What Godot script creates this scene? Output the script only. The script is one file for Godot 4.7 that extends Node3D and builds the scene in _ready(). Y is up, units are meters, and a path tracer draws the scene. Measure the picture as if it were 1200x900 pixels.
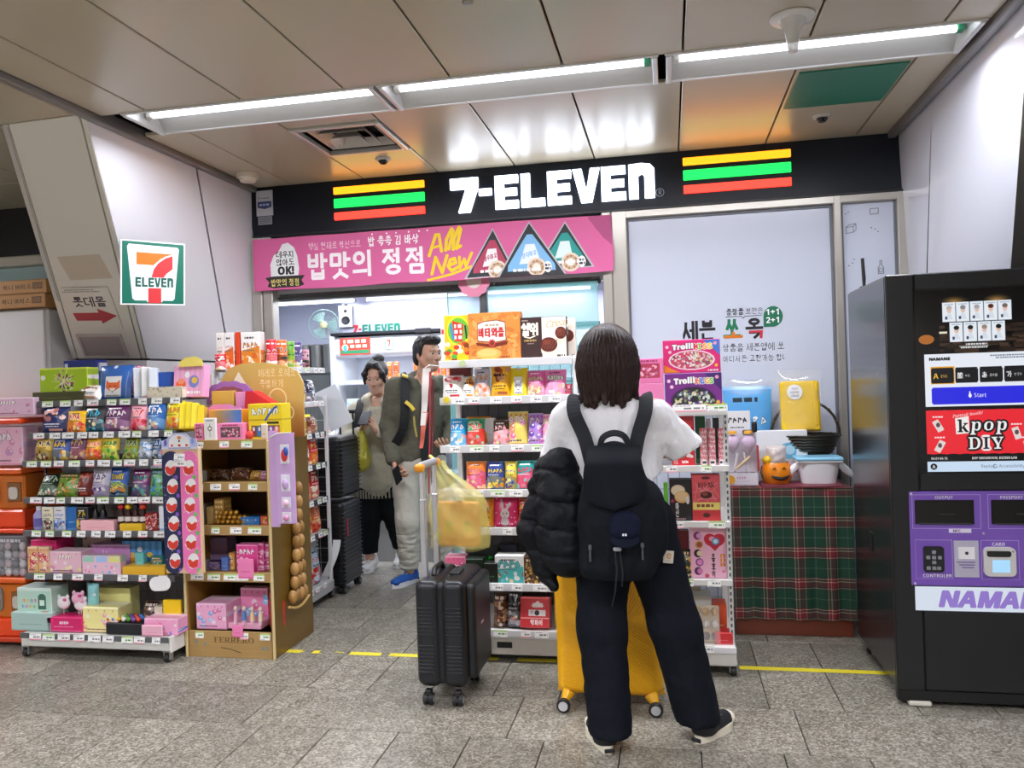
extends Node3D

# ---------------------------------------------------------------- mesh building
class Mb:
	var v := PackedVector3Array()
	var n := PackedVector3Array()
	var uv := PackedVector2Array()
	var c := PackedColorArray()
	var col := Color.WHITE
	var X := Transform3D.IDENTITY
	var R := Rect2(0,0,1,1)

	func at(p: Vector3,turn := Vector3.ZERO) -> Mb:
		X = Transform3D(Basis.from_euler(turn),p)
		return self

	func paint(hex: String) -> Mb:
		col = Color(hex).srgb_to_linear()
		return self

	func put(p: Vector3,m: Vector3,t: Vector2) -> void:
		v.append(X * p)
		n.append((X.basis * m).normalized())
		uv.append(R.position + t * R.size)
		c.append(col)

	func tri(a: Vector3,b: Vector3,d: Vector3,ta := Vector2.ZERO,tb := Vector2.ZERO,td := Vector2.ZERO) -> void:
		var m := (b - a).cross(d - a)
		put(a,m,ta)
		put(d,m,td)
		put(b,m,tb)

	func quad(a: Vector3,b: Vector3,d: Vector3,e: Vector3,u0 := 0.0,v0 := 0.0,u1 := 1.0,v1 := 1.0) -> void:
		# counter-clockwise from the lower left
		tri(a,b,d,Vector2(u0,v1),Vector2(u1,v1),Vector2(u1,v0))
		tri(a,d,e,Vector2(u0,v1),Vector2(u1,v0),Vector2(u0,v0))

	func box(p: Vector3,s: Vector3,b := 0.0) -> Mb:
		# a box with chamfered edges; its front (+z) and back carry the print, the sides the print's border
		var h := s * 0.5
		b = minf(b,minf(h.x,minf(h.y,h.z)) * 0.6)
		var i := h - Vector3.ONE * b
		for g in [1.0,-1.0]:
			quad(p + Vector3(-i.x * g,-i.y,h.z * g),p + Vector3(i.x * g,-i.y,h.z * g),p + Vector3(i.x * g,i.y,h.z * g),p + Vector3(-i.x * g,i.y,h.z * g))
			quad(p + Vector3(h.x * g,-i.y,i.z * g),p + Vector3(h.x * g,-i.y,-i.z * g),p + Vector3(h.x * g,i.y,-i.z * g),p + Vector3(h.x * g,i.y,i.z * g),0.02,0.0,0.05,1.0)
			quad(p + Vector3(-i.x,h.y * g,i.z * g),p + Vector3(i.x,h.y * g,i.z * g),p + Vector3(i.x,h.y * g,-i.z * g),p + Vector3(-i.x,h.y * g,-i.z * g),0.0,0.02,1.0,0.05)
		if b <= 0.0:
			return self
		for g in [1.0,-1.0]:
			for k in [1.0,-1.0]:
				var q: float = g * k
				# edges along y, along x, along z
				_chip(p + Vector3(g * h.x,0,k * i.z),p + Vector3(g * i.x,0,k * h.z),Vector3(0,i.y,0),q)
				_chip(p + Vector3(0,g * i.y,k * h.z),p + Vector3(0,g * h.y,k * i.z),Vector3(i.x,0,0),q)
				_chip(p + Vector3(g * i.x,k * h.y,0),p + Vector3(g * h.x,k * i.y,0),Vector3(0,0,i.z),q)
				for l in [1.0,-1.0]:
					var a := p + Vector3(g * h.x,k * i.y,l * i.z)
					var d := p + Vector3(g * i.x,k * h.y,l * i.z)
					var e := p + Vector3(g * i.x,k * i.y,l * h.z)
					if g * k * l > 0:
						tri(a,d,e,Vector2(0.03,0.03),Vector2(0.03,0.03),Vector2(0.03,0.03))
					else:
						tri(a,e,d,Vector2(0.03,0.03),Vector2(0.03,0.03),Vector2(0.03,0.03))
		return self

	func _chip(a: Vector3,b: Vector3,along: Vector3,q: float) -> void:
		var m := ((a + b) * 0.5)
		if q > 0:
			quad(a - along,a + along,b + along,b - along,0.02,0.02,0.05,0.05) if _out(a - along,a + along,b + along,q) else quad(b - along,b + along,a + along,a - along,0.02,0.02,0.05,0.05)
		else:
			quad(b - along,b + along,a + along,a - along,0.02,0.02,0.05,0.05) if _out(b - along,b + along,a + along,q) else quad(a - along,a + along,b + along,b - along,0.02,0.02,0.05,0.05)

	var mid := Vector3.ZERO
	func _out(a: Vector3,b: Vector3,d: Vector3,_q: float) -> bool:
		return (b - a).cross(d - a).dot((a + d) * 0.5 - mid) > 0.0

	func bx(p: Vector3,s: Vector3,b := 0.0) -> Mb:
		mid = p
		return box(p,s,b)

	func grid(nu: int,nv: int,f: Callable) -> Mb:
		var pts := PackedVector3Array()
		for j in nv + 1:
			for i in nu + 1:
				pts.append(f.call(float(i) / nu,float(j) / nv))
		var w := nu + 1
		var ring := pts[0].distance_to(pts[nu]) < 1e-5 and pts[w * (nv / 2)].distance_to(pts[w * (nv / 2) + nu]) < 1e-5
		var nn := PackedVector3Array()
		for j in nv + 1:
			for i in nu + 1:
				var i0 := (i - 1 if i > 0 else (nu - 1 if ring else 0))
				var i1 := (i + 1 if i < nu else (1 if ring else nu))
				var du := pts[j * w + i1] - pts[j * w + i0]
				var dv := pts[mini(j + 1,nv) * w + i] - pts[maxi(j - 1,0) * w + i]
				var m := du.cross(dv)
				if m.length_squared() < 1e-16:
					var jj := 1 if j == 0 else (nv - 1 if j == nv else j)
					du = pts[jj * w + i1] - pts[jj * w + i0]
					dv = pts[mini(jj + 1,nv) * w + i] - pts[maxi(jj - 1,0) * w + i]
					m = du.cross(dv)
				nn.append(m.normalized() if m.length_squared() > 1e-20 else Vector3.UP)
		for j in nv:
			for i in nu:
				var q := [j * w + i,j * w + i + 1,(j + 1) * w + i + 1,(j + 1) * w + i]
				for k in [0,2,1,0,3,2]:
					var z: int = q[k]
					put(pts[z],nn[z],Vector2(float(z % w) / nu,1.0 - float(z / w) / nv))
		return self

	func lathe(prof: Array,seg := 20,a0 := 0.0,a1 := TAU) -> Mb:
		# prof: Vector2(radius, height) from the bottom up, drawn round the y axis
		var nr := []
		for k in prof.size() - 1:
			var d: Vector2 = prof[k + 1] - prof[k]
			nr.append(Vector2(d.y,-d.x).normalized())
		for k in prof.size() - 1:
			var m0: Vector2 = nr[k]
			var m1: Vector2 = nr[k]
			if k > 0 and nr[k - 1].dot(nr[k]) > 0.7: m0 = (nr[k - 1] + nr[k]).normalized()
			if k < nr.size() - 1 and nr[k + 1].dot(nr[k]) > 0.7: m1 = (nr[k + 1] + nr[k]).normalized()
			for s in seg:
				var t0 := float(s) / seg
				var t1 := float(s + 1) / seg
				var w0 := a0 + (a1 - a0) * t0
				var w1 := a0 + (a1 - a0) * t1
				var d0 := Vector3(sin(w0),0,cos(w0))
				var d1 := Vector3(sin(w1),0,cos(w1))
				var p: Vector2 = prof[k]
				var q: Vector2 = prof[k + 1]
				var e: float = prof[-1].y - prof[0].y
				var va: float = 1.0 - (p.y - prof[0].y) / maxf(e,1e-5)
				var vb: float = 1.0 - (q.y - prof[0].y) / maxf(e,1e-5)
				var A := d0 * p.x + UPV * p.y
				var B := d1 * p.x + UPV * p.y
				var C := d1 * q.x + UPV * q.y
				var D := d0 * q.x + UPV * q.y
				if p.x > 1e-6:
					put(A,d0 * m0.x + UPV * m0.y,Vector2(t0,va)); put(C,d1 * m1.x + UPV * m1.y,Vector2(t1,vb)); put(B,d1 * m0.x + UPV * m0.y,Vector2(t1,va))
				if q.x > 1e-6:
					put(A,d0 * m0.x + UPV * m0.y,Vector2(t0,va)); put(D,d0 * m1.x + UPV * m1.y,Vector2(t0,vb)); put(C,d1 * m1.x + UPV * m1.y,Vector2(t1,vb))
		return self

	const UPV := Vector3(0,1,0)

	func ell(p: Vector3,r: Vector3,nu := 14,nv := 8) -> Mb:
		return grid(nu,nv,func(u: float,w: float): return p + Vector3(cos(u * TAU) * sin(w * PI) * r.x,-cos(w * PI) * r.y,-sin(u * TAU) * sin(w * PI) * r.z))

	func tube(pts: Array,r,seg := 8,caps := true) -> Mb:
		var tang := []
		for k in pts.size():
			tang.append((pts[mini(k + 1,pts.size() - 1)] - pts[maxi(k - 1,0)]).normalized())
		var side: Vector3 = (Vector3.UP if absf(tang[0].y) < 0.9 else Vector3.RIGHT).cross(tang[0]).normalized()
		var rings := []
		var norms := []
		for k in pts.size():
			side = (side - tang[k] * side.dot(tang[k])).normalized()
			var up: Vector3 = tang[k].cross(side)
			var rad: float = r[k] if r is Array else r
			var ring := []
			var nm := []
			for s in seg:
				var w := TAU * s / seg
				var d := side * cos(w) + up * sin(w)
				nm.append(d)
				ring.append(pts[k] + d * rad)
			rings.append(ring)
			norms.append(nm)
		for k in pts.size() - 1:
			for s in seg:
				var t := (s + 1) % seg
				var z := Vector2(0.03,0.03)
				put(rings[k][s],norms[k][s],z); put(rings[k + 1][t],norms[k + 1][t],z); put(rings[k][t],norms[k][t],z)
				put(rings[k][s],norms[k][s],z); put(rings[k + 1][s],norms[k + 1][s],z); put(rings[k + 1][t],norms[k + 1][t],z)
		if caps:
			for s in range(1,seg - 1):
				tri(rings[0][0],rings[0][s + 1],rings[0][s])
				tri(rings[-1][0],rings[-1][s],rings[-1][s + 1])
		return self

	func bar(a: Vector3,b: Vector3,r := 0.004,seg := 6) -> Mb:
		return tube([a,b],r,seg)

	func prism(poly: PackedVector2Array,z0: float,z1: float) -> Mb:
		# an outline in x and y, pulled from z0 to z1
		if Geometry2D.is_polygon_clockwise(poly):
			poly.reverse()
		var lo := poly[0]
		var hi := poly[0]
		for p in poly:
			lo = lo.min(p)
			hi = hi.max(p)
		var sz := (hi - lo).max(Vector2(1e-4,1e-4))
		var ix := Geometry2D.triangulate_polygon(poly)
		for k in ix.size() / 3:
			var t := []
			for i in 3: t.append(poly[ix[k * 3 + i]])
			if (t[1] - t[0]).cross(t[2] - t[0]) < 0: t = [t[0],t[2],t[1]]
			var u := []
			for i in 3: u.append(Vector2((t[i].x - lo.x) / sz.x,1.0 - (t[i].y - lo.y) / sz.y))
			tri(Vector3(t[0].x,t[0].y,z1),Vector3(t[1].x,t[1].y,z1),Vector3(t[2].x,t[2].y,z1),u[0],u[1],u[2])
			tri(Vector3(t[0].x,t[0].y,z0),Vector3(t[2].x,t[2].y,z0),Vector3(t[1].x,t[1].y,z0),u[0],u[2],u[1])
		for i in poly.size():
			var a := poly[i]
			var b := poly[(i + 1) % poly.size()]
			quad(Vector3(a.x,a.y,z0),Vector3(b.x,b.y,z0),Vector3(b.x,b.y,z1),Vector3(a.x,a.y,z1),0.02,0.02,0.05,0.05)
		return self

	func pillow(w: float,h: float,d: float,foot := 0.5,crumple := 0.0,sd := 1) -> Mb:
		# a filled bag standing on y = 0: flat seals at the top (and at the bottom when foot is small), swollen between
		for g in [1.0,-1.0]:
			grid(9,11,func(u: float,t: float):
				var a := absf(2.0 * u - 1.0)
				var seal := clampf((1.0 - t) / 0.13,0.0,1.0)
				var bot := clampf(t / 0.09,0.0,1.0)
				var full := pow(maxf(1.0 - pow(a,2.4),0.0),0.6) * sqrt(seal) * lerpf(sqrt(bot),1.0,foot) * (0.55 + 0.45 * sin(PI * clampf(t * 0.9 + 0.1,0,1)))
				var pinch := 1.0 - 0.05 * sin(PI * t) + 0.012 * sin(t * 31.0 + sd) * (1.0 if a > 0.9 else 0.0)
				var z := full * d * 0.5 + crumple * d * (sin(u * 13.0 + t * 9.0 + sd) * 0.5 + sin(u * 7.0 - t * 17.0 + sd * 2.0) * 0.5) * full
				var uu: float = u if g > 0 else 1.0 - u
				return Vector3((uu - 0.5) * w * pinch,t * h,g * (z + 0.0008)))
		return self

	func soft_box(p: Vector3,s: Vector3,r: float,k := 4) -> Mb:
		# a box with every edge rounded to the radius r
		r = minf(r,minf(s.x,minf(s.y,s.z)) * 0.5)
		var i := s * 0.5 - Vector3.ONE * r
		var la := []
		for q in 2:
			for j in k + 1: la.append([-PI / 2 + PI / 2 * (q + float(j) / k),-1.0 if q == 0 else 1.0])
		var lo := []
		for q in 4:
			for j in k + 1: lo.append([PI / 2 * (q + float(j) / k),q])
		lo.append([TAU,0])
		var sx := [1.0,-1.0,-1.0,1.0]
		var sz := [1.0,1.0,-1.0,-1.0]
		var at := func(a,b) -> Array:
			var d := Vector3(cos(a[0]) * cos(b[0]),sin(a[0]),cos(a[0]) * sin(b[0]))
			return [p + Vector3(i.x * sx[b[1]],i.y * a[1],i.z * sz[b[1]]) + d * r,d]
		for a in la.size() - 1:
			for b in lo.size() - 1:
				var q := [at.call(la[a],lo[b]),at.call(la[a],lo[b + 1]),at.call(la[a + 1],lo[b + 1]),at.call(la[a + 1],lo[b])]
				for z in [0,1,2,0,2,3]:
					put(q[z][0],q[z][1],Vector2((q[z][0].x - p.x) / s.x + 0.5,0.5 - (q[z][0].y - p.y) / s.y))
		# the two flat ends
		for g in [1.0,-1.0]:
			var y: float = p.y + s.y * 0.5 * g
			quad(Vector3(p.x - i.x,y,p.z + i.z * g),Vector3(p.x + i.x,y,p.z + i.z * g),Vector3(p.x + i.x,y,p.z - i.z * g),Vector3(p.x - i.x,y,p.z - i.z * g))
		return self

	func done(m: Material) -> ArrayMesh:
		var a := []
		a.resize(Mesh.ARRAY_MAX)
		a[Mesh.ARRAY_VERTEX] = v
		a[Mesh.ARRAY_NORMAL] = n
		a[Mesh.ARRAY_TEX_UV] = uv
		a[Mesh.ARRAY_COLOR] = c
		var me := ArrayMesh.new()
		me.add_surface_from_arrays(Mesh.PRIMITIVE_TRIANGLES,a)
		me.surface_set_material(0,m)
		return me


func rounded(w: float,h: float,r: float,k := 5) -> PackedVector2Array:
	var out := PackedVector2Array()
	for q in 4:
		var c := Vector2((w / 2 - r) * (1 if q in [0,3] else -1),(h / 2 - r) * (1 if q in [0,1] else -1))
		for i in k + 1:
			var a := PI / 2 * (q + float(i) / k)
			out.append(c + Vector2(cos(a),sin(a)) * r)
	return out


func shifted(p: PackedVector2Array,by: Vector2) -> PackedVector2Array:
	var out := PackedVector2Array()
	for q in p: out.append(q + by)
	return out

# ---------------------------------------------------------------- soft bodies: distances joined by a smooth minimum, meshed as surface nets
class Blob:
	var lo: Vector3
	var cell: float
	var nx: int
	var ny: int
	var nz: int
	var f := PackedFloat32Array()

	func _init(a: Vector3,b: Vector3,step: float):
		lo = a
		cell = step
		nx = int((b.x - a.x) / step) + 2
		ny = int((b.y - a.y) / step) + 2
		nz = int((b.z - a.z) / step) + 2
		f.resize(nx * ny * nz)
		f.fill(9.0)

	func _span(a: Vector3,b: Vector3,r: float) -> Array:
		var p := (a.min(b) - Vector3.ONE * r - lo) / cell
		var q := (a.max(b) + Vector3.ONE * r - lo) / cell
		return [clampi(int(p.x),0,nx),clampi(int(q.x) + 2,0,nx),clampi(int(p.y),0,ny),clampi(int(q.y) + 2,0,ny),clampi(int(p.z),0,nz),clampi(int(q.z) + 2,0,nz)]

	func bone(a: Vector3,b: Vector3,ra: float,rb: float,k := 0.03,flat := Vector3.ONE) -> Blob:
		# a tapered capsule; flat squeezes it about its own axis (a factor per world axis)
		var g := _span(a,b,maxf(ra,rb) * 1.15 + k + cell * 2.0)
		var ab := (b - a) / flat
		var l2 := maxf(ab.length_squared(),1e-9)
		var fm := minf(flat.x,minf(flat.y,flat.z))
		for z in range(g[4],g[5]):
			for y in range(g[2],g[3]):
				var at := (z * ny + y) * nx
				for x in range(g[0],g[1]):
					var p := (lo + Vector3(x,y,z) * cell - a) / flat
					var t := clampf(p.dot(ab) / l2,0.0,1.0)
					var d := ((p - ab * t).length() - lerpf(ra,rb,t))
					d *= fm if fm < 1.0 else 1.0
					var o := f[at + x]
					var h := maxf(k - absf(o - d),0.0) / k if k > 0.0 else 0.0
					f[at + x] = minf(o,d) - h * h * k * 0.25
		return self

	func ball(c: Vector3,r: Vector3,k := 0.03,turn := Basis.IDENTITY,cut := false) -> Blob:
		var m := maxf(r.x,maxf(r.y,r.z))
		var g := _span(c,c,m + k + cell * 2.0)
		var inv := turn.inverse()
		for z in range(g[4],g[5]):
			for y in range(g[2],g[3]):
				var at := (z * ny + y) * nx
				for x in range(g[0],g[1]):
					var p := inv * (lo + Vector3(x,y,z) * cell - c)
					var q := p / r
					var l := q.length()
					var d := (l - 1.0) * l / maxf((q / r).length(),1e-6) if l > 0.05 else -minf(r.x,minf(r.y,r.z))
					var o := f[at + x]
					if cut: d = -d
					var h := maxf(k - absf(o - d),0.0) / k
					f[at + x] = (maxf(o,d) + h * h * k * 0.25) if cut else (minf(o,d) - h * h * k * 0.25)
		return self

	func each(fn: Callable) -> Blob:
		# fn(place, distance) -> distance, where the surface is near or inside
		for z in nz:
			for y in ny:
				var at := (z * ny + y) * nx
				for x in nx:
					if f[at + x] < cell * 3.0:
						f[at + x] = fn.call(lo + Vector3(x,y,z) * cell,f[at + x])
		return self

	func net(m: Mb) -> Mb:
		var ids := {}
		var pos := PackedVector3Array()
		var nor := PackedVector3Array()
		var st := [1,nx,nx * ny]
		for z in nz - 1:
			for y in ny - 1:
				var at := (z * ny + y) * nx
				for x in nx - 1:
					var b := at + x
					var c := [f[b],f[b + 1],f[b + nx],f[b + nx + 1],f[b + st[2]],f[b + st[2] + 1],f[b + st[2] + nx],f[b + st[2] + nx + 1]]
					var neg := 0
					for q in 8:
						if c[q] < 0.0: neg += 1
					if neg == 0 or neg == 8: continue
					var s := Vector3.ZERO
					var k := 0
					for q in 8:
						for e in [1,2,4]:
							if q & e == 0 and (c[q] < 0.0) != (c[q | e] < 0.0):
								var t: float = c[q] / (c[q] - c[q | e])
								var p := Vector3(q & 1,(q >> 1) & 1,q >> 2)
								if e == 1: p.x = t
								elif e == 2: p.y = t
								else: p.z = t
								s += p
								k += 1
					ids[b] = pos.size()
					pos.append(lo + (Vector3(x,y,z) + s / k) * cell)
					var gx: float = c[1] + c[3] + c[5] + c[7] - c[0] - c[2] - c[4] - c[6]
					var gy: float = c[2] + c[3] + c[6] + c[7] - c[0] - c[1] - c[4] - c[5]
					var gz: float = c[4] + c[5] + c[6] + c[7] - c[0] - c[1] - c[2] - c[3]
					nor.append(Vector3(gx,gy,gz).normalized())
		for b in ids:
			var x: int = b % nx
			var y: int = (b / nx) % ny
			var z: int = b / st[2]
			for ax in 3:
				var o: int = (ax + 1) % 3
				var w: int = (ax + 2) % 3
				if [x,y,z][o] == 0 or [x,y,z][w] == 0: continue
				var a0 := f[b]
				var a1 := f[b + st[ax]]
				if (a0 < 0.0) == (a1 < 0.0): continue
				var q := [b,b - st[o],b - st[o] - st[w],b - st[w]]
				if not (ids.has(q[1]) and ids.has(q[2]) and ids.has(q[3])): continue
				var order := [0,2,1,0,3,2] if a0 < 0.0 else [0,1,2,0,2,3]
				for i in order:
					var id: int = ids[q[i]]
					m.put(pos[id],nor[id],Vector2(pos[id].x * 3.0,-pos[id].y * 3.0))
		return m

# ---------------------------------------------------------------- things, parts and their names
var rng := RandomNumberGenerator.new()
var taken := {}

func numbered(called: String) -> String:
	var k: int = taken.get(called,0)
	taken[called] = k + 1
	return called if k == 0 else "%s_%03d" % [called,k]

func tag(o: Node,label: String,category: String,group := "") -> Node:
	o.set_meta("label",label)
	o.set_meta("category",category)
	if group: o.set_meta("group",group)
	return o

func thing(called: String,label: String,category: String,at := Vector3.ZERO,turn := 0.0,group := "") -> Node3D:
	var o := Node3D.new()
	o.name = numbered(called)
	add_child(o,true)
	o.position = at
	o.rotation.y = turn
	tag(o,label,category,group)
	return o

func part(called: String,m: Mb,material: Material,parent: Node = self,at := Vector3.ZERO,turn := Vector3.ZERO) -> MeshInstance3D:
	return put_mesh(called,m.done(material),parent,at,turn)

func put_mesh(called: String,me: Mesh,parent: Node = self,at := Vector3.ZERO,turn := Vector3.ZERO) -> MeshInstance3D:
	var o := MeshInstance3D.new()
	o.mesh = me
	if parent == self:
		o.name = numbered(called)
	else:
		var k: int = 0
		var nm := called
		while parent.has_node(nm):
			k += 1
			nm = "%s_%03d" % [called,k]
		o.name = nm
	parent.add_child(o,true)
	o.position = at
	o.rotation = turn
	return o

func struct(called: String,m: Mb,material: Material,parent: Node = self) -> MeshInstance3D:
	var o := part(called,m,material,parent)
	o.set_meta("kind", "structure")
	return o

func setting(called: String,at := Vector3.ZERO) -> Node3D:
	var o := Node3D.new()
	o.name = numbered(called)
	add_child(o,true)
	o.position = at
	o.set_meta("kind", "structure")
	return o

# ---------------------------------------------------------------- materials
var mats := {}

func mat(hex: String,rough := 0.6,metal := 0.0,extra := {}) -> StandardMaterial3D:
	var key := "%s|%s|%s|%s" % [hex,rough,metal,extra]
	if not mats.has(key):
		var m := StandardMaterial3D.new()
		m.albedo_color = Color(hex)
		m.roughness = rough
		m.metallic = metal
		for k in extra: m.set(k,extra[k])
		mats[key] = m
	return mats[key]

func tinted(rough := 0.5,metal := 0.0,extra := {}) -> StandardMaterial3D:
	# base colours given per vertex
	var e := {"vertex_color_use_as_albedo": true}
	e.merge(extra)
	return mat("ffffff",rough,metal,e)

func glass(hex: String,alpha: float) -> StandardMaterial3D:
	var c := Color(hex)
	c.a = alpha
	return mat(c.to_html(true),0.04,0.0,{"transparency": BaseMaterial3D.TRANSPARENCY_ALPHA})

func glow(hex: String,times: float) -> StandardMaterial3D:
	return mat(hex,0.5,0.0,{"emission_enabled": true, "emission": Color(hex), "emission_energy_multiplier": times})

func grain(kind: int,freq: float,lo: Color,hi: Color,size := 256,oct := 4,nrm := false) -> NoiseTexture2D:
	var nz := FastNoiseLite.new()
	nz.noise_type = kind as FastNoiseLite.NoiseType
	nz.frequency = freq
	nz.fractal_octaves = oct
	nz.seed = 7
	var t := NoiseTexture2D.new()
	t.width = size
	t.height = size
	t.seamless = true
	t.noise = nz
	if nrm:
		t.as_normal_map = true
		t.bump_strength = 3.0
	else:
		var g := Gradient.new()
		g.set_color(0,lo)
		g.set_color(1,hi)
		t.color_ramp = g
	return t

# ---------------------------------------------------------------- printing: flat print drawn into images (packs, posters, screens, lettering)
class Ink:
	var im: Image
	var o: Vector2
	var s: Vector2       # pixels of one unit; y runs down
	var clip: Rect2i
	static var glyphs := {}
	static var fonts := {}

	func _init(image: Image,at := Rect2i(),unit := Vector2.ZERO):
		im = image
		clip = at if at.size.x > 0 else Rect2i(0,0,image.get_width(),image.get_height())
		o = Vector2(clip.position)
		s = Vector2(clip.size) / (unit if unit.x > 0 else Vector2.ONE)

	func rect(x: float,y: float,w: float,h: float,hex: String) -> Ink:
		im.fill_rect(Rect2i(Vector2i((o + Vector2(x,y) * s).round()),Vector2i((Vector2(w,h) * s).ceil())).intersection(clip),Color(hex))
		return self

	func spans(p: PackedVector2Array,c: Color) -> void:
		# p in pixels
		var y0 := p[0].y
		var y1 := p[0].y
		for q in p:
			y0 = minf(y0,q.y)
			y1 = maxf(y1,q.y)
		for y in range(maxi(int(floor(y0)),clip.position.y),mini(int(ceil(y1)),clip.end.y)):
			var xs := []
			var yy := y + 0.5
			for i in p.size():
				var a := p[i]
				var b := p[(i + 1) % p.size()]
				if (a.y <= yy) != (b.y <= yy):
					xs.append(a.x + (yy - a.y) / (b.y - a.y) * (b.x - a.x))
			xs.sort()
			for k in xs.size() / 2:
				var x0 := maxi(int(round(xs[k * 2])),clip.position.x)
				var x1 := mini(int(round(xs[k * 2 + 1])),clip.end.x)
				if x1 > x0: im.fill_rect(Rect2i(x0,y,x1 - x0,1),c)

	func poly(pts: Array,hex: String) -> Ink:
		var p := PackedVector2Array()
		for q in pts: p.append(o + q * s)
		spans(p,Color(hex))
		return self

	func ell(x: float,y: float,rx: float,ry: float,hex: String,turn := 0.0) -> Ink:
		var p := PackedVector2Array()
		for k in 18:
			p.append(o + (Vector2(x,y) + (Vector2(cos(TAU * k / 18.0) * rx,sin(TAU * k / 18.0) * ry)).rotated(turn)) * s)
		spans(p,Color(hex))
		return self

	func line(pts: Array,w: float,hex: String,shut := false) -> Ink:
		# w in units of y
		var c := Color(hex)
		var r := w * s.y * 0.5
		var n := pts.size() if shut else pts.size() - 1
		for k in n:
			var a: Vector2 = o + pts[k] * s
			var b: Vector2 = o + pts[(k + 1) % pts.size()] * s
			var d := (b - a).normalized() * r
			var e := Vector2(-d.y,d.x)
			a -= d * 0.5
			b += d * 0.5
			spans(PackedVector2Array([a + e,b + e,b - e,a - e]),c)
		return self

	func glyph(ch: String,face: String) -> Array:
		var key := face + ch
		if not glyphs.has(key):
			if not fonts.has(face):
				var f := SystemFont.new()
				f.font_names = PackedStringArray(["Droid Serif" if face.begins_with("s") else "Droid Sans"])
				f.font_weight = 700 if face.ends_with("b") else 400
				fonts[face] = f
			var tm := TextMesh.new()
			tm.font = fonts[face]
			tm.font_size = 32
			tm.pixel_size = 1.0 / 32
			tm.depth = 0.0
			tm.curve_step = 4.0
			tm.text = ch
			tm.horizontal_alignment = HORIZONTAL_ALIGNMENT_LEFT
			tm.vertical_alignment = VERTICAL_ALIGNMENT_BOTTOM
			var a := tm.get_mesh_arrays()
			var v := PackedVector3Array()
			var ix := PackedInt32Array()
			if a.size() and a[0] != null and ch != " ":
				v = a[0]
				ix = a[Mesh.ARRAY_INDEX] if a[Mesh.ARRAY_INDEX] != null else PackedInt32Array(range(v.size()))
			glyphs[key] = [v,ix,fonts[face].get_string_size(ch,HORIZONTAL_ALIGNMENT_LEFT,-1,32).x / 32.0]
		return glyphs[key]

	func width(t: String,h: float,face := "b") -> float:
		var w := 0.0
		for ch in t:
			w += h * (1.08 if ch.unicode_at(0) > 0x2E00 else glyph(ch,face)[2] * 1.37)
		return w

	# text: x is the left end (or the middle), y the foot of the capitals, h their height; slope leans, rise climbs along the line
	func text(t: String,x: float,y: float,h: float,hex: String,face := "b",mid := false,bold := 0.0,sq := 1.0,rise := 0.0,slope := 0.0) -> Ink:
		var asp := s.y / s.x * sq       # keeps the letters' shape where units are not square
		var em := h * 1.37
		if mid: x -= width(t,h,face) * asp * 0.5
		var c := Color(hex)
		var x0 := x
		for ch in t:
			var u := ch.unicode_at(0)
			var yb := y - (x - x0) * rise
			if u > 0x2E00:
				var wgt: float = h * (0.13 if face.ends_with("b") else 0.075) + bold
				for st in Hangul.strokes(ch):
					var q := []
					for p in st: q.append(Vector2(x + (p.x * 0.94 + (1.0 - p.y) * slope) * h * asp,yb - h * 1.04 + p.y * h * 1.08))
					line(q,wgt,hex)
				x += h * 1.08 * asp
				continue
			var g := glyph(ch,face)
			var v: PackedVector3Array = g[0]
			var ix: PackedInt32Array = g[1]
			var lo := glyph("H",face)[0] as PackedVector3Array
			var base := 9.0
			for p in lo: base = minf(base,p.y)
			var offs := [Vector2.ZERO]
			if bold > 0.0:
				for k in 8: offs.append(Vector2(cos(TAU * k / 8.0) * s.x / s.y,sin(TAU * k / 8.0)) * bold * s.y)
			for of in offs:
				for k in ix.size() / 3:
					var p := PackedVector2Array()
					for i in 3:
						var q := v[ix[k * 3 + i]]
						p.append(o + Vector2(x + (q.x + (q.y - base) * slope) * em * asp,yb - (q.y - base) * em) * s + of)
					spans(p,c)
			x += g[2] * em * asp
		return self

	func small(x: float,y: float,w: float,h: float,hex: String,sd := 1) -> Ink:
		# a line of lettering too fine to read
		var k := 0.0
		var i := sd
		while k < w:
			var l := 0.5 * h + fposmod(sin(i * 12.9) * 43.7,1.0) * 1.4 * h
			rect(x + k,y,minf(l,w - k),h,hex)
			k += l + h * 0.45
			i += 1
		return self


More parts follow.
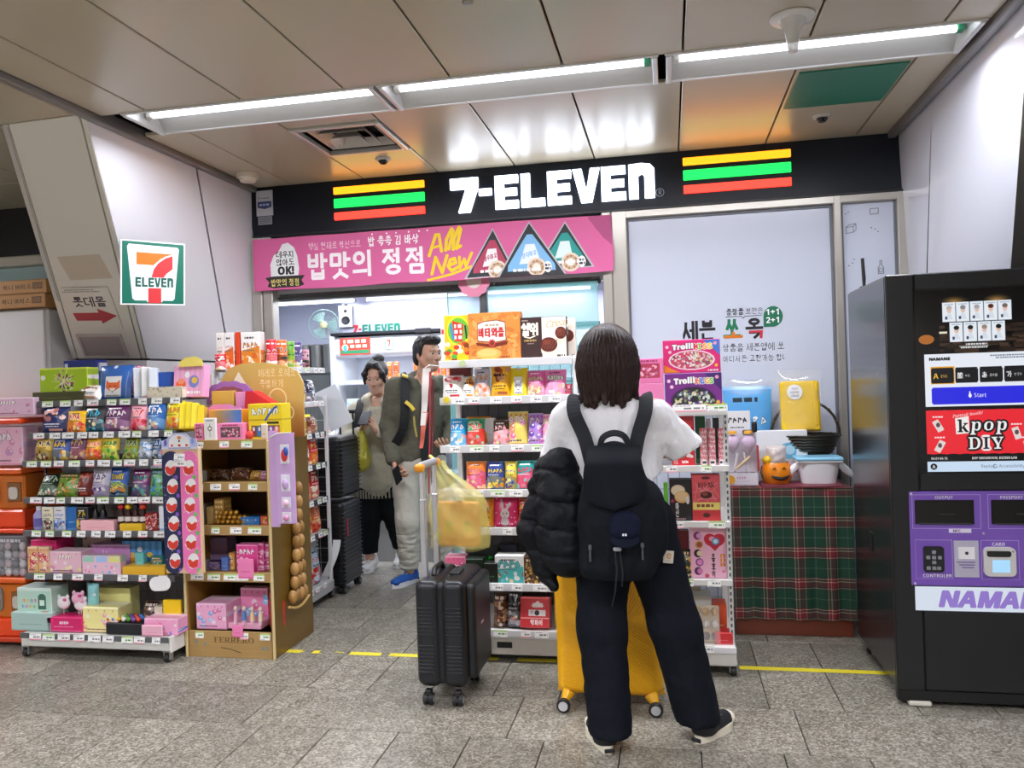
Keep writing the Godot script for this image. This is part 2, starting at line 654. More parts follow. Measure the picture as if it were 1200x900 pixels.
class Hangul:
	static func P(l: Array) -> Array:
		var out := []
		for st in l:
			var q := []
			for k in st.size() / 2: q.append(Vector2(st[k * 2],st[k * 2 + 1]))
			out.append(q)
		return out

	static func ring(x: float,y: float,r: float) -> Array:
		var q := []
		for k in 13: q.append(x + cos(TAU * k / 12.0) * r); q.append(y + sin(TAU * k / 12.0) * r)
		return q

	static func jamo(k: int) -> Array:
		# the consonants, in the unit square
		match k:
			0: return P([[0.08,0.12,0.9,0.12,0.84,0.5,0.5,1]])
			1: return jamo_two(0)
			2: return P([[0.1,0.05,0.1,0.9,1,0.9]])
			3: return P([[0.95,0.1,0.1,0.1,0.1,0.9,1,0.9]])
			4: return jamo_two(3)
			5: return P([[0.08,0.08,0.92,0.08,0.92,0.5,0.1,0.5,0.1,0.95,1,0.95]])
			6: return P([[0.1,0.08,0.9,0.08,0.9,0.94,0.1,0.94,0.1,0.08]])
			7: return P([[0.12,0,0.12,0.95,0.88,0.95,0.88,0],[0.12,0.48,0.88,0.48]])
			8: return jamo_two(7)
			9: return P([[0.5,0,0.46,0.45,0.04,1],[0.47,0.4,0.98,1]])
			10: return jamo_two(9)
			11: return P([ring(0.5,0.52,0.42)])
			12: return P([[0.06,0.1,0.94,0.1],[0.54,0.1,0.46,0.5,0.04,1],[0.48,0.5,0.98,1]])
			13: return jamo_two(12)
			14: return P([[0.5,-0.08,0.5,0.16],[0.06,0.22,0.94,0.22],[0.54,0.22,0.46,0.58,0.04,1],[0.48,0.58,0.98,1]])
			15: return P([[0.08,0.1,0.92,0.1,0.86,0.5,0.5,1],[0.08,0.5,0.86,0.46]])
			16: return P([[0.95,0.06,0.1,0.06,0.1,0.94,1,0.94],[0.1,0.5,0.9,0.5]])
			17: return P([[0.05,0.1,0.95,0.1],[0.3,0.1,0.34,0.9],[0.7,0.1,0.66,0.9],[0,0.92,1,0.92]])
			_: return P([[0.5,-0.08,0.5,0.1],[0.04,0.24,0.96,0.24],ring(0.5,0.66,0.3)])

	static func jamo_two(k: int) -> Array:
		return fit(jamo(k),0,0,0.47,1) + fit(jamo(k),0.53,0,0.47,1)

	static func fit(l: Array,x: float,y: float,w: float,h: float) -> Array:
		var out := []
		for st in l:
			var q := []
			for p in st: q.append(Vector2(x + p.x * w,y + p.y * h))
			out.append(q)
		return out

	const OTHER := {
		"中": [[0.1,0.3,0.9,0.3,0.9,0.65,0.1,0.65,0.1,0.3],[0.5,0,0.5,1]], "文": [[0.5,0,0.5,0.2],[0.05,0.25,0.95,0.25],[0.75,0.25,0.55,0.7,0.05,1],[0.25,0.25,0.45,0.7,0.95,1]],
		"日": [[0.2,0.05,0.8,0.05,0.8,0.97,0.2,0.97,0.2,0.05],[0.2,0.5,0.8,0.5]], "本": [[0.5,0,0.5,1],[0.08,0.25,0.92,0.25],[0.5,0.25,0.05,0.75],[0.5,0.25,0.95,0.75],[0.3,0.75,0.7,0.75]],
		"語": [[0.05,0.2,0.42,0.2],[0.1,0.38,0.38,0.38],[0.1,0.52,0.38,0.52],[0.1,0.68,0.38,0.68,0.38,0.98,0.1,0.98,0.1,0.68],[0.5,0.08,0.95,0.08],[0.68,0.08,0.62,0.45],[0.54,0.25,0.88,0.25,0.88,0.48],[0.45,0.48,1,0.48],[0.54,0.64,0.92,0.64,0.92,0.98,0.54,0.98,0.54,0.64]],
		"簡": [[0.1,0.12,0.45,0.12],[0.25,0,0.1,0.2],[0.55,0.12,0.95,0.12],[0.7,0,0.55,0.2],[0.1,1,0.1,0.28,0.45,0.28,0.45,0.5,0.1,0.5],[0.55,0.5,0.55,0.28,0.92,0.28,0.92,1],[0.32,0.6,0.7,0.6,0.7,0.95,0.32,0.95,0.32,0.6],[0.32,0.77,0.7,0.77]],
		"あ": [[0.15,0.2,0.85,0.2],[0.45,0,0.42,0.95],[0.75,0.35,0.5,0.75,0.2,0.9,0.1,0.75,0.25,0.55,0.6,0.42,0.88,0.55,0.85,0.8,0.6,0.98]],
		"フ": [[0.1,0.15,0.88,0.15,0.75,0.6,0.35,1]], "ル": [[0.3,0.1,0.3,0.6,0.05,0.95],[0.58,0.05,0.58,0.9,0.95,0.55]], "ー": [[0.1,0.5,0.9,0.5]], "ト": [[0.35,0,0.35,1],[0.35,0.4,0.85,0.62]],
		"カ": [[0.1,0.3,0.85,0.3,0.78,0.95,0.6,0.9],[0.45,0,0.42,0.5,0.1,1]], "ン": [[0.12,0.15,0.4,0.3],[0.9,0.25,0.6,0.7,0.15,0.92]], "リ": [[0.25,0.05,0.25,0.6],[0.75,0,0.75,0.6,0.4,1]], "マ": [[0.08,0.15,0.9,0.15,0.5,0.65],[0.35,0.5,0.65,0.9]], "ム": [[0.5,0.05,0.2,0.85,0.85,0.78],[0.65,0.5,0.92,0.98]],
	}

	static func strokes(ch: String) -> Array:
		var u := ch.unicode_at(0) - 0xAC00
		if u < 0 or u > 11171:
			return P(OTHER[ch]) if OTHER.has(ch) else P([[0.1,0.1,0.9,0.1,0.9,0.95,0.1,0.95,0.1,0.1]])
		var L := u / 588
		var V := (u % 588) / 28
		var T := u % 28
		var H := 0.56 if T else 1.0
		var out := []
		if V in [0,1,2,3,4,5,6,7,20]:
			var two := V in [1,3,5,7]
			out += fit(jamo(L),0,0.06 * H,0.46 if two else 0.52,H * (0.86 if T else 0.8))
			var x := 0.72
			var ticks := []
			if V in [0,1]: ticks = [[0.5,1]]
			if V in [2,3]: ticks = [[0.36,1],[0.62,1]]
			if V in [4,5]: ticks = [[0.48,-1]]
			if V in [6,7]: ticks = [[0.34,-1],[0.6,-1]]
			if two: x = 0.7
			if V == 20: x = 0.8
			out += P([[x,0,x,H]])
			if two: out += P([[0.94,0,0.94,H]])
			for t in ticks:
				var e: float = x + (0.24 if t[1] > 0 else -0.2)
				out += P([[x,t[0] * H,e,t[0] * H]])
		elif V in [8,12,13,17,18]:
			out += fit(jamo(L),0.18,0.0,0.64,H * (0.42 if V in [13,17] else 0.5))
			var y := H * (0.86 if V in [8,12,18] else 0.6)
			if V == 18: y = H * 0.8
			out += P([[0,y,1,y]])
			if V == 8: out += P([[0.5,H * 0.6,0.5,y]])
			if V == 12: out += P([[0.36,H * 0.6,0.36,y],[0.64,H * 0.6,0.64,y]])
			if V == 13: out += P([[0.5,y,0.5,H * 0.98]])
			if V == 17: out += P([[0.36,y,0.36,H * 0.98],[0.64,y,0.64,H * 0.98]])
		else:
			out += fit(jamo(L),0.02,0.02,0.54,H * 0.48)
			var y := H * (0.8 if V in [9,10,11,19] else 0.64)
			out += P([[0,y,0.64,y]])
			if V in [9,10,11]: out += P([[0.3,H * 0.56,0.3,y]])
			if V in [14,15,16]: out += P([[0.32,y,0.32,H * 0.95]])
			out += P([[0.8,0,0.8,H]])
			if V == 9 or V == 10: out += P([[0.8,H * 0.45,1,H * 0.45]])
			if V == 14 or V == 15: out += P([[0.8,H * 0.78,0.62,H * 0.78]])
			if V in [10,15]: out += P([[0.98,0,0.98,H]])
		if T:
			var map := {1: [0],2: [1],3: [0,9],4: [2],5: [2,12],6: [2,18],7: [3],8: [5],9: [5,0],10: [5,6],11: [5,7],15: [5,18],16: [6],17: [7],18: [7,9],19: [9],20: [10],21: [11],22: [12],23: [14],24: [15],25: [16],26: [17],27: [18]}
			var f: Array = map.get(T,[11])
			if f.size() == 1:
				out += fit(jamo(f[0]),0.14,0.67,0.7,0.33)
			else:
				out += fit(jamo(f[0]),0.08,0.67,0.4,0.33) + fit(jamo(f[1]),0.54,0.67,0.4,0.33)
		return out

# ---------------------------------------------------------------- the scene
func _ready():
	rng.seed = 11
	light_and_camera()
	make_atlas()
	shell()
	ceiling()
	left_wall()
	right_wall()
	storefront()
	inside()
	vending_machine()
	capsule_machines()
	left_rack()
	gold_rack()
	snack_rack()
	middle_racks()
	gift_table()
	suitcases()
	people()
	finish_atlas()

func light_and_camera():
	var cam := Camera3D.new()
	cam.name = "camera"
	add_child(cam)
	cam.transform = Transform3D(Basis(V(0.9805,-0.03274,-0.19378),V(0.03129,0.99946,-0.0105),V(0.19401,0.00423,0.98099)).orthonormalized(),V(0,1.42,4.95))
	cam.fov = 51.64
	cam.near = 0.05
	cam.far = 60.0
	var we := WorldEnvironment.new()
	we.name = "surroundings"
	var e := Environment.new()
	e.background_mode = Environment.BG_COLOR
	e.background_color = Color(0.5,0.5,0.52)
	e.ambient_light_source = Environment.AMBIENT_SOURCE_DISABLED
	e.tonemap_mode = Environment.TONE_MAPPER_LINEAR
	e.tonemap_exposure = 1.06
	e.sdfgi_enabled = true
	e.ssao_enabled = true
	e.ssil_enabled = true
	we.environment = e
	add_child(we)
	# the tubes over the shop front, those of the hall behind the camera, and those inside the shop
	for k in 3:
		lamp_light("front_tube_light",V([-1.92,-0.62,0.64][k],2.71,1.36),U(1.2,0.1),2.8,Color("f4f6ff"))
	for z in [4.2,6.9,9.1]:
		for x in [-4.6,-2.4,-0.2,2.0]:
			lamp_light("hall_tube_light",V(x,2.71,z),U(1.3,0.2),9.0,Color("f6f6ff"))
	lamp_light("hall_tube_light",V(-5.4,2.71,1.36),U(1.3,0.2),5.0,Color("f6f6ff"))
	for z in [-0.9,-2.0,-3.05]:
		for x in [-3.2,-1.9,-0.6]:
			lamp_light("shop_tube_light",V(x,2.36,z),U(1.2,0.06),1.5,Color("f3f6ff"))

func lamp_light(called: String,at: Vector3,size: Vector2,energy: float,c: Color,turn := V(-PI / 2,0,0)):
	var l := AreaLight3D.new()
	l.name = called
	add_child(l,true)
	l.area_size = size
	l.position = at
	l.rotation = turn
	l.light_energy = energy
	l.light_color = c
	l.shadow_enabled = true
	l.area_range = 14.0
	l.area_attenuation = 2.0

# a plate with four corners (counter-clockwise, seen from its face) and a thickness behind them
func plate(m: Mb,a: Vector3,b: Vector3,c: Vector3,d: Vector3,thick := 0.03,gap := 0.0) -> Mb:
	if gap > 0.0:
		var mid := (a + b + c + d) * 0.25
		var q := [a,b,c,d]
		for k in 4:
			var e: Vector3 = q[k]
			var p: Vector3 = [a,b,c,d][(k + 1) % 4]
			var r: Vector3 = [a,b,c,d][(k + 3) % 4]
			q[k] = e + (p - e).normalized() * gap + (r - e).normalized() * gap
		a = q[0]; b = q[1]; c = q[2]; d = q[3]
	var n1 := (b - a).cross(d - a).normalized()
	var n2 := (d - c).cross(b - c).normalized()
	var s := (n1 + n2).normalized() * -thick
	m.quad(a,b,c,d)
	m.quad(b + s,a + s,d + s,c + s)
	m.quad(b,a,a + s,b + s)
	m.quad(c,b,b + s,c + s)
	m.quad(d,c,c + s,d + s)
	m.quad(a,d,d + s,a + s)
	return m

# ---------------------------------------------------------------- floor and hall
func granite(lift: float) -> StandardMaterial3D:
	var key := "granite%s" % lift
	if mats.has(key): return mats[key]
	var m := StandardMaterial3D.new()
	if not mats.has("granite_tex"):
		var w := 512
		var by := PackedByteArray()
		by.resize(w * w * 3)
		var nz := FastNoiseLite.new()
		nz.noise_type = FastNoiseLite.TYPE_CELLULAR
		nz.cellular_return_type = FastNoiseLite.RETURN_CELL_VALUE
		nz.frequency = 0.33
		var n2 := FastNoiseLite.new()
		n2.frequency = 0.02
		for y in w:
			for x in w:
				var a := nz.get_noise_2d(x,y) * 0.5 + 0.5
				var b := n2.get_noise_2d(x,y)
				var g := 0.49 + (a - 0.5) * 0.5 + b * 0.06
				if a > 0.88: g = 0.86
				if a < 0.12: g = 0.2
				var warm := 0.035 + 0.03 * fposmod(a * 7.3,1.0)
				var i := (y * w + x) * 3
				by[i] = int(clampf(g + warm * 0.6,0,1) * 255)
				by[i + 1] = int(clampf(g + 0.012,0,1) * 255)
				by[i + 2] = int(clampf(g - warm * 0.7,0,1) * 255)
		mats["granite_tex"] = ImageTexture.create_from_image(Image.create_from_data(w,w,false,Image.FORMAT_RGB8,by))
	m.albedo_texture = mats["granite_tex"]
	m.albedo_color = Color(lift,lift,lift)
	m.uv1_triplanar = true
	m.uv1_world_triplanar = true
	m.uv1_scale = V(0.75,0.75,0.75)
	m.uv1_offset = V(lift * 3.7,0,lift * 1.9)
	m.roughness = 0.34
	m.metallic_specular = 0.45
	mats[key] = m
	return m

func shell():
	var fl := setting("floor")
	struct("screed",Mb.new().bx(V(-1,-0.06,1.6),V(14,0.1,17)),mat("3a3835",0.9),fl)
	var tones := [0.92,0.97,1.0,1.04]
	var far := Mb.new()
	# rows: long stones laid crosswise (41 cm deep), then narrow ones (87 cm deep), as far as they can be told apart
	for k in 4:
		var z0 := 1.465 - k * 1.28 + 1.28
		for row in 2:
			var za := z0 if row == 0 else z0 + 0.41
			var zb := z0 + 0.41 if row == 0 else z0 + 1.28
			var w := 1.15 if row == 0 else 0.3
			var x := (-1.83 - 1.15 * 2) if row == 0 else (-0.525 - 0.3 * 12)
			while x < 1.6:
				var t := Mb.new().bx(V(x + w / 2,-0.01,(za + zb) / 2),V(w - 0.005,0.02,zb - za - 0.005),0.0015)
				part("tile",t,granite(tones[rng.randi() % 4]),fl)
				x += w
	far.bx(V(-1,-0.01,6.0),V(14,0.02,5.9))
	far.bx(V(-1,-0.01,-4.6),V(14,0.02,3.2))
	far.bx(V(-6.07,-0.01,0.0),V(3.88,0.02,6.0))
	far.bx(V(3.75,-0.01,0.0),V(4.2,0.02,6.0))
	part("paving",far,granite(1.0),fl)
	# worn yellow tape
	var tape := setting("trim_1")
	var ym := mat("e8d832",0.5)
	for s in [[-2.035,0.10],[-1.90,0.035],[-1.62,0.17],[-1.47,0.03],[-1.3,0.33],[-0.95,0.1],[-0.45,0.7],[0.66,0.74]]:
		var m := Mb.new()
		m.bx(V(s[0],0.0008,0.995),V(s[1],0.0016,0.042))
		part("tape_strip",m,ym,tape)
	for k in 9:
		part("tape_strip",Mb.new().bx(V(-2.1 + k * 0.11,0.0008,0.985 + 0.012 * (k % 3)),V(0.035 + 0.012 * (k % 2),0.0014,0.008)),ym,tape)
	# the hall behind the camera and beside the shop
	var wm := mat("c9c6c2",0.5)
	struct("wall_rear",Mb.new().bx(V(-1,1.4,9.9),V(14,3.2,0.2)),wm)
	struct("wall_left",Mb.new().bx(V(-7.9,1.4,1.6),V(0.2,3.2,17)),wm)
	struct("wall_right",Mb.new().bx(V(5.9,1.4,1.6),V(0.2,3.2,17)),wm)
	struct("wall_back",Mb.new().bx(V(-1,1.4,-6.2),V(14,3.2,0.2)),wm)

func ceiling():
	var ce := setting("ceiling")
	struct("soffit",Mb.new().bx(V(-1,2.98,1.6),V(14,0.1,17)),mat("17150f",0.9),ce)
	var tones := ["b9ae97", "b5aa93", "bcb19a"]
	var xs := [-2.69,-2.435,-1.93,-1.42,-0.915,-0.41,0.1,0.607,1.112,1.29]
	for row in [[0.0,1.185],[1.51,2.72]]:
		for k in 9:
			if row[0] == 0.0 and k == 2: continue
			var m := Mb.new().bx(V((xs[k] + xs[k + 1]) / 2,2.79,(row[0] + row[1]) / 2),V(xs[k + 1] - xs[k] - 0.009,0.02,row[1] - row[0] - 0.006),0.003)
			part("ceiling_panel",m,ceiling_paint(tones[k % 3]),ce)
	# the panel with the air vent in it
	var v := Mb.new()
	v.bx(V(-1.675,2.79,0.28),V(0.5,0.02,0.55),0.003)
	v.bx(V(-1.675,2.79,1.13),V(0.5,0.02,0.11),0.003)
	part("ceiling_panel",v,ceiling_paint(tones[0]),ce)
	for k in 6:
		part("ceiling_panel",Mb.new().bx(V(-6.0 + k * 2.1,2.79,6.35),V(2.09,0.02,7.2),0.003),ceiling_paint(tones[k % 3]),ce)
	# left of the shop, lower strip and its panels
	for k in 7:
		part("ceiling_panel",Mb.new().bx(V(-3.03 - k * 0.55,2.79,1.06),V(0.54,0.02,0.9),0.003),ceiling_paint(tones[k % 3]),ce)
		part("ceiling_panel",Mb.new().bx(V(-3.03 - k * 0.55,2.79,2.12),V(0.54,0.02,1.16),0.003),ceiling_paint(tones[(k + 1) % 3]),ce)
		part("ceiling_panel",Mb.new().bx(V(-3.03 - k * 0.55,2.79,0.3),V(0.54,0.02,0.58),0.003),ceiling_paint(tones[(k + 2) % 3]),ce)
	for k in 4:
		part("ceiling_panel",Mb.new().bx(V(1.7 + k * 0.7,2.79,1.35),V(0.69,0.02,2.7),0.003),ceiling_paint(tones[k % 3]),ce)
	var green := Mb.new().bx(V(0.86,2.777,0.89),V(0.47,0.008,0.5),0.002)
	part("green_panel",green,mat("0f6b4f",0.42),ce)
	# aluminium beams at either end of the bay
	var bm := mat("8d8a86",0.35,0.6)
	for x in [-2.715,1.31]:
		struct("trim",Mb.new().bx(V(x,2.785,1.36),V(0.045,0.07,2.72),0.006),bm).name = numbered("trim_2")
	# air vent
	var vent := thing("air_vent", "square metal air vent set in the ceiling panels above the pink banner", "vent",V(-1.675,2.78,0.82))
	part("backing",Mb.new().bx(V(0,0.12,0),V(0.5,0.02,0.5)),mat("24211d",0.9),vent)
	var fr := Mb.new()
	for s in [-1,1]:
		fr.bx(V(s * 0.235,0,0),V(0.03,0.03,0.5),0.004)
		fr.bx(V(0,0,s * 0.235),V(0.44,0.03,0.03),0.004)
	part("frame",fr,mat("c3c0ba",0.35,0.4),vent)
	for k in 3:
		var r := 0.19 - k * 0.055
		var m := Mb.new()
		for s in 4:
			m.X = Transform3D(Basis(Vector3.UP,s * PI / 2))
			plate(m,V(-r + 0.03,0.05 - k * 0.012,r - 0.03),V(-r,0.01 - k * 0.012,r),V(r,0.01 - k * 0.012,r),V(r - 0.03,0.05 - k * 0.012,r - 0.03),0.003)
		part("vane",m,mat("b6b2ac",0.35,0.4),vent)
	# light fittings in the slot
	var names := ["leftmost fluorescent ceiling light in the row above the shop sign", "middle fluorescent ceiling light in the row above the shop sign", "rightmost fluorescent ceiling light in the row above the shop sign"]
	for k in 3:
		tube_light([-2.575,-1.265,0.025][k],[-1.275,0.0,1.275][k],1.36,names[k])
	for z in [4.2,6.9,9.1]:
		for x in [-4.6,-2.4,-0.2,2.0]:
			tube_light(x - 0.66,x + 0.66,z, "fluorescent ceiling light of the hall opposite the shop", "hall ceiling lights",true)
	tube_light(-6.06,-4.74,1.36, "fluorescent ceiling light of the hall left of the shop", "",true)
	# small fittings
	var s := thing("smoke_detector", "round white smoke detector on the ceiling left of the shop sign", "smoke detector",V(-2.575,2.78,0.33))
	part("body",Mb.new().lathe([U(0,-0.05),U(0.045,-0.048),U(0.055,-0.03),U(0.062,0.0)],24),mat("dcd6c6",0.5),s)
	part("ring",Mb.new().lathe([U(0.058,-0.026),U(0.068,-0.024),U(0.07,0.0)],24),mat("c8c2b2",0.5),s)
	for d in [[-1.645,0.4, "small black ceiling camera under the panel beside the air vent"],[0.846,0.45, "small black ceiling camera under the green ceiling panel"]]:
		var c := thing("dome_camera",d[2], "camera",V(d[0],2.78,d[1]))
		part("ring",Mb.new().lathe([U(0.03,-0.012),U(0.045,-0.008),U(0.048,0.0)],20),mat("b4b0a6",0.5),c)
		part("dome",Mb.new().lathe([U(0,-0.036),U(0.018,-0.032),U(0.029,-0.018),U(0.032,0.0)],20),mat("0b0b0d",0.12),c)
	var w := thing("ceiling_antenna", "clear plastic funnel shaped antenna with a round plate hanging from the ceiling", "antenna",V(0.507,2.778,1.74))
	part("plate",Mb.new().lathe([U(0.0,-0.012),U(0.075,-0.012),U(0.082,-0.006),U(0.083,0.0)],28),mat("d9d9d4",0.3),w)
	part("horn",Mb.new().lathe([U(0.0,-0.135),U(0.018,-0.132),U(0.022,-0.1),U(0.03,-0.05),U(0.05,-0.012)],24),mat("cfcfc9",0.2,0.0,{"transparency": 1, "albedo_color": Color(0.86,0.86,0.84,0.75)}),w)
	tag(part("sprinkler_cap",Mb.new().lathe([U(0,-0.01),U(0.018,-0.008),U(0.022,0)],16),mat("8e8a80",0.4),self,V(-0.664,2.78,2.18)), "tiny round metal cap on the ceiling panel near the top edge", "ceiling cap")

func ceiling_paint(hex: String) -> StandardMaterial3D:
	return mat(hex,0.27,0.0,{"metallic_specular": 0.55})

func tube_light(x0: float,x1: float,z: float,label: String,group := "",flush := false):
	var c := (x0 + x1) / 2
	var l := x1 - x0 - 0.01
	var t := thing("ceiling_light",label, "light",V(c,2.78,z),0.0,group)
	var dn := -0.03 if flush else 0.0
	var tray := Mb.new()
	plate(tray,V(-l / 2,0.09,-0.06),V(-l / 2,0.09,0.1),V(l / 2,0.09,0.1),V(l / 2,0.09,-0.06),0.004)
	plate(tray,V(-l / 2,0.0,-0.155),V(-l / 2,0.09,-0.06),V(l / 2,0.09,-0.06),V(l / 2,0.0,-0.155),0.004)
	plate(tray,V(-l / 2,0.09,0.1),V(-l / 2,0.0,0.145),V(l / 2,0.0,0.145),V(l / 2,0.09,0.1),0.004)
	if flush: tray.at(V(0,-0.11,0))
	var o := part("reflector",tray,mat("b4b4b2",0.35),t,V(0,-0.12 if flush else 0.0,0))
	var fr := Mb.new()
	for s in [-1,1]:
		fr.bx(V(0,0,s * 0.158),V(l + 0.01,0.016,0.012),0.002)
		fr.bx(V(s * (l / 2 - 0.012),0.03,0),V(0.022,0.09,0.31),0.003)
	part("frame",fr,mat("d6d6d6",0.35,0.3),t,V(0,-0.12 if flush else 0.0,0))
	for zz in [0.055,0.0]:
		var y := 0.05 if zz > 0 else 0.035
		if flush: y -= 0.12
		part("tube",Mb.new().tube([V(-l / 2 + 0.06,y,zz),V(l / 2 - 0.06,y,zz)],0.0145,10),glow("f6f8ff",3.6),t)
		for s in [-1,1]:
			part("socket",Mb.new().bx(V(s * (l / 2 - 0.045),y + 0.01,zz),V(0.03,0.05,0.04),0.004),mat("3d9a72" if s > 0 else "d8d8d2",0.5),t)

# ---------------------------------------------------------------- walls of the bay
func print_tex(w: int,h: int,back: String) -> Array:
	var im := Image.create(w,h,false,Image.FORMAT_RGB8)
	im.fill(Color(back))
	return [im]

func printed(im: Image,rough := 0.5,extra := {}) -> StandardMaterial3D:
	var m := StandardMaterial3D.new()
	m.albedo_texture = ImageTexture.create_from_image(im)
	m.roughness = rough
	m.texture_repeat = false
	for k in extra: m.set(k,extra[k])
	return m

func left_wall():
	var wa := setting("wall_left")
	var enamel := mat("e4e1d8",0.36)
	var white := mat("dcdbe0",0.28)
	var dark := mat("55524c",0.8)
	var TL := V(-3.22,2.775,1.55)
	var TR := V(-2.73,2.775,1.57)
	var BR := V(-3.18,1.632,0.55)
	var BL := V(-3.71,1.652,0.55)
	# the raking pillar face with the arrow sign, then the panels that turn back to the shop front
	struct("pillar_panel",plate(Mb.new(),BL + (BR - BL) * 0.09,BR - (BR - BL) * 0.075,TR - (TR - TL) * 0.075,TL + (TR - TL) * 0.09,0.02),enamel,wa)
	struct("pillar_edge",plate(Mb.new(),BR - (BR - BL) * 0.055,BR,TR,TR - (TR - TL) * 0.055,0.02),enamel,wa)
	struct("pillar_edge",plate(Mb.new(),BL,BL + (BR - BL) * 0.07,TL + (TR - TL) * 0.07,TL,0.02),enamel,wa)
	struct("backing",plate(Mb.new(),BL + V(0,-0.01,-0.03),BR + V(0,-0.01,-0.03),TR + V(0,0,-0.03),TL + V(0,0,-0.03),0.05),dark,wa)
	var MT := V(-2.735,2.775,0.645)
	var MB_ := V(-2.86,1.61,0.13)
	var ET := V(-2.735,2.775,0.0)
	var EB := V(-2.76,1.6,-0.02)
	struct("wall_panel",sheet(BR + V(0.008,0,0),MB_ - V(0.006,0,0),MT + V(0,0,0.008),TR + V(0,0,-0.006)),white,wa)
	struct("wall_panel",sheet(MB_ + V(0.006,0,0),EB,ET,MT - V(0,0,0.008)),white,wa)
	struct("joint",sheet(MB_ + V(-0.02,0,0.0),MB_ + V(0.02,0,-0.02),MT + V(-0.01,0,-0.02),MT + V(-0.01,0,0.02),0.02),dark,wa)
	# lower wall under the seam
	var q := V(0,1,0)
	for s in [[V(-3.62,1.65,0.55),BR,0.0],[BR,MB_,0.0],[MB_,EB,0.0]]:
		var a: Vector3 = s[0] - q * 0.012
		var b: Vector3 = s[1] - q * 0.012
		struct("lower_panel",plate(Mb.new(),V(a.x,0,a.z),V(b.x,0,b.z),b,a,0.04),mat("d6d5d8",0.36),wa)
	struct("side_panel",plate(Mb.new(),V(-3.6,1.99,0.1),BL.lerp(TL,0.3),TL,V(-3.24,2.775,0.1),0.03),mat("c4c2bc",0.4),wa)
	# neighbouring shop front
	struct("neighbour_sign_band",Mb.new().bx(V(-6.1,2.66,-0.06),V(4.2,0.44,0.12)),mat("15161a",0.35),wa)
	struct("neighbour_rail",Mb.new().bx(V(-6.1,2.4,-0.02),V(4.2,0.07,0.1),0.01),mat("cfc9ba",0.4),wa)
	var panes := setting("window_1")
	for k in 4:
		part("pane",Mb.new().bx(V(-4.45 - k * 0.9,1.2,-0.04),V(0.88,2.32,0.02)),mat("a9c4c4",0.12),panes)
	# in the plane of the pillar face: along it, up it, and off it
	var ux := (BR - BL).normalized()
	var n := (BR - BL).cross(TL - BL).normalized()
	var uy := n.cross(ux)
	var frame := Transform3D(Basis(ux,uy,n),V(-3.345,1.93,0.8) + n * 0.012)
	var im: Image = print_tex(360,420, "e4e1d8")[0]
	var k := Ink.new(im,Rect2i(),U(1,420.0 / 360.0))
	k.rect(0,0,1,0.02, "c2c0ba")
	k.small(0.06,0.05,0.62,0.026, "8f8c86",3)
	k.small(0.0,0.1,0.8,0.026, "8f8c86",5)
	k.text("롯데몰",0.16,0.5,0.235, "26262a", "b",false,0.0,0.95)
	k.poly([U(0.06,0.68),U(0.62,0.68),U(0.62,0.57),U(0.98,0.77),U(0.62,0.99),U(0.62,0.9),U(0.1,0.9)], "b0363c")
	var s := MeshInstance3D.new()
	var sm := Mb.new()
	# the plaque leans with the pillar
	var P := PackedVector2Array([U(-0.155,-0.155),U(0.165,-0.165),U(0.17,0.12),U(-0.155,0.135)])
	sm.X = Transform3D(Basis(ux,uy,n),Vector3.ZERO)
	plate(sm,V(-0.19,-0.152,0),V(0.135,-0.152,0),V(0.19,0.16,0),V(-0.12,0.16,0),0.01)
	tag(part("direction_sign",sm,printed(im,0.4),self,frame.origin), "off-white plaque with Korean lettering over a thick red arrow pointing right", "sign")
	var pm := Mb.new()
	pm.X = Transform3D(Basis(ux,uy,n),Vector3.ZERO)
	var hatch := thing("wall_hatch", "small silver framed hatch below the red arrow sign on the pillar", "hatch",V(-3.43,1.725,0.617) + n * 0.008)
	plate(pm,V(-0.15,-0.075,0),V(0.13,-0.075,0),V(0.16,0.075,0),V(-0.12,0.075,0),0.012)
	part("door",pm,mat("aca8a4",0.45,0.3),hatch)
	var fm := Mb.new()
	fm.X = pm.X
	for e in [[V(-0.165,-0.09,0),V(0.145,-0.09,0),V(0.13,-0.075,0),V(-0.15,-0.075,0)],[V(-0.12,0.075,0),V(0.16,0.075,0),V(0.175,0.09,0),V(-0.135,0.09,0)],[V(-0.165,-0.09,0),V(-0.15,-0.075,0),V(-0.12,0.075,0),V(-0.135,0.09,0)],[V(0.13,-0.075,0),V(0.145,-0.09,0),V(0.175,0.09,0),V(0.16,0.075,0)]]:
		for z in e.size(): e[z] += V(0,0,0.008)
		plate(fm,e[0],e[1],e[2],e[3],0.014)
	part("frame",fm,mat("c9c6bf",0.35,0.5),hatch)
	# tape left on the pillar
	var tm := Mb.new()
	tm.X = Transform3D(Basis(ux,uy,n),Vector3.ZERO)
	plate(tm,V(-0.13,-0.08,0),V(0.15,-0.07,0),V(0.15,0.09,0),V(-0.13,0.08,0),0.001)
	tag(part("old_tape",tm,mat("cdc0ae",0.5),self,V(-3.24,2.14,0.99) + n * 0.004), "faded beige patch of old adhesive on the pillar above the arrow sign", "tape patch")
	# the square shop sign
	im = print_tex(512,768, "0d6b58")[0]
	k = Ink.new(im,Rect2i(),U(1,1))
	for p in [["ffffff",0.0]]:
		k.rect(0,0,1,1, "f2f2f4").rect(0.025,0.02,0.95,0.96, "0d6b58")
		k.poly([U(0.125,0.06),U(0.875,0.07),U(0.9,0.1),U(0.83,0.9),U(0.8,0.93),U(0.22,0.93),U(0.18,0.9),U(0.1,0.1)], "f3f3f6")
	k.poly([U(0.24,0.18),U(0.8,0.18),U(0.8,0.21),U(0.62,0.26),U(0.5,0.37),U(0.24,0.37)], "e0751f")
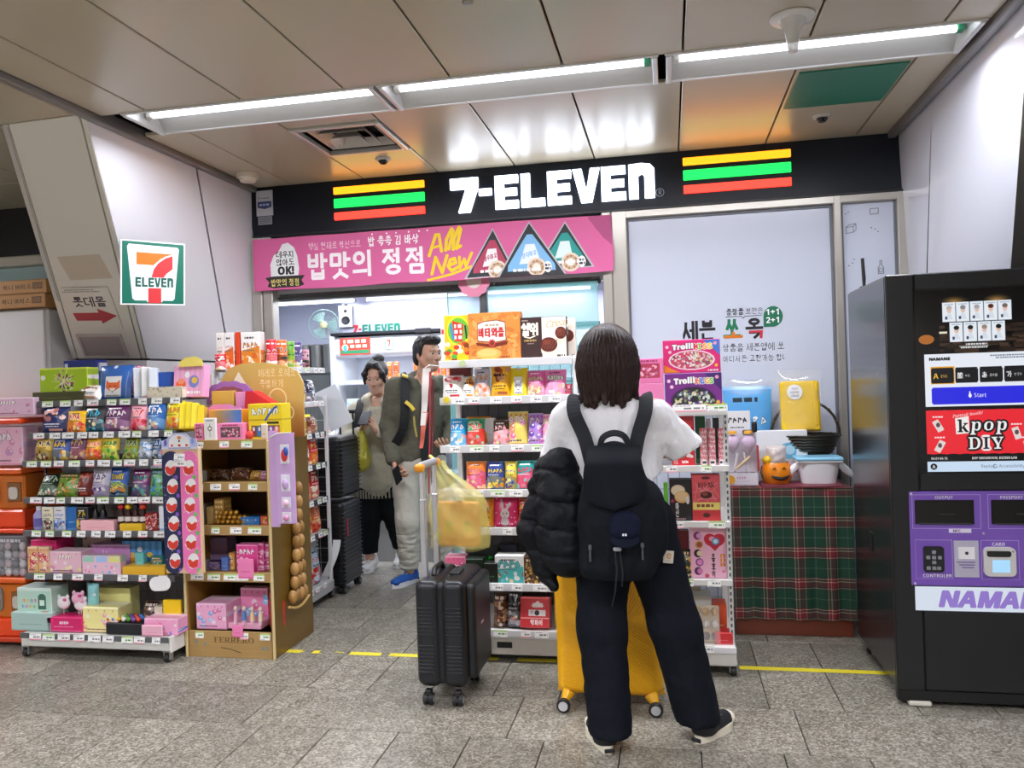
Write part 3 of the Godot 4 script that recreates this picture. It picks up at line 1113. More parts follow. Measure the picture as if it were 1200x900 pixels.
	k.poly([U(0.8,0.2),U(0.8,0.42),U(0.7,0.5),U(0.66,0.56),U(0.46,0.56),U(0.5,0.42),U(0.6,0.3),U(0.7,0.24)], "d2373a")
	k.line([U(0.81,0.19),U(0.68,0.24),U(0.56,0.33),U(0.49,0.43),U(0.45,0.57)],0.022, "f3f3f6")
	k.rect(0.4,0.73,0.24,0.22, "f3f3f6").rect(0.42,0.73,0.2,0.24, "d2373a")
	eleven(k,0.225,0.565,0.585,0.15, "0d5b4c")
	var bs := thing("square_sign", "square green and white shop sign with a large orange and red seven", "sign",Vector3.ZERO)
	var A := V(-2.901,1.901,1.14)
	var B := V(-2.676,1.907,0.89)
	var C := V(-2.663,2.254,0.89)
	var D := V(-2.887,2.256,1.14)
	bs.position = (A + B) * 0.5
	var sg := Mb.new().at(-bs.position)
	plate(sg,A,B,C,D,0.012)
	part("face",sg,printed(im,0.35),bs)
	sg = Mb.new().at(-bs.position)
	for z in 2:
		var c := A.lerp(B,0.25 + 0.5 * z) + V(0,0.2,0)
		sg.bar(c,c + V(-0.1 - 0.05 * z,0,-0.06),0.008)
	part("bracket",sg,mat("b9b6b0",0.4,0.5),bs)

# block lettering, as outlines: E L E V E n in a box
func eleven_polys(w: float,h: float) -> Array:
	var out := []
	var u := w / 6.3
	var b := u * 0.36
	var t := h * 0.235
	for k in 6:
		var x := k * u * 1.06
		var e := x + u * 0.94
		match k:
			0,2,4:
				out.append([[x,0],[e,0],[e,t],[x + b,t],[x + b,h * 0.39],[e - u * 0.06,h * 0.39],[e - u * 0.06,h * 0.61],[x + b,h * 0.61],[x + b,h - t],[e,h - t],[e,h],[x,h]])
			1:
				out.append([[x,0],[e,0],[e,t],[x + b,t],[x + b,h],[x,h]])
			3:
				out.append([[x + u * 0.26,0],[x + u * 0.68,0],[x + u * 1.0,h],[x + u * 0.64,h],[x + u * 0.47,h * 0.34],[x + u * 0.3,h],[x - u * 0.06,h]])
			5:
				out.append([[x,0],[x + b,0],[x + b,h * 0.66],[x + u * 0.5,h * 0.72],[e - b * 0.95,h * 0.66],[e - b * 0.95,0],[e + u * 0.04,0],[e + u * 0.04,h * 0.84],[x + u * 0.82,h * 0.98],[x + u * 0.5,h * 1.02],[x,h]])
	return out

func eleven(k: Ink,x: float,y: float,w: float,h: float,hex: String):
	for p in eleven_polys(w,h):
		var q := []
		for e in p: q.append(U(x + e[0],y + h - e[1]))
		k.poly(q,hex)

func sheet(a: Vector3,b: Vector3,c: Vector3,d: Vector3,back := 0.0) -> Mb:
	# a twisted panel through four corners, with a rear face
	var m := Mb.new()
	var n := (b - a).cross(d - a).normalized()
	for g in 2:
		m.grid(12,12,func(u: float,v: float):
			var uu: float = u if g == 0 else 1.0 - u
			return a.lerp(b,uu).lerp(d.lerp(c,uu),v) - n * (back + 0.02 * g))
	return m

func right_wall():
	var wa := setting("wall_right")
	var white := mat("d3d5de",0.1,0.0,{"metallic_specular": 0.6})
	var dark := mat("4c4a46",0.8)
	var TR := V(1.335,2.775,1.74)
	var BR := V(1.69,1.6,0.5)
	var MT := V(1.345,2.775,0.6)
	var MB_ := V(1.42,1.6,0.12)
	var ET := V(1.345,2.775,-0.01)
	var EB := V(1.385,1.6,-0.01)
	struct("wall_panel",sheet(MB_ + V(0.003,0,0),BR,TR,MT + V(0,0,0.003)),white,wa)
	struct("wall_panel",sheet(EB,MB_ - V(0.003,0,0),MT - V(0,0,0.003),ET),white,wa)
	struct("joint",sheet(MB_ + V(-0.02,0,-0.02),MB_ + V(0.02,0,0.01),MT + V(0.01,0,0.02),MT + V(0.01,0,-0.02),0.02),dark,wa)
	struct("corner_strip",plate(Mb.new(),BR,BR + V(0.1,0,-0.01),TR + V(0.1,0,0),TR,0.02),mat("a8a49c",0.3,0.7),wa)
	struct("pillar_panel",plate(Mb.new(),BR + V(0.1,0,-0.01),BR + V(0.8,0,-0.01),TR + V(0.8,0,0),TR + V(0.1,0,0),0.03),white,wa)
	for s in [[EB,MB_],[MB_,BR],[BR,BR + V(0.9,0,-0.01)]]:
		var a: Vector3 = s[0]
		var b: Vector3 = s[1]
		struct("lower_panel",plate(Mb.new(),V(a.x,0,a.z),V(b.x,0,b.z),b,a,0.04),white,wa)
	struct("far_wall",Mb.new().bx(V(3.6,1.39,-0.15),V(4.4,2.78,0.3)),mat("d0d0d4",0.4),wa)

# ---------------------------------------------------------------- the shop front
func clear_image(w: int,h: int) -> Image:
	var im := Image.create(w,h,false,Image.FORMAT_RGBA8)
	im.fill(Color(0,0,0,0))
	return im

func cut_print(im: Image,rough := 0.4) -> StandardMaterial3D:
	return printed(im,rough,{"transparency": BaseMaterial3D.TRANSPARENCY_ALPHA_SCISSOR, "alpha_scissor_threshold": 0.5})

func storefront():
	var steel := mat("b8b3aa",0.3,0.45)
	var navy := mat("11161f",0.34,0.0,{"metallic_specular": 0.35})
	# sign band
	var sg := thing("shop_sign", "long dark navy sign band with glowing white lettering and coloured stripes", "sign",V(-0.7,2.61,0))
	var fb := PackedVector2Array([U(-2.03,-0.16),U(2.08,-0.16),U(2.08,0.172),U(-2.075,0.172)])
	part("band",Mb.new().prism(fb,-0.14,0.0),navy,sg)
	part("lower_edge",Mb.new().bx(V(0.02,-0.165,-0.06),V(4.1,0.012,0.16),0.002),mat("0e1017",0.4),sg)
	var white := glow("e6efff",3.6)
	var polys := [[[-0.638,0.045],[-0.638,0.114],[-0.455,0.114],[-0.455,0.055],[-0.512,-0.105],[-0.588,-0.105],[-0.535,0.045]],[[-0.45,-0.005],[-0.45,0.037],[-0.368,0.037],[-0.368,-0.005]]]
	for p in eleven_polys(1.0,0.21):
		var q := []
		for e in p: q.append([-0.345 + e[0],-0.1 + e[1]])
		polys.append(q)
	for p in polys:
		var pv := PackedVector2Array()
		for e in p: pv.append(U(e[0],e[1]))
		part("letter",Mb.new().prism(pv,0.0,0.022),white,sg)
	var ring := Mb.new()
	var pts := []
	for k in 17: pts.append(V(0.682 + cos(TAU * k / 16.0) * 0.024,-0.07 + sin(TAU * k / 16.0) * 0.024,0.003))
	ring.tube(pts,0.002,5,false)
	part("ring_mark",ring,mat("9aa0ac",0.5),sg)
	var tm := TextMesh.new()
	var fo := SystemFont.new()
	fo.font_names = PackedStringArray(["Droid Sans"])
	tm.font = fo
	tm.text = "R"
	tm.font_size = 32
	tm.pixel_size = 0.0011
	tm.depth = 0.003
	tm.material = mat("9aa0ac",0.5)
	put_mesh("letter_mark",tm,sg,V(0.682,-0.07,0.002))
	for s in [[-1.126, "l"],[1.136, "r"]]:
		for k in 3:
			var y: float = [0.103,0.02,-0.066][k]
			var h: float = [0.046,0.06,0.05][k]
			part("stripe",Mb.new().bx(V(s[0],y,0.008),V(0.625,h,0.016),0.003),glow(["f79a17", "0fc24f", "f23a2c"][k],1.9),sg)
	lamp_light("sign_light",V(-0.69,2.614,0.04),U(1.3,0.2),0.22,Color("eef4ff"),V(0,PI,0))
	lamp_light("stripe_light",V(-1.826,2.63,0.04),U(0.62,0.2),0.06,Color("ff9a50"),V(0,PI,0))
	lamp_light("stripe_light",V(0.436,2.63,0.04),U(0.62,0.2),0.06,Color("ff9a50"),V(0,PI,0))
	# notices stuck on the band
	var im := Image.create(160,240,false,Image.FORMAT_RGB8)
	im.fill(Color("b9bdc4"))
	var k := Ink.new(im,Rect2i(),U(1,1.5))
	k.text("R",0.12,0.5,0.12, "50535c").small(0.3,0.42,0.5,0.06, "6c707a")
	k.poly([U(0.08,0.65),U(0.92,0.65),U(0.92,1.0),U(0.5,1.1),U(0.08,1.0)], "31406e").small(0.2,0.78,0.6,0.12, "aab4d8",4)
	tag(part("notice",Mb.new().bx(Vector3.ZERO,V(0.12,0.17,0.004)),printed(im),self,V(-2.64,2.672,0.003)), "grey notice with a navy badge on the left end of the sign band", "notice")
	im = Image.create(120,80,false,Image.FORMAT_RGB8)
	im.fill(Color("8d9199"))
	k = Ink.new(im,Rect2i(),U(1.5,1))
	for j in 4: k.small(0.1,0.12 + j * 0.2,1.3,0.1, "3c3f46",j)
	tag(part("notice",Mb.new().bx(Vector3.ZERO,V(0.1,0.055,0.004)),printed(im),self,V(-2.64,2.555,0.003)), "small grey printed label below the grey notice with the navy badge", "notice")
	# steel posts and frames
	var ff := setting("trim_3")
	for s in [[-2.715,0.075],[-2.635,0.07],[-0.352,0.06],[-0.273,0.095],[0.998,0.045],[1.352,0.055]]:
		struct("post",Mb.new().bx(V(s[0],1.225,-0.03),V(s[1],2.45,0.09),0.006),steel,ff)
	struct("rail",Mb.new().bx(V(0.56,2.42,-0.03),V(1.64,0.05,0.085),0.006),steel,ff)
	struct("rail",Mb.new().bx(V(-1.5,2.04,-0.09),V(2.2,0.05,0.06),0.006),mat("4d4f50",0.4,0.5),ff)
	struct("header",Mb.new().bx(V(-1.5,2.25,-0.1),V(2.25,0.42,0.08)),mat("b9bcc2",0.4),ff)
	struct("header",Mb.new().bx(V(-0.7,2.9,-0.1),V(4.2,0.4,0.16)),mat("b9bcc2",0.4),ff)
	# white glass panels
	var pan := setting("wall_front")
	var milk := mat("cdd3e2",0.14,0.0,{"metallic_specular": 0.55})
	struct("panel",Mb.new().bx(V(0.373,1.2,-0.04),V(1.2,2.39,0.03),0.003),milk,pan)
	struct("panel",Mb.new().bx(V(1.172,1.2,-0.04),V(0.3,2.39,0.03),0.003),milk,pan)
	var seal := mat("6d7078",0.5)
	for s in [[-0.221,0.012],[0.967,0.014],[1.027,0.012],[1.318,0.012]]:
		struct("seal",Mb.new().bx(V(s[0],1.2,-0.02),V(s[1],2.39,0.015)),seal,pan)
	struct("seal",Mb.new().bx(V(0.373,2.388,-0.02),V(1.2,0.014,0.015)),seal,pan)
	struct("wall",Mb.new().bx(V(0.6,1.2,-0.16),V(1.7,2.4,0.16)),mat("c0c2c8",0.5),pan)
	# lettering on the white panel
	im = clear_image(944,560)
	k = Ink.new(im,Rect2i(),U(0.59,0.35))
	k.text("세븐",0.0,0.185,0.105, "1b1b1f", "b",false,0.003,0.9)
	k.text("쏘",0.245,0.185,0.105, "17794f", "b",false,0.004,0.95)
	k.line([U(0.25,0.178),U(0.35,0.178)],0.016, "e27a1c").rect(0.29,0.15,0.018,0.03, "e27a1c")
	k.text("옥",0.375,0.185,0.105, "1b1b1f", "b",false,0.003,0.95)
	k.line([U(0.395,0.152),U(0.465,0.152)],0.014, "cf3240").line([U(0.463,0.15),U(0.459,0.19)],0.016, "cf3240")
	k.text("증정품",0.262,0.045,0.034, "26262a", "b",false,0.0,0.95).text("보관은",0.375,0.045,0.034, "26262a", "r",false,0.0,0.95)
	k.line([U(0.26,0.056),U(0.35,0.058),U(0.36,0.07),U(0.368,0.058),U(0.47,0.055)],0.004, "55575d")
	k.ell(0.532,0.066,0.056,0.062, "14704f").poly([U(0.476,0.066),U(0.54,0.128),U(0.476,0.128)], "14704f")
	k.text("1+1",0.532,0.056,0.036, "ffffff", "b",true).text("2+1",0.532,0.105,0.036, "ffffff", "b",true)
	k.text("상품을 세븐앱에 쏘-옥",0.235,0.265,0.042, "44454c", "r",false,0.0,0.92)
	k.text("어디서든 교환가능 합니다",0.235,0.33,0.036, "44454c", "r",false,0.0,0.92)
	var m := Mb.new()
	m.quad(V(-0.295,-0.175,0),V(0.295,-0.175,0),V(0.295,0.175,0),V(-0.295,0.175,0))
	tag(part("wall_lettering",m,cut_print(im),self,V(0.387,1.645,-0.023)), "large Korean lettering in black green orange and red on the white panel", "lettering")
	# line drawings on the narrow panel
	im = clear_image(280,512)
	k = Ink.new(im,Rect2i(),U(0.28,0.512))
	var g := "777a84"
	k.line([U(0.02,0.12),U(0.06,0.115),U(0.06,0.15),U(0.02,0.155)],0.004,g,true).line([U(0.02,0.12),U(0.035,0.105),U(0.075,0.1),U(0.06,0.115)],0.004,g,true).line([U(0.06,0.15),U(0.075,0.135),U(0.075,0.1)],0.004,g)
	k.line([U(0.155,0.02),U(0.2,0.018),U(0.2,0.05),U(0.155,0.052)],0.004,g,true)
	k.line([U(0.19,0.40),U(0.19,0.365),U(0.2,0.35),U(0.2,0.325),U(0.21,0.325),U(0.21,0.35),U(0.22,0.365),U(0.22,0.40)],0.004,g,true).line([U(0.195,0.37),U(0.215,0.37),U(0.215,0.39),U(0.195,0.39)],0.003,g,true)
	for q in [[0.02,0.04],[0.035,0.03],[0.16,0.13],[0.18,0.14],[0.195,0.155],[0.03,0.345],[0.05,0.33],[0.06,0.31]]: k.ell(q[0],q[1],0.004,0.004,g)
	m = Mb.new()
	m.quad(V(-0.14,-0.256,0),V(0.14,-0.256,0),V(0.14,0.256,0),V(-0.14,0.256,0))
	tag(part("wall_lettering",m,cut_print(im),self,V(1.17,2.12,-0.023)), "small grey line drawings of a box and a bottle on the narrow white panel", "drawing")
	banner()
	# sliding door glass
	var gl := glass("8fdce0",0.36)
	for s in [[-0.78,0.72,-0.05, "large fixed greenish glass pane behind the middle candy rack"],[-1.29,0.25,-0.11, "narrow greenish glass door leaf left of the dark upright"]]:
		var d := thing("glass_door",s[3], "glass door",V(s[0],0,s[2]))
		part("pane",Mb.new().bx(V(0,1.03,0),V(s[1],2.0,0.012),0.001),gl,d)
		part("edge",Mb.new().bx(V(-s[1] / 2,1.03,0),V(0.006,2.0,0.014),0.001),mat("8fc9c2",0.2),d)
		part("foot_rail",Mb.new().bx(V(0,0.02,0),V(s[1],0.04,0.03),0.004),steel,d)
	struct("upright",Mb.new().bx(V(-1.158,1.02,-0.06),V(0.05,2.04,0.05),0.005),mat("5d5f60",0.35,0.6),ff)
	# pink scalloped badge at the middle of the door head
	var b := thing("badge", "pink scalloped paper badge hanging under the banner on the glass", "badge",V(-1.21,2.07,-0.015))
	var fl := PackedVector2Array()
	for q in 60: fl.append(U(cos(TAU * q / 60.0),sin(TAU * q / 60.0)) * (0.1 + 0.008 * absf(sin(q * TAU / 60.0 * 6.0))))
	part("card",Mb.new().prism(fl,0,0.004),mat("e58aa8",0.5),b)
	part("centre",Mb.new().prism(rounded(0.1,0.1,0.05),0.004,0.006),mat("e8d6cf",0.5),b)

const NTH := ["first", "second", "third", "fourth", "fifth", "sixth", "seventh", "eighth", "ninth", "tenth", "eleventh", "twelfth", "thirteenth", "fourteenth", "fifteenth", "sixteenth", "seventeenth"]

func banner():
	var im: Image = print_tex(2040,300, "d9639b")[0]
	var k := Ink.new(im,Rect2i(),U(6.8,1))
	# rice grain with the ribbon
	k.poly([U(0.36,0.78),U(0.35,0.5),U(0.42,0.33),U(0.52,0.26),U(0.6,0.12),U(0.72,0.1),U(0.84,0.2),U(0.9,0.36),U(0.93,0.6),U(0.9,0.8)], "eef0f0")
	k.text("데우지",0.66,0.38,0.115, "1d1d20", "b",true).text("않아도",0.66,0.53,0.115, "1d1d20", "b",true).text("OK!",0.66,0.71,0.15, "1d1d20", "b",true,0.006)
	k.poly([U(0.24,0.76),U(0.4,0.74),U(0.9,0.74),U(1.04,0.74),U(0.97,0.83),U(1.02,0.92),U(0.9,0.96),U(0.4,0.97),U(0.28,0.93),U(0.32,0.85)], "2a2722")
	k.text("밥맛의 정점",0.65,0.925,0.12, "e7d67c", "b",true,0.0,0.85)
	k.text("핵심 원재료 혁신으로",1.14,0.27,0.125, "f6e3ec", "r",false,0.0,0.8).text("밥 촉촉 김 바삭",2.32,0.27,0.16, "ffffff", "b",false,0.0,0.82)
	for q in [2.4,2.68,2.86,3.1,3.3,3.46]: k.ell(q,0.055,0.016,0.016, "ffffff")
	k.text("밥맛의 정점",1.12,0.8,0.43, "fbf3f7", "b",false,0.012,0.96)
	# brush lettering
	var y := "f5d312"
	var A := func(l: Array,w := 0.06):
		var p := []
		for i in l.size() / 2: p.append(U(l[i * 2],l[i * 2 + 1]))
		k.line(p,w,y)
		for q in p: k.ell(q.x,q.y,w * 0.5,w * 0.5,y)
	A.call([3.48,0.52,3.62,0.15,3.68,0.15,3.72,0.45])
	A.call([3.55,0.38,3.7,0.35],0.045)
	A.call([3.8,0.44,3.82,0.25,3.92,0.06,3.95,0.1,3.86,0.42])
	A.call([3.94,0.43,3.96,0.24,4.06,0.04,4.09,0.08,4.0,0.42,4.08,0.38])
	A.call([3.52,0.86,3.6,0.56,3.72,0.84,3.82,0.54])
	A.call([3.84,0.72,3.98,0.68,3.96,0.6,3.88,0.62,3.84,0.74,3.9,0.82,4.02,0.76])
	A.call([4.05,0.58,4.05,0.78,4.14,0.62,4.17,0.76,4.28,0.52],0.05)
	A.call([3.44,0.97,3.9,0.88,4.36,0.74],0.045)
	# three rice triangles
	for s in [[4.68,0.14,4.18,5.06,0.97, "b23a5c", "f3eef0", "세우마요"],[5.98,0.1,5.47,6.43,0.88, "1f9a92", "dff1ee", ""],[5.34,0.06,4.78,5.95,1.0, "7fb9e6", "e6f0fa", "참치마요"]]:
		var ap := U(s[0],s[1])
		var l := U(s[2],s[4])
		var r := U(s[3],s[4])
		k.poly([ap + U(0,-0.04),l + U(-0.05,0.02),r + U(0.05,0.02)], "b7babd")
		k.poly([ap,l,r], "26292f")
		var c := (ap + l + r) / 3.0
		var f := func(p: Vector2,t: float) -> Vector2: return c + (p - c) * t
		k.poly([f.call(ap,0.68) + U(-0.05,0),f.call(ap,0.68) + U(0.05,0),f.call(r,0.72) + U(0,-0.1),f.call(r,0.74),f.call(l,0.74),f.call(l,0.72) + U(0,-0.1)],s[5])
		k.poly([f.call(ap,0.4) + U(-0.08,0),f.call(ap,0.4) + U(0.08,0),f.call(r,0.3),f.call(l,0.36)],s[6])
		if s[7]: k.text(s[7],c.x - 0.02,c.y + 0.0,0.085,s[5], "b",true,0.0,0.72,0.25)
		var w := U(c.x + 0.1,c.y + 0.17)
		k.ell(w.x,w.y,0.17,0.17, "e4d3bf").ell(w.x,w.y,0.13,0.13, "c9a98a").ell(w.x,w.y,0.07,0.07, "efe6da")
		for j in 9: k.ell(w.x + cos(j * 2.4) * 0.11,w.y + sin(j * 2.4) * 0.11,0.02,0.02, "a27b58")
		k.ell(w.x + 0.2,w.y,0.07,0.1, "f4f4f2").small(w.x + 0.15,w.y - 0.05,0.1,0.04, "303038").small(w.x + 0.15,w.y + 0.01,0.1,0.04, "303038",3)
		k.small(l.x + 0.25,l.y - 0.12,0.5,0.05, "f0f0f0",7)
	for q in 90: k.rect(0,q * 0.012,0.03,0.006, "d05c93")
	var b := thing("banner", "long pink cloth banner with Korean lettering and three rice triangles over the doorway", "banner",V(-1.512,2.247,0.05))
	var m := Mb.new()
	m.grid(60,6,func(u: float,v: float):
		var e := pow(u,6.0) * 0.018
		return V((u - 0.5) * 2.396 + (0.008 * sin(v * 5.0) if u > 0.98 else 0.0),(v - 0.5) * 0.347 + 0.004 * sin(u * 19.0) * (1.0 - v),0.004 * sin(u * 34.0 + v * 2.0) + 0.003 * sin(u * 11.0) - e * v))
	part("cloth",m,printed(im,0.6),b)
	m = Mb.new()
	m.grid(40,4,func(u: float,v: float): return V((0.5 - u) * 2.39,(v - 0.5) * 0.345,-0.012))
	part("backing",m,mat("b85585",0.7),b)

# ---------------------------------------------------------------- inside the shop
func inside():
	var w := mat("cfd3e4",0.5)
	struct("ceiling_shop",Mb.new().bx(V(-1.7,2.5,-2.2),V(6.6,0.06,4.3)),mat("e8e9ee",0.6))
	struct("wall_shop_back",Mb.new().bx(V(-1.7,1.25,-4.4),V(6.8,2.5,0.1)),w)
	struct("wall_shop_left",Mb.new().bx(V(-5.0,1.25,-2.2),V(0.1,2.5,4.3)),w)
	struct("wall_shop_right",Mb.new().bx(V(1.6,1.25,-2.2),V(0.1,2.5,4.3)),w)
	struct("wall_shop_front",Mb.new().bx(V(-3.87,1.25,-0.12),V(2.26,2.5,0.1)),w)
	for z in [-0.9,-2.0,-2.95,-3.62]:
		for x in ([-3.2,-1.9,-0.6] if z > -3.2 else [-4.1,-2.75,-1.4]):
			var t := thing("shop_light", "white strip light inside the shop, %s in %s" % [{-3.2: "leftmost",-1.9: "middle",-0.6: "rightmost",-4.1: "leftmost",-2.75: "middle",-1.4: "rightmost"}[x],{-0.9: "the row nearest the door",-2.0: "the second row from the door",-2.95: "the third row from the door",-3.62: "the row above the cooler"}[z]], "light",V(x,2.44,z),0.0, "strip lights inside the shop")
			part("batten",Mb.new().bx(V(0,0.0,0),V(1.27,0.045,0.06),0.006),mat("eeeef0",0.4),t)
			part("tube",Mb.new().tube([V(-0.6,-0.045,0),V(0.6,-0.045,0)],0.014,8),glow("f4f7ff",4.0),t)
			for s in [-1,1]: part("holder",Mb.new().bx(V(s * 0.612,-0.04,0),V(0.02,0.05,0.035),0.003),mat("c8cacd",0.4),t)
			if z == -3.62: lamp_light("shop_tube_light",V(x,2.375,z + 0.02),U(1.2,0.03),0.6,Color("f3f6ff"))
	# bulkhead over the cooler, with lettering
	struct("wall_bulkhead",Mb.new().bx(V(-1.5,2.24,-4.0),V(4.4,0.46,0.56)),mat("d3d3ea",0.45))
	var im := clear_image(640,128)
	var k := Ink.new(im,Rect2i(),U(0.6,0.12))
	k.poly([U(0.01,0.012),U(0.085,0.012),U(0.085,0.035),U(0.05,0.11),U(0.02,0.11),U(0.05,0.04),U(0.01,0.04)], "d8343a").rect(0.09,0.055,0.035,0.02, "d8343a")
	eleven(k,0.135,0.012,0.46,0.1, "0f8a72")
	var m := Mb.new()
	m.quad(V(-0.3,-0.06,0),V(0.3,-0.06,0),V(0.3,0.06,0),V(-0.3,0.06,0))
	tag(part("shop_lettering",m,cut_print(im),self,V(-3.29,2.075,-3.715)), "red and green shop lettering on the white wall above the cooler", "lettering")
	# open cooler
	var c := thing("cooler", "white open cooler with shelves of drinks and snacks at the back of the shop", "cooler",V(-2.2,0,-3.75))
	part("back",Mb.new().bx(V(0,1.0,-0.33),V(3.0,2.0,0.05)),mat("dfe4ec",0.4),c)
	part("cabinet",Mb.new().bx(V(0,0.12,0),V(3.0,0.24,0.7),0.01).bx(V(-1.5,1.0,0),V(0.06,2.0,0.7),0.01).bx(V(1.5,1.0,0),V(0.06,2.0,0.7),0.01),mat("e8eaee",0.35),c)
	part("canopy",Mb.new().bx(V(0,1.86,0.02),V(2.98,0.22,0.6),0.03),mat("eff1f6",0.35),c)
	part("top_rail",Mb.new().bx(V(0,2.0,0.03),V(3.02,0.035,0.66),0.006),mat("1d1f24",0.4),c)
	lamp_light("cooler_light",V(-2.2,1.73,-3.5),U(2.8,0.05),0.7,Color("eef4ff"))
	for j in 4: part("shelf",Mb.new().bx(V(0,0.42 + j * 0.34,-0.02),V(2.9,0.02,0.56),0.004).bx(V(0,0.44 + j * 0.34,0.265),V(2.9,0.05,0.008)),mat("e3e8f0",0.4),c)
	im = Image.create(256,160,false,Image.FORMAT_RGB8)
	im.fill(Color("e04a3c"))
	k = Ink.new(im,Rect2i(),U(1.6,1))
	k.small(0.2,0.1,1.2,0.2, "f7e6c8",2).small(0.55,0.4,0.9,0.18, "f7e6c8",5).rect(0.05,0.72,1.5,0.2, "3a9a6a").ell(0.28,0.55,0.18,0.2, "f3e0b0").ell(0.28,0.6,0.1,0.2, "5db0d8")
	part("poster",Mb.new().bx(V(-1.23,1.86,0.33),V(0.36,0.19,0.004)),printed(im),c)
	im = Image.create(96,96,false,Image.FORMAT_RGB8)
	im.fill(Color("e8f2ee"))
	k = Ink.new(im,Rect2i(),U(1,1))
	k.rect(0.05,0.05,0.9,0.9, "8fd0b8").rect(0.2,0.1,0.6,0.8, "f6f6f6").poly([U(0.3,0.2),U(0.7,0.2),U(0.55,0.8),U(0.4,0.8),U(0.52,0.38),U(0.3,0.38)], "e25a3a")
	part("sticker",Mb.new().bx(V(-0.83,1.88,0.33),V(0.11,0.13,0.004)),printed(im),c)
	part("handle",Mb.new().bx(V(-0.42,2.0,0.37),V(0.18,0.055,0.02),0.006),mat("25262a",0.4),c)
	# things in the cooler
	var cols := ["e8742a;f3a04a;~3", "e8602a;f7c060;~4", "f0913c;fff0d8;~3", "d9482c;f6b04a;~3"]
	var n := 0
	for j in 17:
		var x := -3.06 + j * 0.078
		if j in [2,3]: continue
		n += 1
		product("pouch",V(x,1.445,-3.5),0.068,0.23,0.04, "snack",cols[j % 4], "%s orange sausage pack from the left on the cooler shelf behind the shoppers" % NTH[n - 1], "sausage packs in the cooler")
	for j in 14:
		product("carton",V(-3.5 + j * 0.17,1.105,-3.5),0.13,0.17,0.1, "plain",["dfeef2;9ad0d8;~3", "f2d8dc;e05a6a;~3", "eef2dc;8ab85a;~3"][j % 3], "%s small pastel drink carton from the left on the second cooler shelf" % NTH[j], "drink cartons in the cooler")
	for j in 10:
		product("pouch",V(-3.4 + j * 0.25,0.44 if j % 2 else 0.77,-3.5),0.2,0.24,0.09, "snack",["e6c22e;3a8a4a;~3", "3a78c8;f0e04a;~2", "d8402e;f6d84a;~3", "4aa84a;f4f0b0;~3"][j % 4], "%s bright snack bag from the left low in the cooler behind the shoppers' legs" % NTH[j], "snack bags low in the cooler")
	var can := Mb.new()
	can.lathe([U(0,0),U(0.075,0),U(0.075,0.3),U(0.06,0.31),U(0,0.31)],20)
	var cs := can.done(mat("8b8a86",0.3,0.7))
	for j in 3:
		tag(put_mesh("metal_canister",cs,self,V(-4.12 + j * 0.15,1.6,-3.6)), "tall grey metal canister left of the cooler, the %s of three" % ["left one", "middle one", "right one"][j], "canister", "canisters left of the cooler")
	var sh := thing("side_shelf", "dark shelf unit with metal canisters left of the cooler", "shelf",V(-4.05,0,-3.7))
	part("top",Mb.new().bx(V(0,1.585,0),V(0.62,0.03,0.5),0.004),mat("6a6c6c",0.4),sh)
	part("body",Mb.new().bx(V(0,0.78,0),V(0.6,1.56,0.48),0.01),mat("5f6462",0.5),sh)
	product("carton",V(-3.78,1.1,-2.5),0.16,0.2,0.14, "plain", "5fc4bc;f08040;o", "teal box with an orange dot stacked on the yellow one inside the shop")
	product("carton",V(-3.62,0.82,-2.35),0.2,0.33,0.14, "plain", "f3dc1e;c8402e;~5", "bright yellow box standing below the teal box inside the shop")
	product("pouch",V(-3.28,0.9,-2.35),0.1,0.34,0.08, "snack", "ef8fc0;ffffff;~2", "tall pink packet standing right of the yellow box inside the shop")
	var gd := thing("display_counter", "low dark display counter inside the shop under the yellow box", "counter",V(-3.45,0,-2.4))
	part("body",Mb.new().bx(V(0,0.39,0),V(1.0,0.78,0.5),0.01),mat("3b3d3f",0.5),gd)
	part("deck",Mb.new().bx(V(0,0.8,0),V(1.04,0.03,0.54),0.005),mat("b7babd",0.4),gd)
	# a wall loudspeaker and a wall fan
	var sp := thing("speaker", "small white loudspeaker with a black side on the wall above the cooler", "speaker",V(-3.63,2.1,-3.66),0.25)
	part("cabinet",Mb.new().bx(V(0.0,0.12,-0.06),V(0.16,0.25,0.13),0.008),mat("26272b",0.5),sp)
	part("front",Mb.new().bx(V(0.0,0.12,0.008),V(0.155,0.245,0.012),0.004),mat("eceef2",0.4),sp)
	part("cone",Mb.new().at(V(0,0.075,0.014),V(PI / 2,0,0)).lathe([U(0.0,0.01),U(0.02,0.012),U(0.022,0.002),U(0.045,0.01),U(0.05,0.0)],20),mat("2e3036",0.4),sp)
	part("tweeter",Mb.new().at(V(0,0.185,0.014),V(PI / 2,0,0)).lathe([U(0,0.008),U(0.015,0.006),U(0.022,0)],16),mat("2e3036",0.4),sp)
	part("bracket",Mb.new().bx(V(0,0.25,-0.08),V(0.04,0.04,0.06),0.004),mat("3b3d42",0.5),sp)
	var fan := thing("wall_fan", "round wall fan with a pale green cage and cream hub inside the shop", "fan",V(-3.87,2.13,-3.6),0.2)
	var cage := Mb.new()
	for r in [0.175,0.12,0.06]:
		var q := []
		for j in 25: q.append(V(cos(TAU * j / 24.0) * r,sin(TAU * j / 24.0) * r,0.03 + 0.035 * (1.0 - r / 0.175)))
		cage.tube(q,0.004 if r > 0.17 else 0.0015,5,false)
	for j in 24:
		var d := V(cos(TAU * j / 24.0),sin(TAU * j / 24.0),0)
		cage.bar(d * 0.04 + V(0,0,0.062),d * 0.175 + V(0,0,0.03),0.0012,4)
	part("cage",cage,mat("8fb8b0",0.4,0.3),fan)
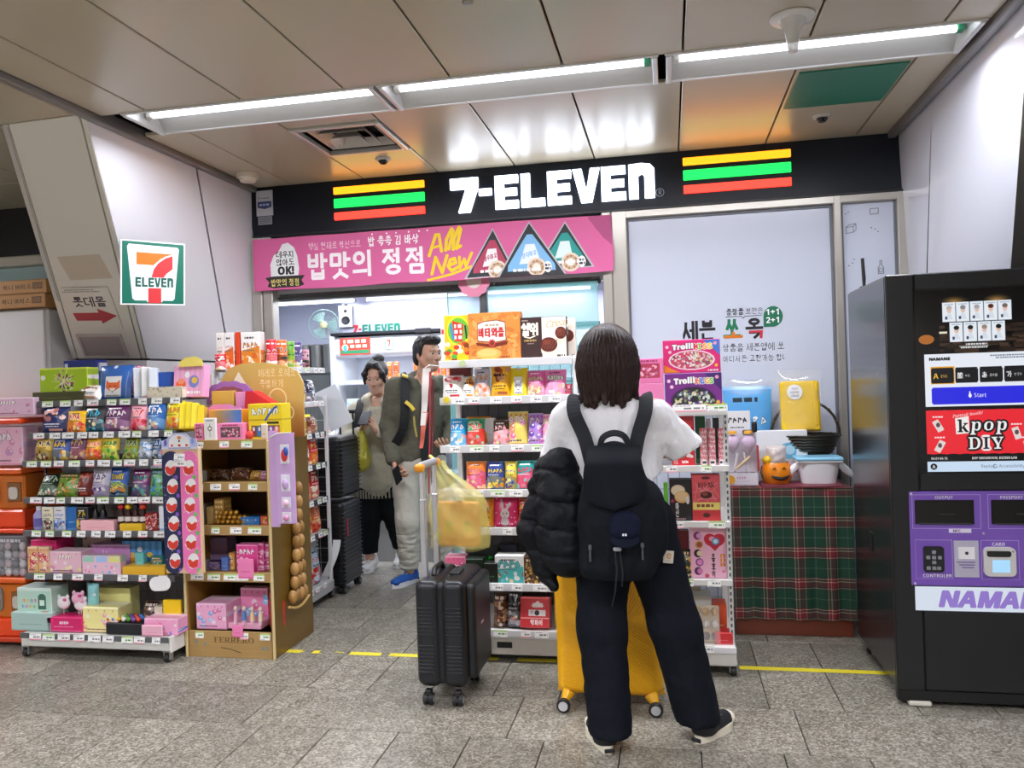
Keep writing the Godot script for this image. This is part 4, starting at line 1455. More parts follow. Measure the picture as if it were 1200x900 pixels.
	for j in 3:
		m = Mb.new()
		var a := TAU * j / 3.0
		m.grid(6,5,func(u: float,v: float):
			var th := a + (u - 0.5) * 1.3 * (0.6 + 0.4 * v)
			var r := 0.03 + 0.12 * v
			return V(cos(th) * r,sin(th) * r,0.01 + 0.02 * (u - 0.5)))
		part("blade",m,mat("a9d6cc",0.2,0.0,{"transparency": 1, "albedo_color": Color(0.66,0.84,0.8,0.6)}),fan)
	part("hub",Mb.new().at(V(0,0,0.05),V(PI / 2,0,0)).lathe([U(0,0.02),U(0.03,0.018),U(0.042,0.008),U(0.045,-0.02)],20),mat("e2dfae",0.4),fan)
	part("arm",Mb.new().tube([V(0,0,0.0),V(0,-0.02,-0.1),V(0,-0.1,-0.14)],0.02,8),mat("d8dcda",0.4),fan)

# ---------------------------------------------------------------- printed packs: one sheet of small prints, one of large ones
var sheets := []
var sheet_used := [0,0]
var cells := {}
var pack_mats := {}
const BIG := ["waffle", "shell", "shellback", "crazy", "trolli", "abc", "maam", "cookie", "giftbag", "gift", "rabbit", "toycard", "kinder", "kindertop", "straw", "animal", "eggs"]

func make_atlas():
	for k in 2:
		var im := Image.create(2048,2048,false,Image.FORMAT_RGB8)
		im.fill(Color("cccccc"))
		sheets.append(im)
		for r in ["paper", "foil"]:
			var m := StandardMaterial3D.new()
			m.roughness = 0.42 if r == "paper" else 0.26
			m.metallic_specular = 0.5 if r == "paper" else 0.6
			pack_mats["%s%d" % [r,k]] = m

func finish_atlas():
	for k in 2:
		var t := ImageTexture.create_from_image(sheets[k])
		for r in ["paper", "foil"]: pack_mats["%s%d" % [r,k]].albedo_texture = t

func cell(style: String,spec: String,aspect: float) -> Array:
	# [which sheet, its uv rectangle]
	aspect = clampf(snappedf(aspect,0.15),0.15,3.0)
	var key := "%s|%s|%.2f" % [style,spec,aspect]
	if cells.has(key): return cells[key]
	var b := 1 if style in BIG else 0
	var n: int = 8 if b else 16
	var px: int = 2048 / n
	var i: int = sheet_used[b]
	sheet_used[b] = mini(i + 1,n * n - 1)
	var at := Rect2i((i % n) * px,(i / n) * px,px,px)
	var s := spec.split(";")
	draw_pack(Ink.new(sheets[b],at,U(aspect,1)),style,s[0],s[1] if s.size() > 1 else "ffffff",s[2] if s.size() > 2 else "",aspect,hash(key) % 9973)
	var e := 1.5 / 2048.0
	cells[key] = [b,Rect2(at.position.x / 2048.0 + e,at.position.y / 2048.0 + e,px / 2048.0 - 2 * e,px / 2048.0 - 2 * e)]
	return cells[key]

func lum(h: String) -> float:
	return Color(h).get_luminance()

func mixed(a: String,b: String,t: float) -> String:
	return Color(a).lerp(Color(b),t).to_html(false)

func title(k: Ink,t: String,A: float,y: float,hex: String,rim: String,most := 0.24):
	if t == "": return
	if t.begins_with("~"):
		# lettering too small to read
		var n := int(t.substr(1))
		var g := minf(A * 0.8 / n,most * 0.9)
		var h := k.o.x * 0.0137 + k.o.y * 0.0291
		for q in n:
			var x := A / 2 + (q - n * 0.5) * g
			var p := [U(x + g * 0.15,y),U(x + g * (0.2 + 0.2 * fposmod(h + q * 0.61,1.0)),y - g),U(x + g * 0.75,y - g * fposmod(q * 0.43 + h * 3.0,1.0)),U(x + g * fposmod(h * 5.0 + q * 0.29,0.8),y - g * fposmod(q * 0.7 + h * 7.0,0.7))]
			k.line(p,g * 0.42,rim)
			k.line(p,g * 0.24,hex)
		return
	var w := k.width(t,1.0)
	var h := minf(A * 0.84 / w,most)
	k.text(t,A / 2,y,h,rim, "b",true,h * 0.13)
	k.text(t,A / 2,y,h,hex, "b",true,h * 0.02)

func draw_pack(k: Ink,style: String,a: String,b: String,t: String,A: float,sd: int):
	var r := RandomNumberGenerator.new()
	r.seed = sd
	var ink := "ffffff" if lum(a) < 0.55 else mixed(a, "000000",0.75)
	k.rect(0,0,A,1,a)
	match style:
		"plain":
			k.rect(0,0.9,A,0.1,mixed(a,b,0.35))
			if t: title(k,t,A,0.45,b,a,0.2)
			if A > 0.3: k.small(A * 0.2,0.62,A * 0.55,0.05,mixed(a,b,0.7),sd)
		"box":
			k.rect(0,0.55,A,0.45,mixed(a, "000000",0.15)).ell(A * 0.65,0.4,0.16,0.16,b).ell(A * 0.68,0.38,0.09,0.09,mixed(b, "ffffff",0.5)).ell(A * 0.7,0.76,0.18,0.14, "f0c8d8").small(A * 0.55,0.74,A * 0.3,0.05, "9a3060",sd).rect(A * 0.04,0.08,A * 0.1,0.2, "e8ecf4")
		"burst":
			for q in 46:
				var an := r.randf() * TAU
				var d := r.randf() * 0.42
				k.ell(A / 2 + cos(an) * d,0.52 + sin(an) * d,r.randf_range(0.03,0.07),r.randf_range(0.03,0.07),[b, "8a3a6a", "d8d8e0", "3a2a40", "c06a9a"][q % 5])
			for q in 10: k.line([U(A / 2,0.52),U(A / 2 + cos(q * 0.63) * 0.46,0.52 + sin(q * 0.63) * 0.46)],0.02, "e0e8a0")
			k.rect(0,0,A,0.06, "d8e858").rect(0,0.92,A,0.08, "5f7a10")
			k.ell(0.14,0.36,0.1,0.1, "f2f2f2")
		"snack", "tin", "split", "worms":
			if style == "split":
				k.poly([U(0,0.5),U(A,0.38),U(A,1),U(0,1)],b)
			else:
				k.poly([U(0,0.58),U(A * 0.5,0.5),U(A,0.62),U(A,1),U(0,1)],mixed(a,b,0.35))
			for q in (14 if style != "worms" else 5):
				var c: String = [mixed(b, "ffffff",0.3),b,mixed(a, "ffffff",0.45),mixed(b, "d83a2a",0.4), "f2e0a8"][q % 5]
				k.ell(r.randf() * A,r.randf_range(0.6,0.95),r.randf_range(0.05,0.12) * sqrt(A),r.randf_range(0.04,0.09),c,r.randf() * 3.0)
			if style == "worms":
				for q in 4: k.line([U(A * 0.2,0.5 + q * 0.12),U(A * 0.4,0.62 + q * 0.1),U(A * 0.6,0.48 + q * 0.12),U(A * 0.85,0.6 + q * 0.09)],0.05,["9ac82a", "f0d020", "e8822a", "1a1a1a"][q])
			if t:
				var rim := mixed(a, "000000",0.6) if lum(b) > 0.45 else "f6f2e6"
				title(k,t,A,0.42,b,rim)
			k.small(A * 0.2,0.13,A * 0.5,0.045,ink,sd)
			k.small(A * 0.12,0.48,A * 0.6,0.035,mixed(ink,a,0.3),sd + 3)
			k.rect(0,0,A,0.045,mixed(a, "ffffff",0.3)).rect(0,0.965,A,0.035,mixed(a, "000000",0.25))
		"fruit":
			for q in 9:
				k.ell(A * r.randf_range(0.15,0.85),r.randf_range(0.15,0.5),r.randf_range(0.07,0.16) * sqrt(A),r.randf_range(0.06,0.12),[b,mixed(b, "ffffff",0.35),mixed(b, "5a1010",0.4)][q % 3])
			k.small(A * 0.2,0.32,A * 0.6,0.07, "3a2020" if lum(b) > 0.4 else "f4e8e0",sd)
			k.small(A * 0.18,0.66,A * 0.6,0.04,ink,sd + 1).small(A * 0.25,0.75,A * 0.5,0.03,ink,sd + 4).rect(A * 0.4,0.84,A * 0.45,0.08,b)
			k.rect(0,0,A,0.05,mixed(a, "000000",0.12))
		"mix", "candy":
			for q in 60:
				k.ell(r.randf() * A,r.randf_range(0.12 if style == "mix" else 0.0,1.0),r.randf_range(0.03,0.09),r.randf_range(0.03,0.07),[a,b,mixed(a,b,0.5),mixed(b, "ffffff",0.5),mixed(a, "000000",0.4)][q % 5],r.randf() * 3.0)
			if style == "mix": k.rect(0,0.04,A,0.2,mixed(a, "000000",0.3)).small(A * 0.15,0.1,A * 0.7,0.08,mixed(b, "ffffff",0.5),sd)
		"dots":
			for q in 40: k.ell(fposmod(q * 0.171,1.0) * A,fposmod(q * 0.377,1.0),0.022,0.022,b)
			k.rect(0,0.84,A,0.16,mixed(a, "ffffff",0.6)).small(A * 0.1,0.88,A * 0.8,0.06, "404048",sd)
		"cute":
			for q in 12:
				var x := r.randf() * A
				var y := r.randf_range(0.25,0.9)
				k.ell(x,y,0.09,0.09,[mixed(b, "ffffff",0.35),b,mixed(a, "ffffff",0.6),mixed(a, "c02a70",0.4)][q % 4])
				k.ell(x + 0.02,y - 0.03,0.03,0.03, "fff6f8")
			for q in 4:
				var x := A * (0.15 + 0.23 * q)
				k.poly([U(x,0.12),U(x + 0.03,0.08),U(x + 0.06,0.12),U(x + 0.03,0.18)],mixed(a, "c0206a",0.5))
			title(k,t,A,0.34, "ffffff",mixed(b, "8a1050",0.5),0.18)
			k.rect(0,0,A,0.04,mixed(a, "ffffff",0.5)).rect(0,0.95,A,0.05,mixed(a, "a03070",0.3)).small(A * 0.1,0.86,A * 0.6,0.04, "7a4a6a",sd)
		"stripes":
			for q in 3: k.rect(A * (0.04 + q * 0.33),0.05,A * 0.28,0.3,[b, "a8c8f0", "e8ea90"][q])
			for q in 14: k.ell(r.randf() * A,r.randf_range(0.5,0.95),0.07,0.07,[mixed(a, "ffffff",0.5), "f090b8",b, "8ab8e8"][q % 4])
		"rainbow":
			for q in 16: k.rect(A * q / 16.0,0,A / 15.0,1,mixed(a,b,q / 15.0))
			for q in 5: k.ell(A * (0.35 + q * 0.13),0.75,0.1,0.18,["d83a5a", "5a7ae0", "e86ab0", "f0a0a0", "e8e0f0"][q])
		"window":
			k.rect(A * 0.14,0.2,A * 0.74,0.6,b)
			for q in 26: k.ell(A * r.randf_range(0.18,0.84),r.randf_range(0.28,0.76),0.07,0.06,[mixed(a, "ffffff",0.4), "c83a5a",mixed(b, "ffffff",0.3), "f0b8c8"][q % 4])
			k.small(A * 0.2,0.06,A * 0.6,0.08, "b03a6a",sd)
		"key":
			k.line([U(A * 0.5,0.25),U(A * 0.5,0.8)],0.05,b).ell(A * 0.5,0.45,0.12,0.12,b).ell(A * 0.5,0.45,0.06,0.06,a).small(A * 0.2,0.08,A * 0.6,0.05, "8a8a90",sd)
		"balls":
			for j in 5:
				for i in 3:
					k.ell(A * (0.2 + 0.3 * i),0.12 + 0.2 * j,0.085,0.085, "d8ac58").ell(A * (0.2 + 0.3 * i),0.1 + 0.2 * j,0.05,0.05, "f2dca8").ell(A * (0.2 + 0.3 * i),0.11 + 0.2 * j,0.025,0.02, "fdf6e0")
		"house":
			k.rect(0,0,A,0.1,mixed(a, "ffffff",0.4)).rect(A * 0.62,0.3,A * 0.22,0.46, "3c6a5c").ell(A * 0.73,0.32,A * 0.11,0.12, "3c6a5c").rect(A * 0.66,0.42,A * 0.14,0.2, "d8ece0")
			for q in 4: k.ell(A * (0.2 + 0.11 * q),0.46,0.05,0.07,["f0905a", "e8d23a", "5aa0d8", "e86a9a"][q]).ell(A * (0.18 + 0.11 * q),0.66,0.05,0.06,["5aa0d8", "e86a9a", "f0b83a", "7ab85a"][q]).ell(A * (0.19 + 0.11 * q),0.56,0.02,0.16,a)
			k.rect(A * 0.7,0.82,A * 0.2,0.1, "c8503a")
		"animal":
			k.rect(A * 0.26,0.34,A * 0.48,0.58, "f2f2f0").ell(A * 0.5,0.06,0.06,0.05, "e8eef4")
			k.poly([U(A * 0.3,0.44),U(A * 0.38,0.52),U(A * 0.62,0.52),U(A * 0.7,0.44),U(A * 0.72,0.66),U(A * 0.5,0.8),U(A * 0.28,0.66)],b).poly([U(A * 0.4,0.68),U(A * 0.6,0.68),U(A * 0.5,0.82)], "f6f0e8")
			k.ell(A * 0.42,0.62,0.02,0.02, "1a1a1a").ell(A * 0.58,0.62,0.02,0.02, "1a1a1a").ell(A * 0.5,0.78,0.025,0.02, "1a1a1a").small(A * 0.3,0.87,A * 0.4,0.03, "808890",sd)
			k.line([U(A * 0.1,0.2),U(A * 0.14,0.95)],0.02,mixed(a, "ffffff",0.4)).line([U(A * 0.9,0.2),U(A * 0.87,0.95)],0.02,mixed(a, "ffffff",0.4))
		"toycard":
			for q in 12: k.rect(A * q / 12.0,0,A / 11.0,1,mixed(a, "ffffff" if q % 2 else a,0.2))
			k.ell(A * 0.25,0.6,0.2,0.16,b).ell(A * 0.25,0.5,0.14,0.1,mixed(b, "ffffff",0.35)).ell(A * 0.68,0.52,0.2,0.2,mixed(a, "3a78d0",0.6)).ell(A * 0.7,0.48,0.12,0.1, "f2c84a")
			k.ell(A * 0.45,0.3,0.1,0.1, "f4f4f4").small(A * 0.1,0.82,A * 0.8,0.08, "ffffff",sd)
		"eggs":
			title(k,t,A,0.3, "f6f6ee", "7a7a50",0.2)
			k.rect(0,0.42,A,0.04, "c8a810").line([U(A * 0.5,0.46),U(A * 0.62,0.3),U(A * 0.78,0.12),U(A * 0.86,0.08)],0.06, "3a5ab0").rect(A * 0.55,0.5,A * 0.35,0.06, "2a2a22")
			k.rect(A * 0.08,0.6,A * 0.84,0.32, "6a6a48")
			for q in 5: k.ell(A * (0.16 + 0.17 * q),0.76,0.1,0.15,["8a3a3a", "3a78b8", "3ab07a", "8a3a9a", "e87a3a"][q]).ell(A * (0.15 + 0.17 * q),0.7,0.04,0.06, "e8e8f0")
		"rabbit":
			for q in 18: k.ell(r.randf() * A,r.randf(),0.02,0.02, "ffffff")
			k.ell(A * 0.38,0.3,0.05,0.2, "cfc4c8",-0.2).ell(A * 0.62,0.36,0.05,0.16, "cfc4c8",0.5).ell(A * 0.5,0.6,0.16,0.17, "dcd2d4").ell(A * 0.5,0.84,0.15,0.14, "cfc4c8")
			k.ell(A * 0.44,0.58,0.02,0.025, "30282c").ell(A * 0.57,0.58,0.02,0.025, "30282c").ell(A * 0.5,0.66,0.025,0.018, "e08aa0").line([U(A * 0.45,0.72),U(A * 0.56,0.72)],0.012, "6a5a60")
		"waffle":
			for q in 90: k.ell(r.randf() * A,r.randf(),r.randf_range(0.03,0.12),r.randf_range(0.02,0.06),[mixed(a,b,0.3),mixed(a, "f6d28a",0.4),mixed(a,b,0.5),mixed(a, "ffffff",0.12)][q % 4],r.randf() * 3.0)
			k.poly([U(A * 0.17,0.22),U(A * 0.3,0.17),U(A * 0.55,0.15),U(A * 0.72,0.2),U(A * 0.73,0.6),U(A * 0.5,0.64),U(A * 0.17,0.6)], "8a3a1c").poly([U(A * 0.185,0.24),U(A * 0.3,0.19),U(A * 0.55,0.17),U(A * 0.705,0.22),U(A * 0.715,0.58),U(A * 0.5,0.62),U(A * 0.185,0.58)], "f4efe6")
			k.small(A * 0.33,0.24,A * 0.26,0.04, "b09a80",3)
			k.text(t,A * 0.45,0.5,0.17, "c82a2a", "b",true,0.01,0.68)
			k.poly([U(A * 0.14,0.62),U(A * 0.45,0.66),U(A * 0.76,0.6),U(A * 0.74,0.68),U(A * 0.45,0.74),U(A * 0.16,0.68)], "7a2418").ell(A * 0.45,0.64,0.07,0.08, "c8483a").ell(A * 0.45,0.64,0.04,0.045, "7a2418")
			k.ell(A * 0.38,0.86,0.26,0.12, "e8b45a").ell(A * 0.36,0.84,0.2,0.08, "f0c878").small(A * 0.62,0.92,A * 0.16,0.03, "7a2418",2)
		"shell", "shellback":
			if style == "shell":
				k.rect(A * 0.47,0,A * 0.53,1,b)
				k.rect(A * 0.03,0.06,A * 0.14,0.03, "a89890")
				k.text(t,A * 0.03,0.42,0.27, "fbf3e0", "b",false,0.012,0.68)
				k.line([U(A * 0.08,0.46),U(A * 0.2,0.5),U(A * 0.32,0.45)],0.03, "fbf3e0")
				k.small(A * 0.08,0.54,A * 0.26,0.04, "c8a860",2).small(A * 0.15,0.62,A * 0.14,0.025, "9a8a80",5)
				k.text("Cream",A * 0.54,0.26,0.16, "e8b890", "sr",false,0.004,0.9,0.12,0.3)
			else:
				k.text("am",A * 0.2,0.24,0.16, "e8b890", "sr",false,0.004,0.9,0.12,0.3)
				k.rect(0,0,A,1,b) if false else k.rect(0,0.98,A,0.02, "d8c8b8")
			for s in ([[A * 0.88,0.42,0.13,0.2],[A * 0.61,0.7,0.2,0.24]] if style == "shell" else [[A * 0.5,0.46,0.2,0.22]]):
				k.ell(s[0],s[1] + s[3] * 0.35,s[2] * 0.9,s[3] * 0.9, "efe0cc").ell(s[0],s[1] - s[3] * 0.1,s[2],s[3] * 0.75, "5c241a").ell(s[0] - s[2] * 0.2,s[1] - s[3] * 0.35,s[2] * 0.5,s[3] * 0.25, "7e3a2a")
				for q in 5: k.line([U(s[0] - s[2] * 0.8 + q * s[2] * 0.3,s[1] + s[3] * 0.3),U(s[0] - s[2] * 0.4 + q * s[2] * 0.35,s[1] - s[3] * 0.6)],0.015, "8c4a38")
			k.small(A * 0.78,0.92,A * 0.18,0.05, "5a4a44",8)
		"crazy":
			k.rect(0,0,A * 0.12,1, "eef0ee").small(A * 0.02,0.3,A * 0.08,0.1, "c83030",1)
			k.ell(A * 0.6,0.35,A * 0.4,0.34, "e8e22a").ell(A * 0.6,0.34,A * 0.36,0.28, "6ab83a")
			k.poly([U(A * 0.4,0.12),U(A * 0.78,0.2),U(A * 0.74,0.58),U(A * 0.46,0.56)], "d8261c").line([U(A * 0.34,0.2),U(A * 0.42,0.5)],0.08, "3a8ac8").line([U(A * 0.84,0.24),U(A * 0.88,0.5)],0.06, "1a1a1a")
			for q in 3: k.small(A * 0.46,0.2 + q * 0.12,A * 0.26,0.08, "f6ece0",q)
			for q in 26: k.ell(A * r.randf_range(0.16,1),r.randf_range(0.62,0.98),0.06,0.05,["e8862a", "d8402a", "f0c82a", "8a3a1a", "f6f0d0", "4aa83a"][q % 6])
		"trolli":
			k.poly([U(A * 0.7,0),U(A,0),U(A,0.5)], "4a7ad0" if t == "KISS" else "3a1f6a").poly([U(0,0.75),U(A * 0.3,1),U(0,1)], "f0882a" if t == "KISS" else "c02a7a")
			k.ell(A * 0.5,0.62 if t == "KISS" else 0.78,A * 0.41,0.31 if t == "KISS" else 0.42, "f4e8ec" if t == "KISS" else "4a1a5a").ell(A * 0.5,0.62 if t == "KISS" else 0.78,A * 0.38,0.275 if t == "KISS" else 0.39,b)
			for q in 110:
				var an := r.randf() * TAU
				var d := sqrt(r.randf())
				var y := (0.62 if t == "KISS" else 0.78) + sin(an) * d * (0.24 if t == "KISS" else 0.33)
				if y < 0.97: k.ell(A * 0.5 + cos(an) * d * A * 0.35,y,0.05,0.03,(["d84a5a", "f0d8d8", "c8788a", "e8e0e0", "5a2a30", "f0a8b0"] if cos(an) * d < 0 or t != "KISS" else ["e8e4d8", "d8b8b8", "c8c8b8", "f0ece0", "8a5a5a", "e8c8a0"])[q % 6] if t == "KISS" else ["8a9a5a", "d8d0a8", "4a5a6a", "a8c8c8", "6a3a7a", "e0e0d8"][q % 6],r.randf() * 3.0)
			k.text("Trolli",A * 0.16,0.29,0.15, "3a1030", "b",false,0.025,0.72,0.06).text("Trolli",A * 0.16,0.29,0.15, "ffffff", "b",false,0.012,0.72,0.06)
			for q in 4: k.text(t[q],A * (0.53 + 0.085 * q),0.29,0.17 if t == "KISS" else 0.15, "ffffff", "b",false,0.02,0.72).text(t[q],A * (0.53 + 0.085 * q),0.29,0.17 if t == "KISS" else 0.15,["e02a3a", "8ac83a", "f0a82a", "f0d02a"][q] if t == "KISS" else ["e86a2a", "3a78d8", "f0b02a", "7ac83a"][q], "b",false,0.006,0.72)
			for q in 4: k.ell(A * [0.07,0.12,0.92,0.93][q],[0.2,0.36,0.12,0.8][q],0.05,0.05,["f4d8e0", "f0c8d8", "e8a0b8", "f0b83a"][q])
			k.small(A * 0.78,0.92,A * 0.18,0.05, "f0e0e8",2)
		"giftbag":
			k.rect(0,0,A,0.1, "a81820").ell(A * 0.5,0.22,0.18,0.08, "e8505a").line([U(A * 0.8,0.3),U(A * 0.72,0.5),U(A * 0.4,0.62)],0.015, "d8a84a").line([U(A * 0.8,0.3),U(A * 0.9,0.44)],0.015, "d8a84a")
			k.text("LO",A * 0.04,0.86,0.09,b).text("TTE",A * 0.04,0.97,0.09,b).text("Snack box",A * 0.42,0.95,0.055,b, "sr",false,0.003,0.8).ell(A * 0.74,0.8,0.06,0.04,b).ell(A * 0.86,0.82,0.04,0.03,b)
		"gift":
			k.rect(0,0,A,0.06, "e86a6a").rect(A * 0.42,0.2,A * 0.36,0.14,b).poly([U(A * 0.36,0.3),U(A * 0.6,0.12),U(A * 0.84,0.3)],b).rect(A * 0.28,0.42,A * 0.6,0.2, "f4eeee").ell(A * 0.58,0.52,0.09,0.09, "2a2428").ell(A * 0.4,0.5,0.06,0.06, "d8c8c8").text(t,A * 0.58,0.92,0.17,b, "b",true,0.006,0.8).rect(0,0.68,A,0.03, "e8b0b0")
		"cookie":
			k.ell(A * 0.38,0.26,0.2,0.14, "d8c8a8").ell(A * 0.38,0.26,0.17,0.115, "e8dcc0").ell(A * 0.56,0.42,0.21,0.15,b).ell(A * 0.54,0.4,0.17,0.11,mixed(b, "ffffff",0.25))
			k.text(t[0],A * 0.26,0.72,0.15, "f2f2f2", "b",false,0.006).text(t[1],A * 0.26,0.9,0.15, "f2f2f2", "b",false,0.006).ell(A * 0.82,0.5,0.05,0.1, "e8e8e8").ell(A * 0.12,0.52,0.05,0.04, "b02a60").small(A * 0.2,0.94,A * 0.5,0.03, "b08a8a",sd)
		"maam":
			for q in 20: k.line([U(r.randf() * A,r.randf_range(0.1,0.6)),U(r.randf() * A,r.randf_range(0.3,0.65))],0.015,mixed(a, "ffffff",r.randf_range(0.1,0.5)))
			k.ell(A * 0.5,0.07,0.1,0.03, "4a1418").text(t,A * 0.5,0.27,0.1, "5a1418", "b",true,0.01,0.68).ell(A * 0.5,0.44,0.13,0.08, "4a1a14").ell(A * 0.46,0.42,0.06,0.04, "9a4a3a").rect(0,0.6,A,0.16,b).small(A * 0.15,0.64,A * 0.6,0.06, "8a4a30",4).rect(0,0.78,A,0.22, "c8343a").ell(A * 0.5,0.88,0.08,0.05, "4a1a14")
		"abc":
			for q in 5: k.ell(A * (0.24 if q % 2 else 0.2),0.16 + q * 0.175,0.085,0.08,["7a3a6a", "d8a868", "3a2030", "8a4a8a", "5a2a4a"][q]).ell(A * 0.25,0.16 + q * 0.175,0.06,0.055,["e8a0d8", "a8583a", "e8d8b8", "e890d0", "d880c0"][q])
			k.ell(A * 0.56,0.24,0.14,0.12,b,0.5).ell(A * 0.78,0.24,0.14,0.12,b,-0.5).poly([U(A * 0.42,0.28),U(A * 0.92,0.28),U(A * 0.68,0.46)],b).ell(A * 0.6,0.22,0.06,0.05, "f2a0b8").ell(A * 0.7,0.27,0.08,0.07, "4aa0d8").ell(A * 0.7,0.27,0.05,0.045, "d8f0f8")
			for q in 4: k.text(t[q],A * 0.58,0.62 + q * 0.115,0.1, "3a1a18", "b",false,0.01)
			for q in 3: k.rect(A * 0.82,0.52 + q * 0.085,A * 0.13,0.07, "d87a2a").text("ABC"[q],A * 0.885,0.583 + q * 0.085,0.05, "fff0d8", "b",true)
			k.ell(A * 0.44,0.95,0.05,0.04, "c8506a").ell(A * 0.9,0.86,0.03,0.03, "f078a8")
		"kinder":
			for q in 30: k.ell(r.randf() * A,r.randf(),0.006,0.006,mixed(a, "ffffff",0.6))
			for q in 6:
				var y := 0.14 + q * 0.15
				var x := A * (0.5 + (0.06 if q % 2 else -0.02))
				k.ell(x,y,0.095,0.062, "f4f2f0",-0.2).poly([U(x - 0.093,y - 0.004),U(x - 0.05,y - 0.014),U(x,y + 0.006),U(x + 0.05,y - 0.012),U(x + 0.093,y - 0.012),U(x + 0.07,y + 0.042),U(x,y + 0.06),U(x - 0.07,y + 0.042)], "dc3a2a")
				k.ell(x + 0.09,y + 0.075,0.03,0.018,b)
		"kindertop":
			k.ell(A * 0.5,0.5,A * 0.28,0.42, "f2f2f6").rect(A * 0.22,0.5,A * 0.56,0.4, "f2f2f6")
			for q in 3: k.ell(A * (0.3 + 0.2 * q),0.68,0.1,0.14, "f6f4f2").ell(A * (0.3 + 0.2 * q),0.76,0.09,0.08, "d8402e")
			k.ell(A * 0.5,0.3,0.12,0.1, "e88a4a").ell(A * 0.5,0.5,0.05,0.08, "2a2a30").ell(A * 0.86,0.5,0.1,0.2, "8a9ae0").ell(A * 0.12,0.6,0.1,0.2, "6a5ab0").rect(0,0.86,A,0.14, "d8dcf0").small(A * 0.2,0.9,A * 0.6,0.05, "5a6ab0",2)

func product(kind: String,at: Vector3,w: float,h: float,d: float,style: String,spec: String,label: String,group := "",lean := 0.0,turn := 0.0) -> Node3D:
	# at: the middle of its foot
	var c := cell(style,spec,w / h)
	var m := Mb.new()
	m.R = c[1]
	var s := spec.split(";")
	if kind == "bottle":
		var t := thing("bottle",label, "bottle",at,turn,group)
		var r := w * 0.5
		part("body",Mb.new().lathe([U(0,0),U(r * 0.9,0),U(r,0.006),U(r,h * 0.62),U(r * 0.5,h * 0.8),U(r * 0.42,h * 0.86)],14),mat(s[0],0.25),t)
		part("cap",Mb.new().lathe([U(r * 0.5,h * 0.82),U(r * 0.5,h * 0.98),U(0,h)],12),mat("e8e8ec" if lum(s[0]) > 0.4 else "101012",0.35),t)
		part("label",Mb.new().lathe([U(r * 1.02,h * 0.15),U(r * 1.02,h * 0.5)],14),mat(s[1],0.4),t)
		return t
	var name_ := "snack_pouch"
	if kind == "carton":
		name_ = "carton"
		m.bx(V(0,h / 2,0),V(w,h,d),minf(0.0025,d * 0.2))
	elif kind == "can":
		name_ = "snack_can"
		m.lathe([U(0,0),U(w / 2,0),U(w / 2,h),U(w * 0.46,h + 0.004),U(0,h + 0.004)],20,-PI,PI)
	else:
		m.pillow(w,h / maxf(cos(lean),0.5),d,0.5 if h / w > 0.9 else 0.3,0.05,hash(label) % 40)
	var o := part(name_,m,pack_mats["%s%d" % ["foil" if kind == "pouch" else "paper",c[0]]],self,at)
	o.transform.basis = Basis(Vector3.UP,turn) * Basis(Vector3.RIGHT,-lean)
	tag(o,label,{"snack_pouch": "snack bag", "carton": "box", "snack_can": "snack can"}[name_],group)
	return o

func stock(rows: Array,group: String):
	for r in rows:
		product(r[0],V(r[1],r[2],r[3]),r[4],r[5],r[6],r[7],r[8],r[9],group,r[10],r[11])

# price tags: a few prints, shared
var tag_meshes := []
func price_tag(shelf: Node,at: Vector3,turn := 0.0,wide := 1.0):
	if tag_meshes.is_empty():
		for k in 4:
			var c := cell("tag%d" % k, "f4f4f2;3a3a40",1.5)
			var ink := Ink.new(sheets[0],Rect2i(int(c[1].position.x * 2048),int(c[1].position.y * 2048),128,128),U(1.5,1))
			ink.rect(0,0,1.5,1, "f4f4f1")
			ink.small(0.12,0.14,0.7,0.1, "a4a4a8",k)
			ink.small(0.5,0.42,0.85,0.22, "7a7a80" if k != 2 else "5a9a3a",k + 3)
			ink.small(0.12,0.84,0.6,0.07, "8a8a90",k + 5)
			if k == 2: ink.rect(0,0,1.5,0.24, "b8d88a")
			if k == 3: ink.rect(0,0.8,1.5,0.2, "e8a0b0")
			var m := Mb.new()
			m.R = c[1]
			m.bx(Vector3.ZERO,V(0.052,0.034,0.002))
			tag_meshes.append(m.done(pack_mats["paper0"]))
	var o := put_mesh("price_tag",tag_meshes[rng.randi() % 4],shelf,at,V(-0.12,turn,rng.randf_range(-0.03,0.03)))
	o.scale.x = wide * rng.randf_range(0.9,1.45)

func caster(rack: Node,at: Vector3):
	var c := Mb.new()
	c.at(at + V(0,0.022,0),V(0,0,PI / 2)).lathe([U(0,-0.012),U(0.02,-0.012),U(0.022,-0.008),U(0.022,0.008),U(0.02,0.012),U(0,0.012)],16)
	var o := part("caster",c,mat("1d1d1f",0.5),rack)
	c = Mb.new()
	c.bx(at + V(0.017,0.035,-0.005),V(0.004,0.045,0.03),0.001).bx(at + V(-0.017,0.035,-0.005),V(0.004,0.045,0.03),0.001).bx(at + V(0,0.058,-0.008),V(0.045,0.008,0.045),0.002)
	c.at(at + V(0,0.022,0),V(0,0,PI / 2)).lathe([U(0,-0.0135),U(0.012,-0.0135),U(0.012,0.0135),U(0,0.0135)],12)
	part("fork",c,mat("b9babc",0.3,0.8),o)

func wire_grid(m: Mb,x0: float,x1: float,y0: float,y1: float,z: float,step := 0.05):
	var x := x0
	while x <= x1 + 1e-4:
		m.bar(V(x,y0,z),V(x,y1,z),0.0016,4)
		x += step
	var y := y0
	while y <= y1:
		m.bar(V(x0,y,z + 0.003),V(x1,y,z + 0.003),0.0016,4)
		y += step * 1.6

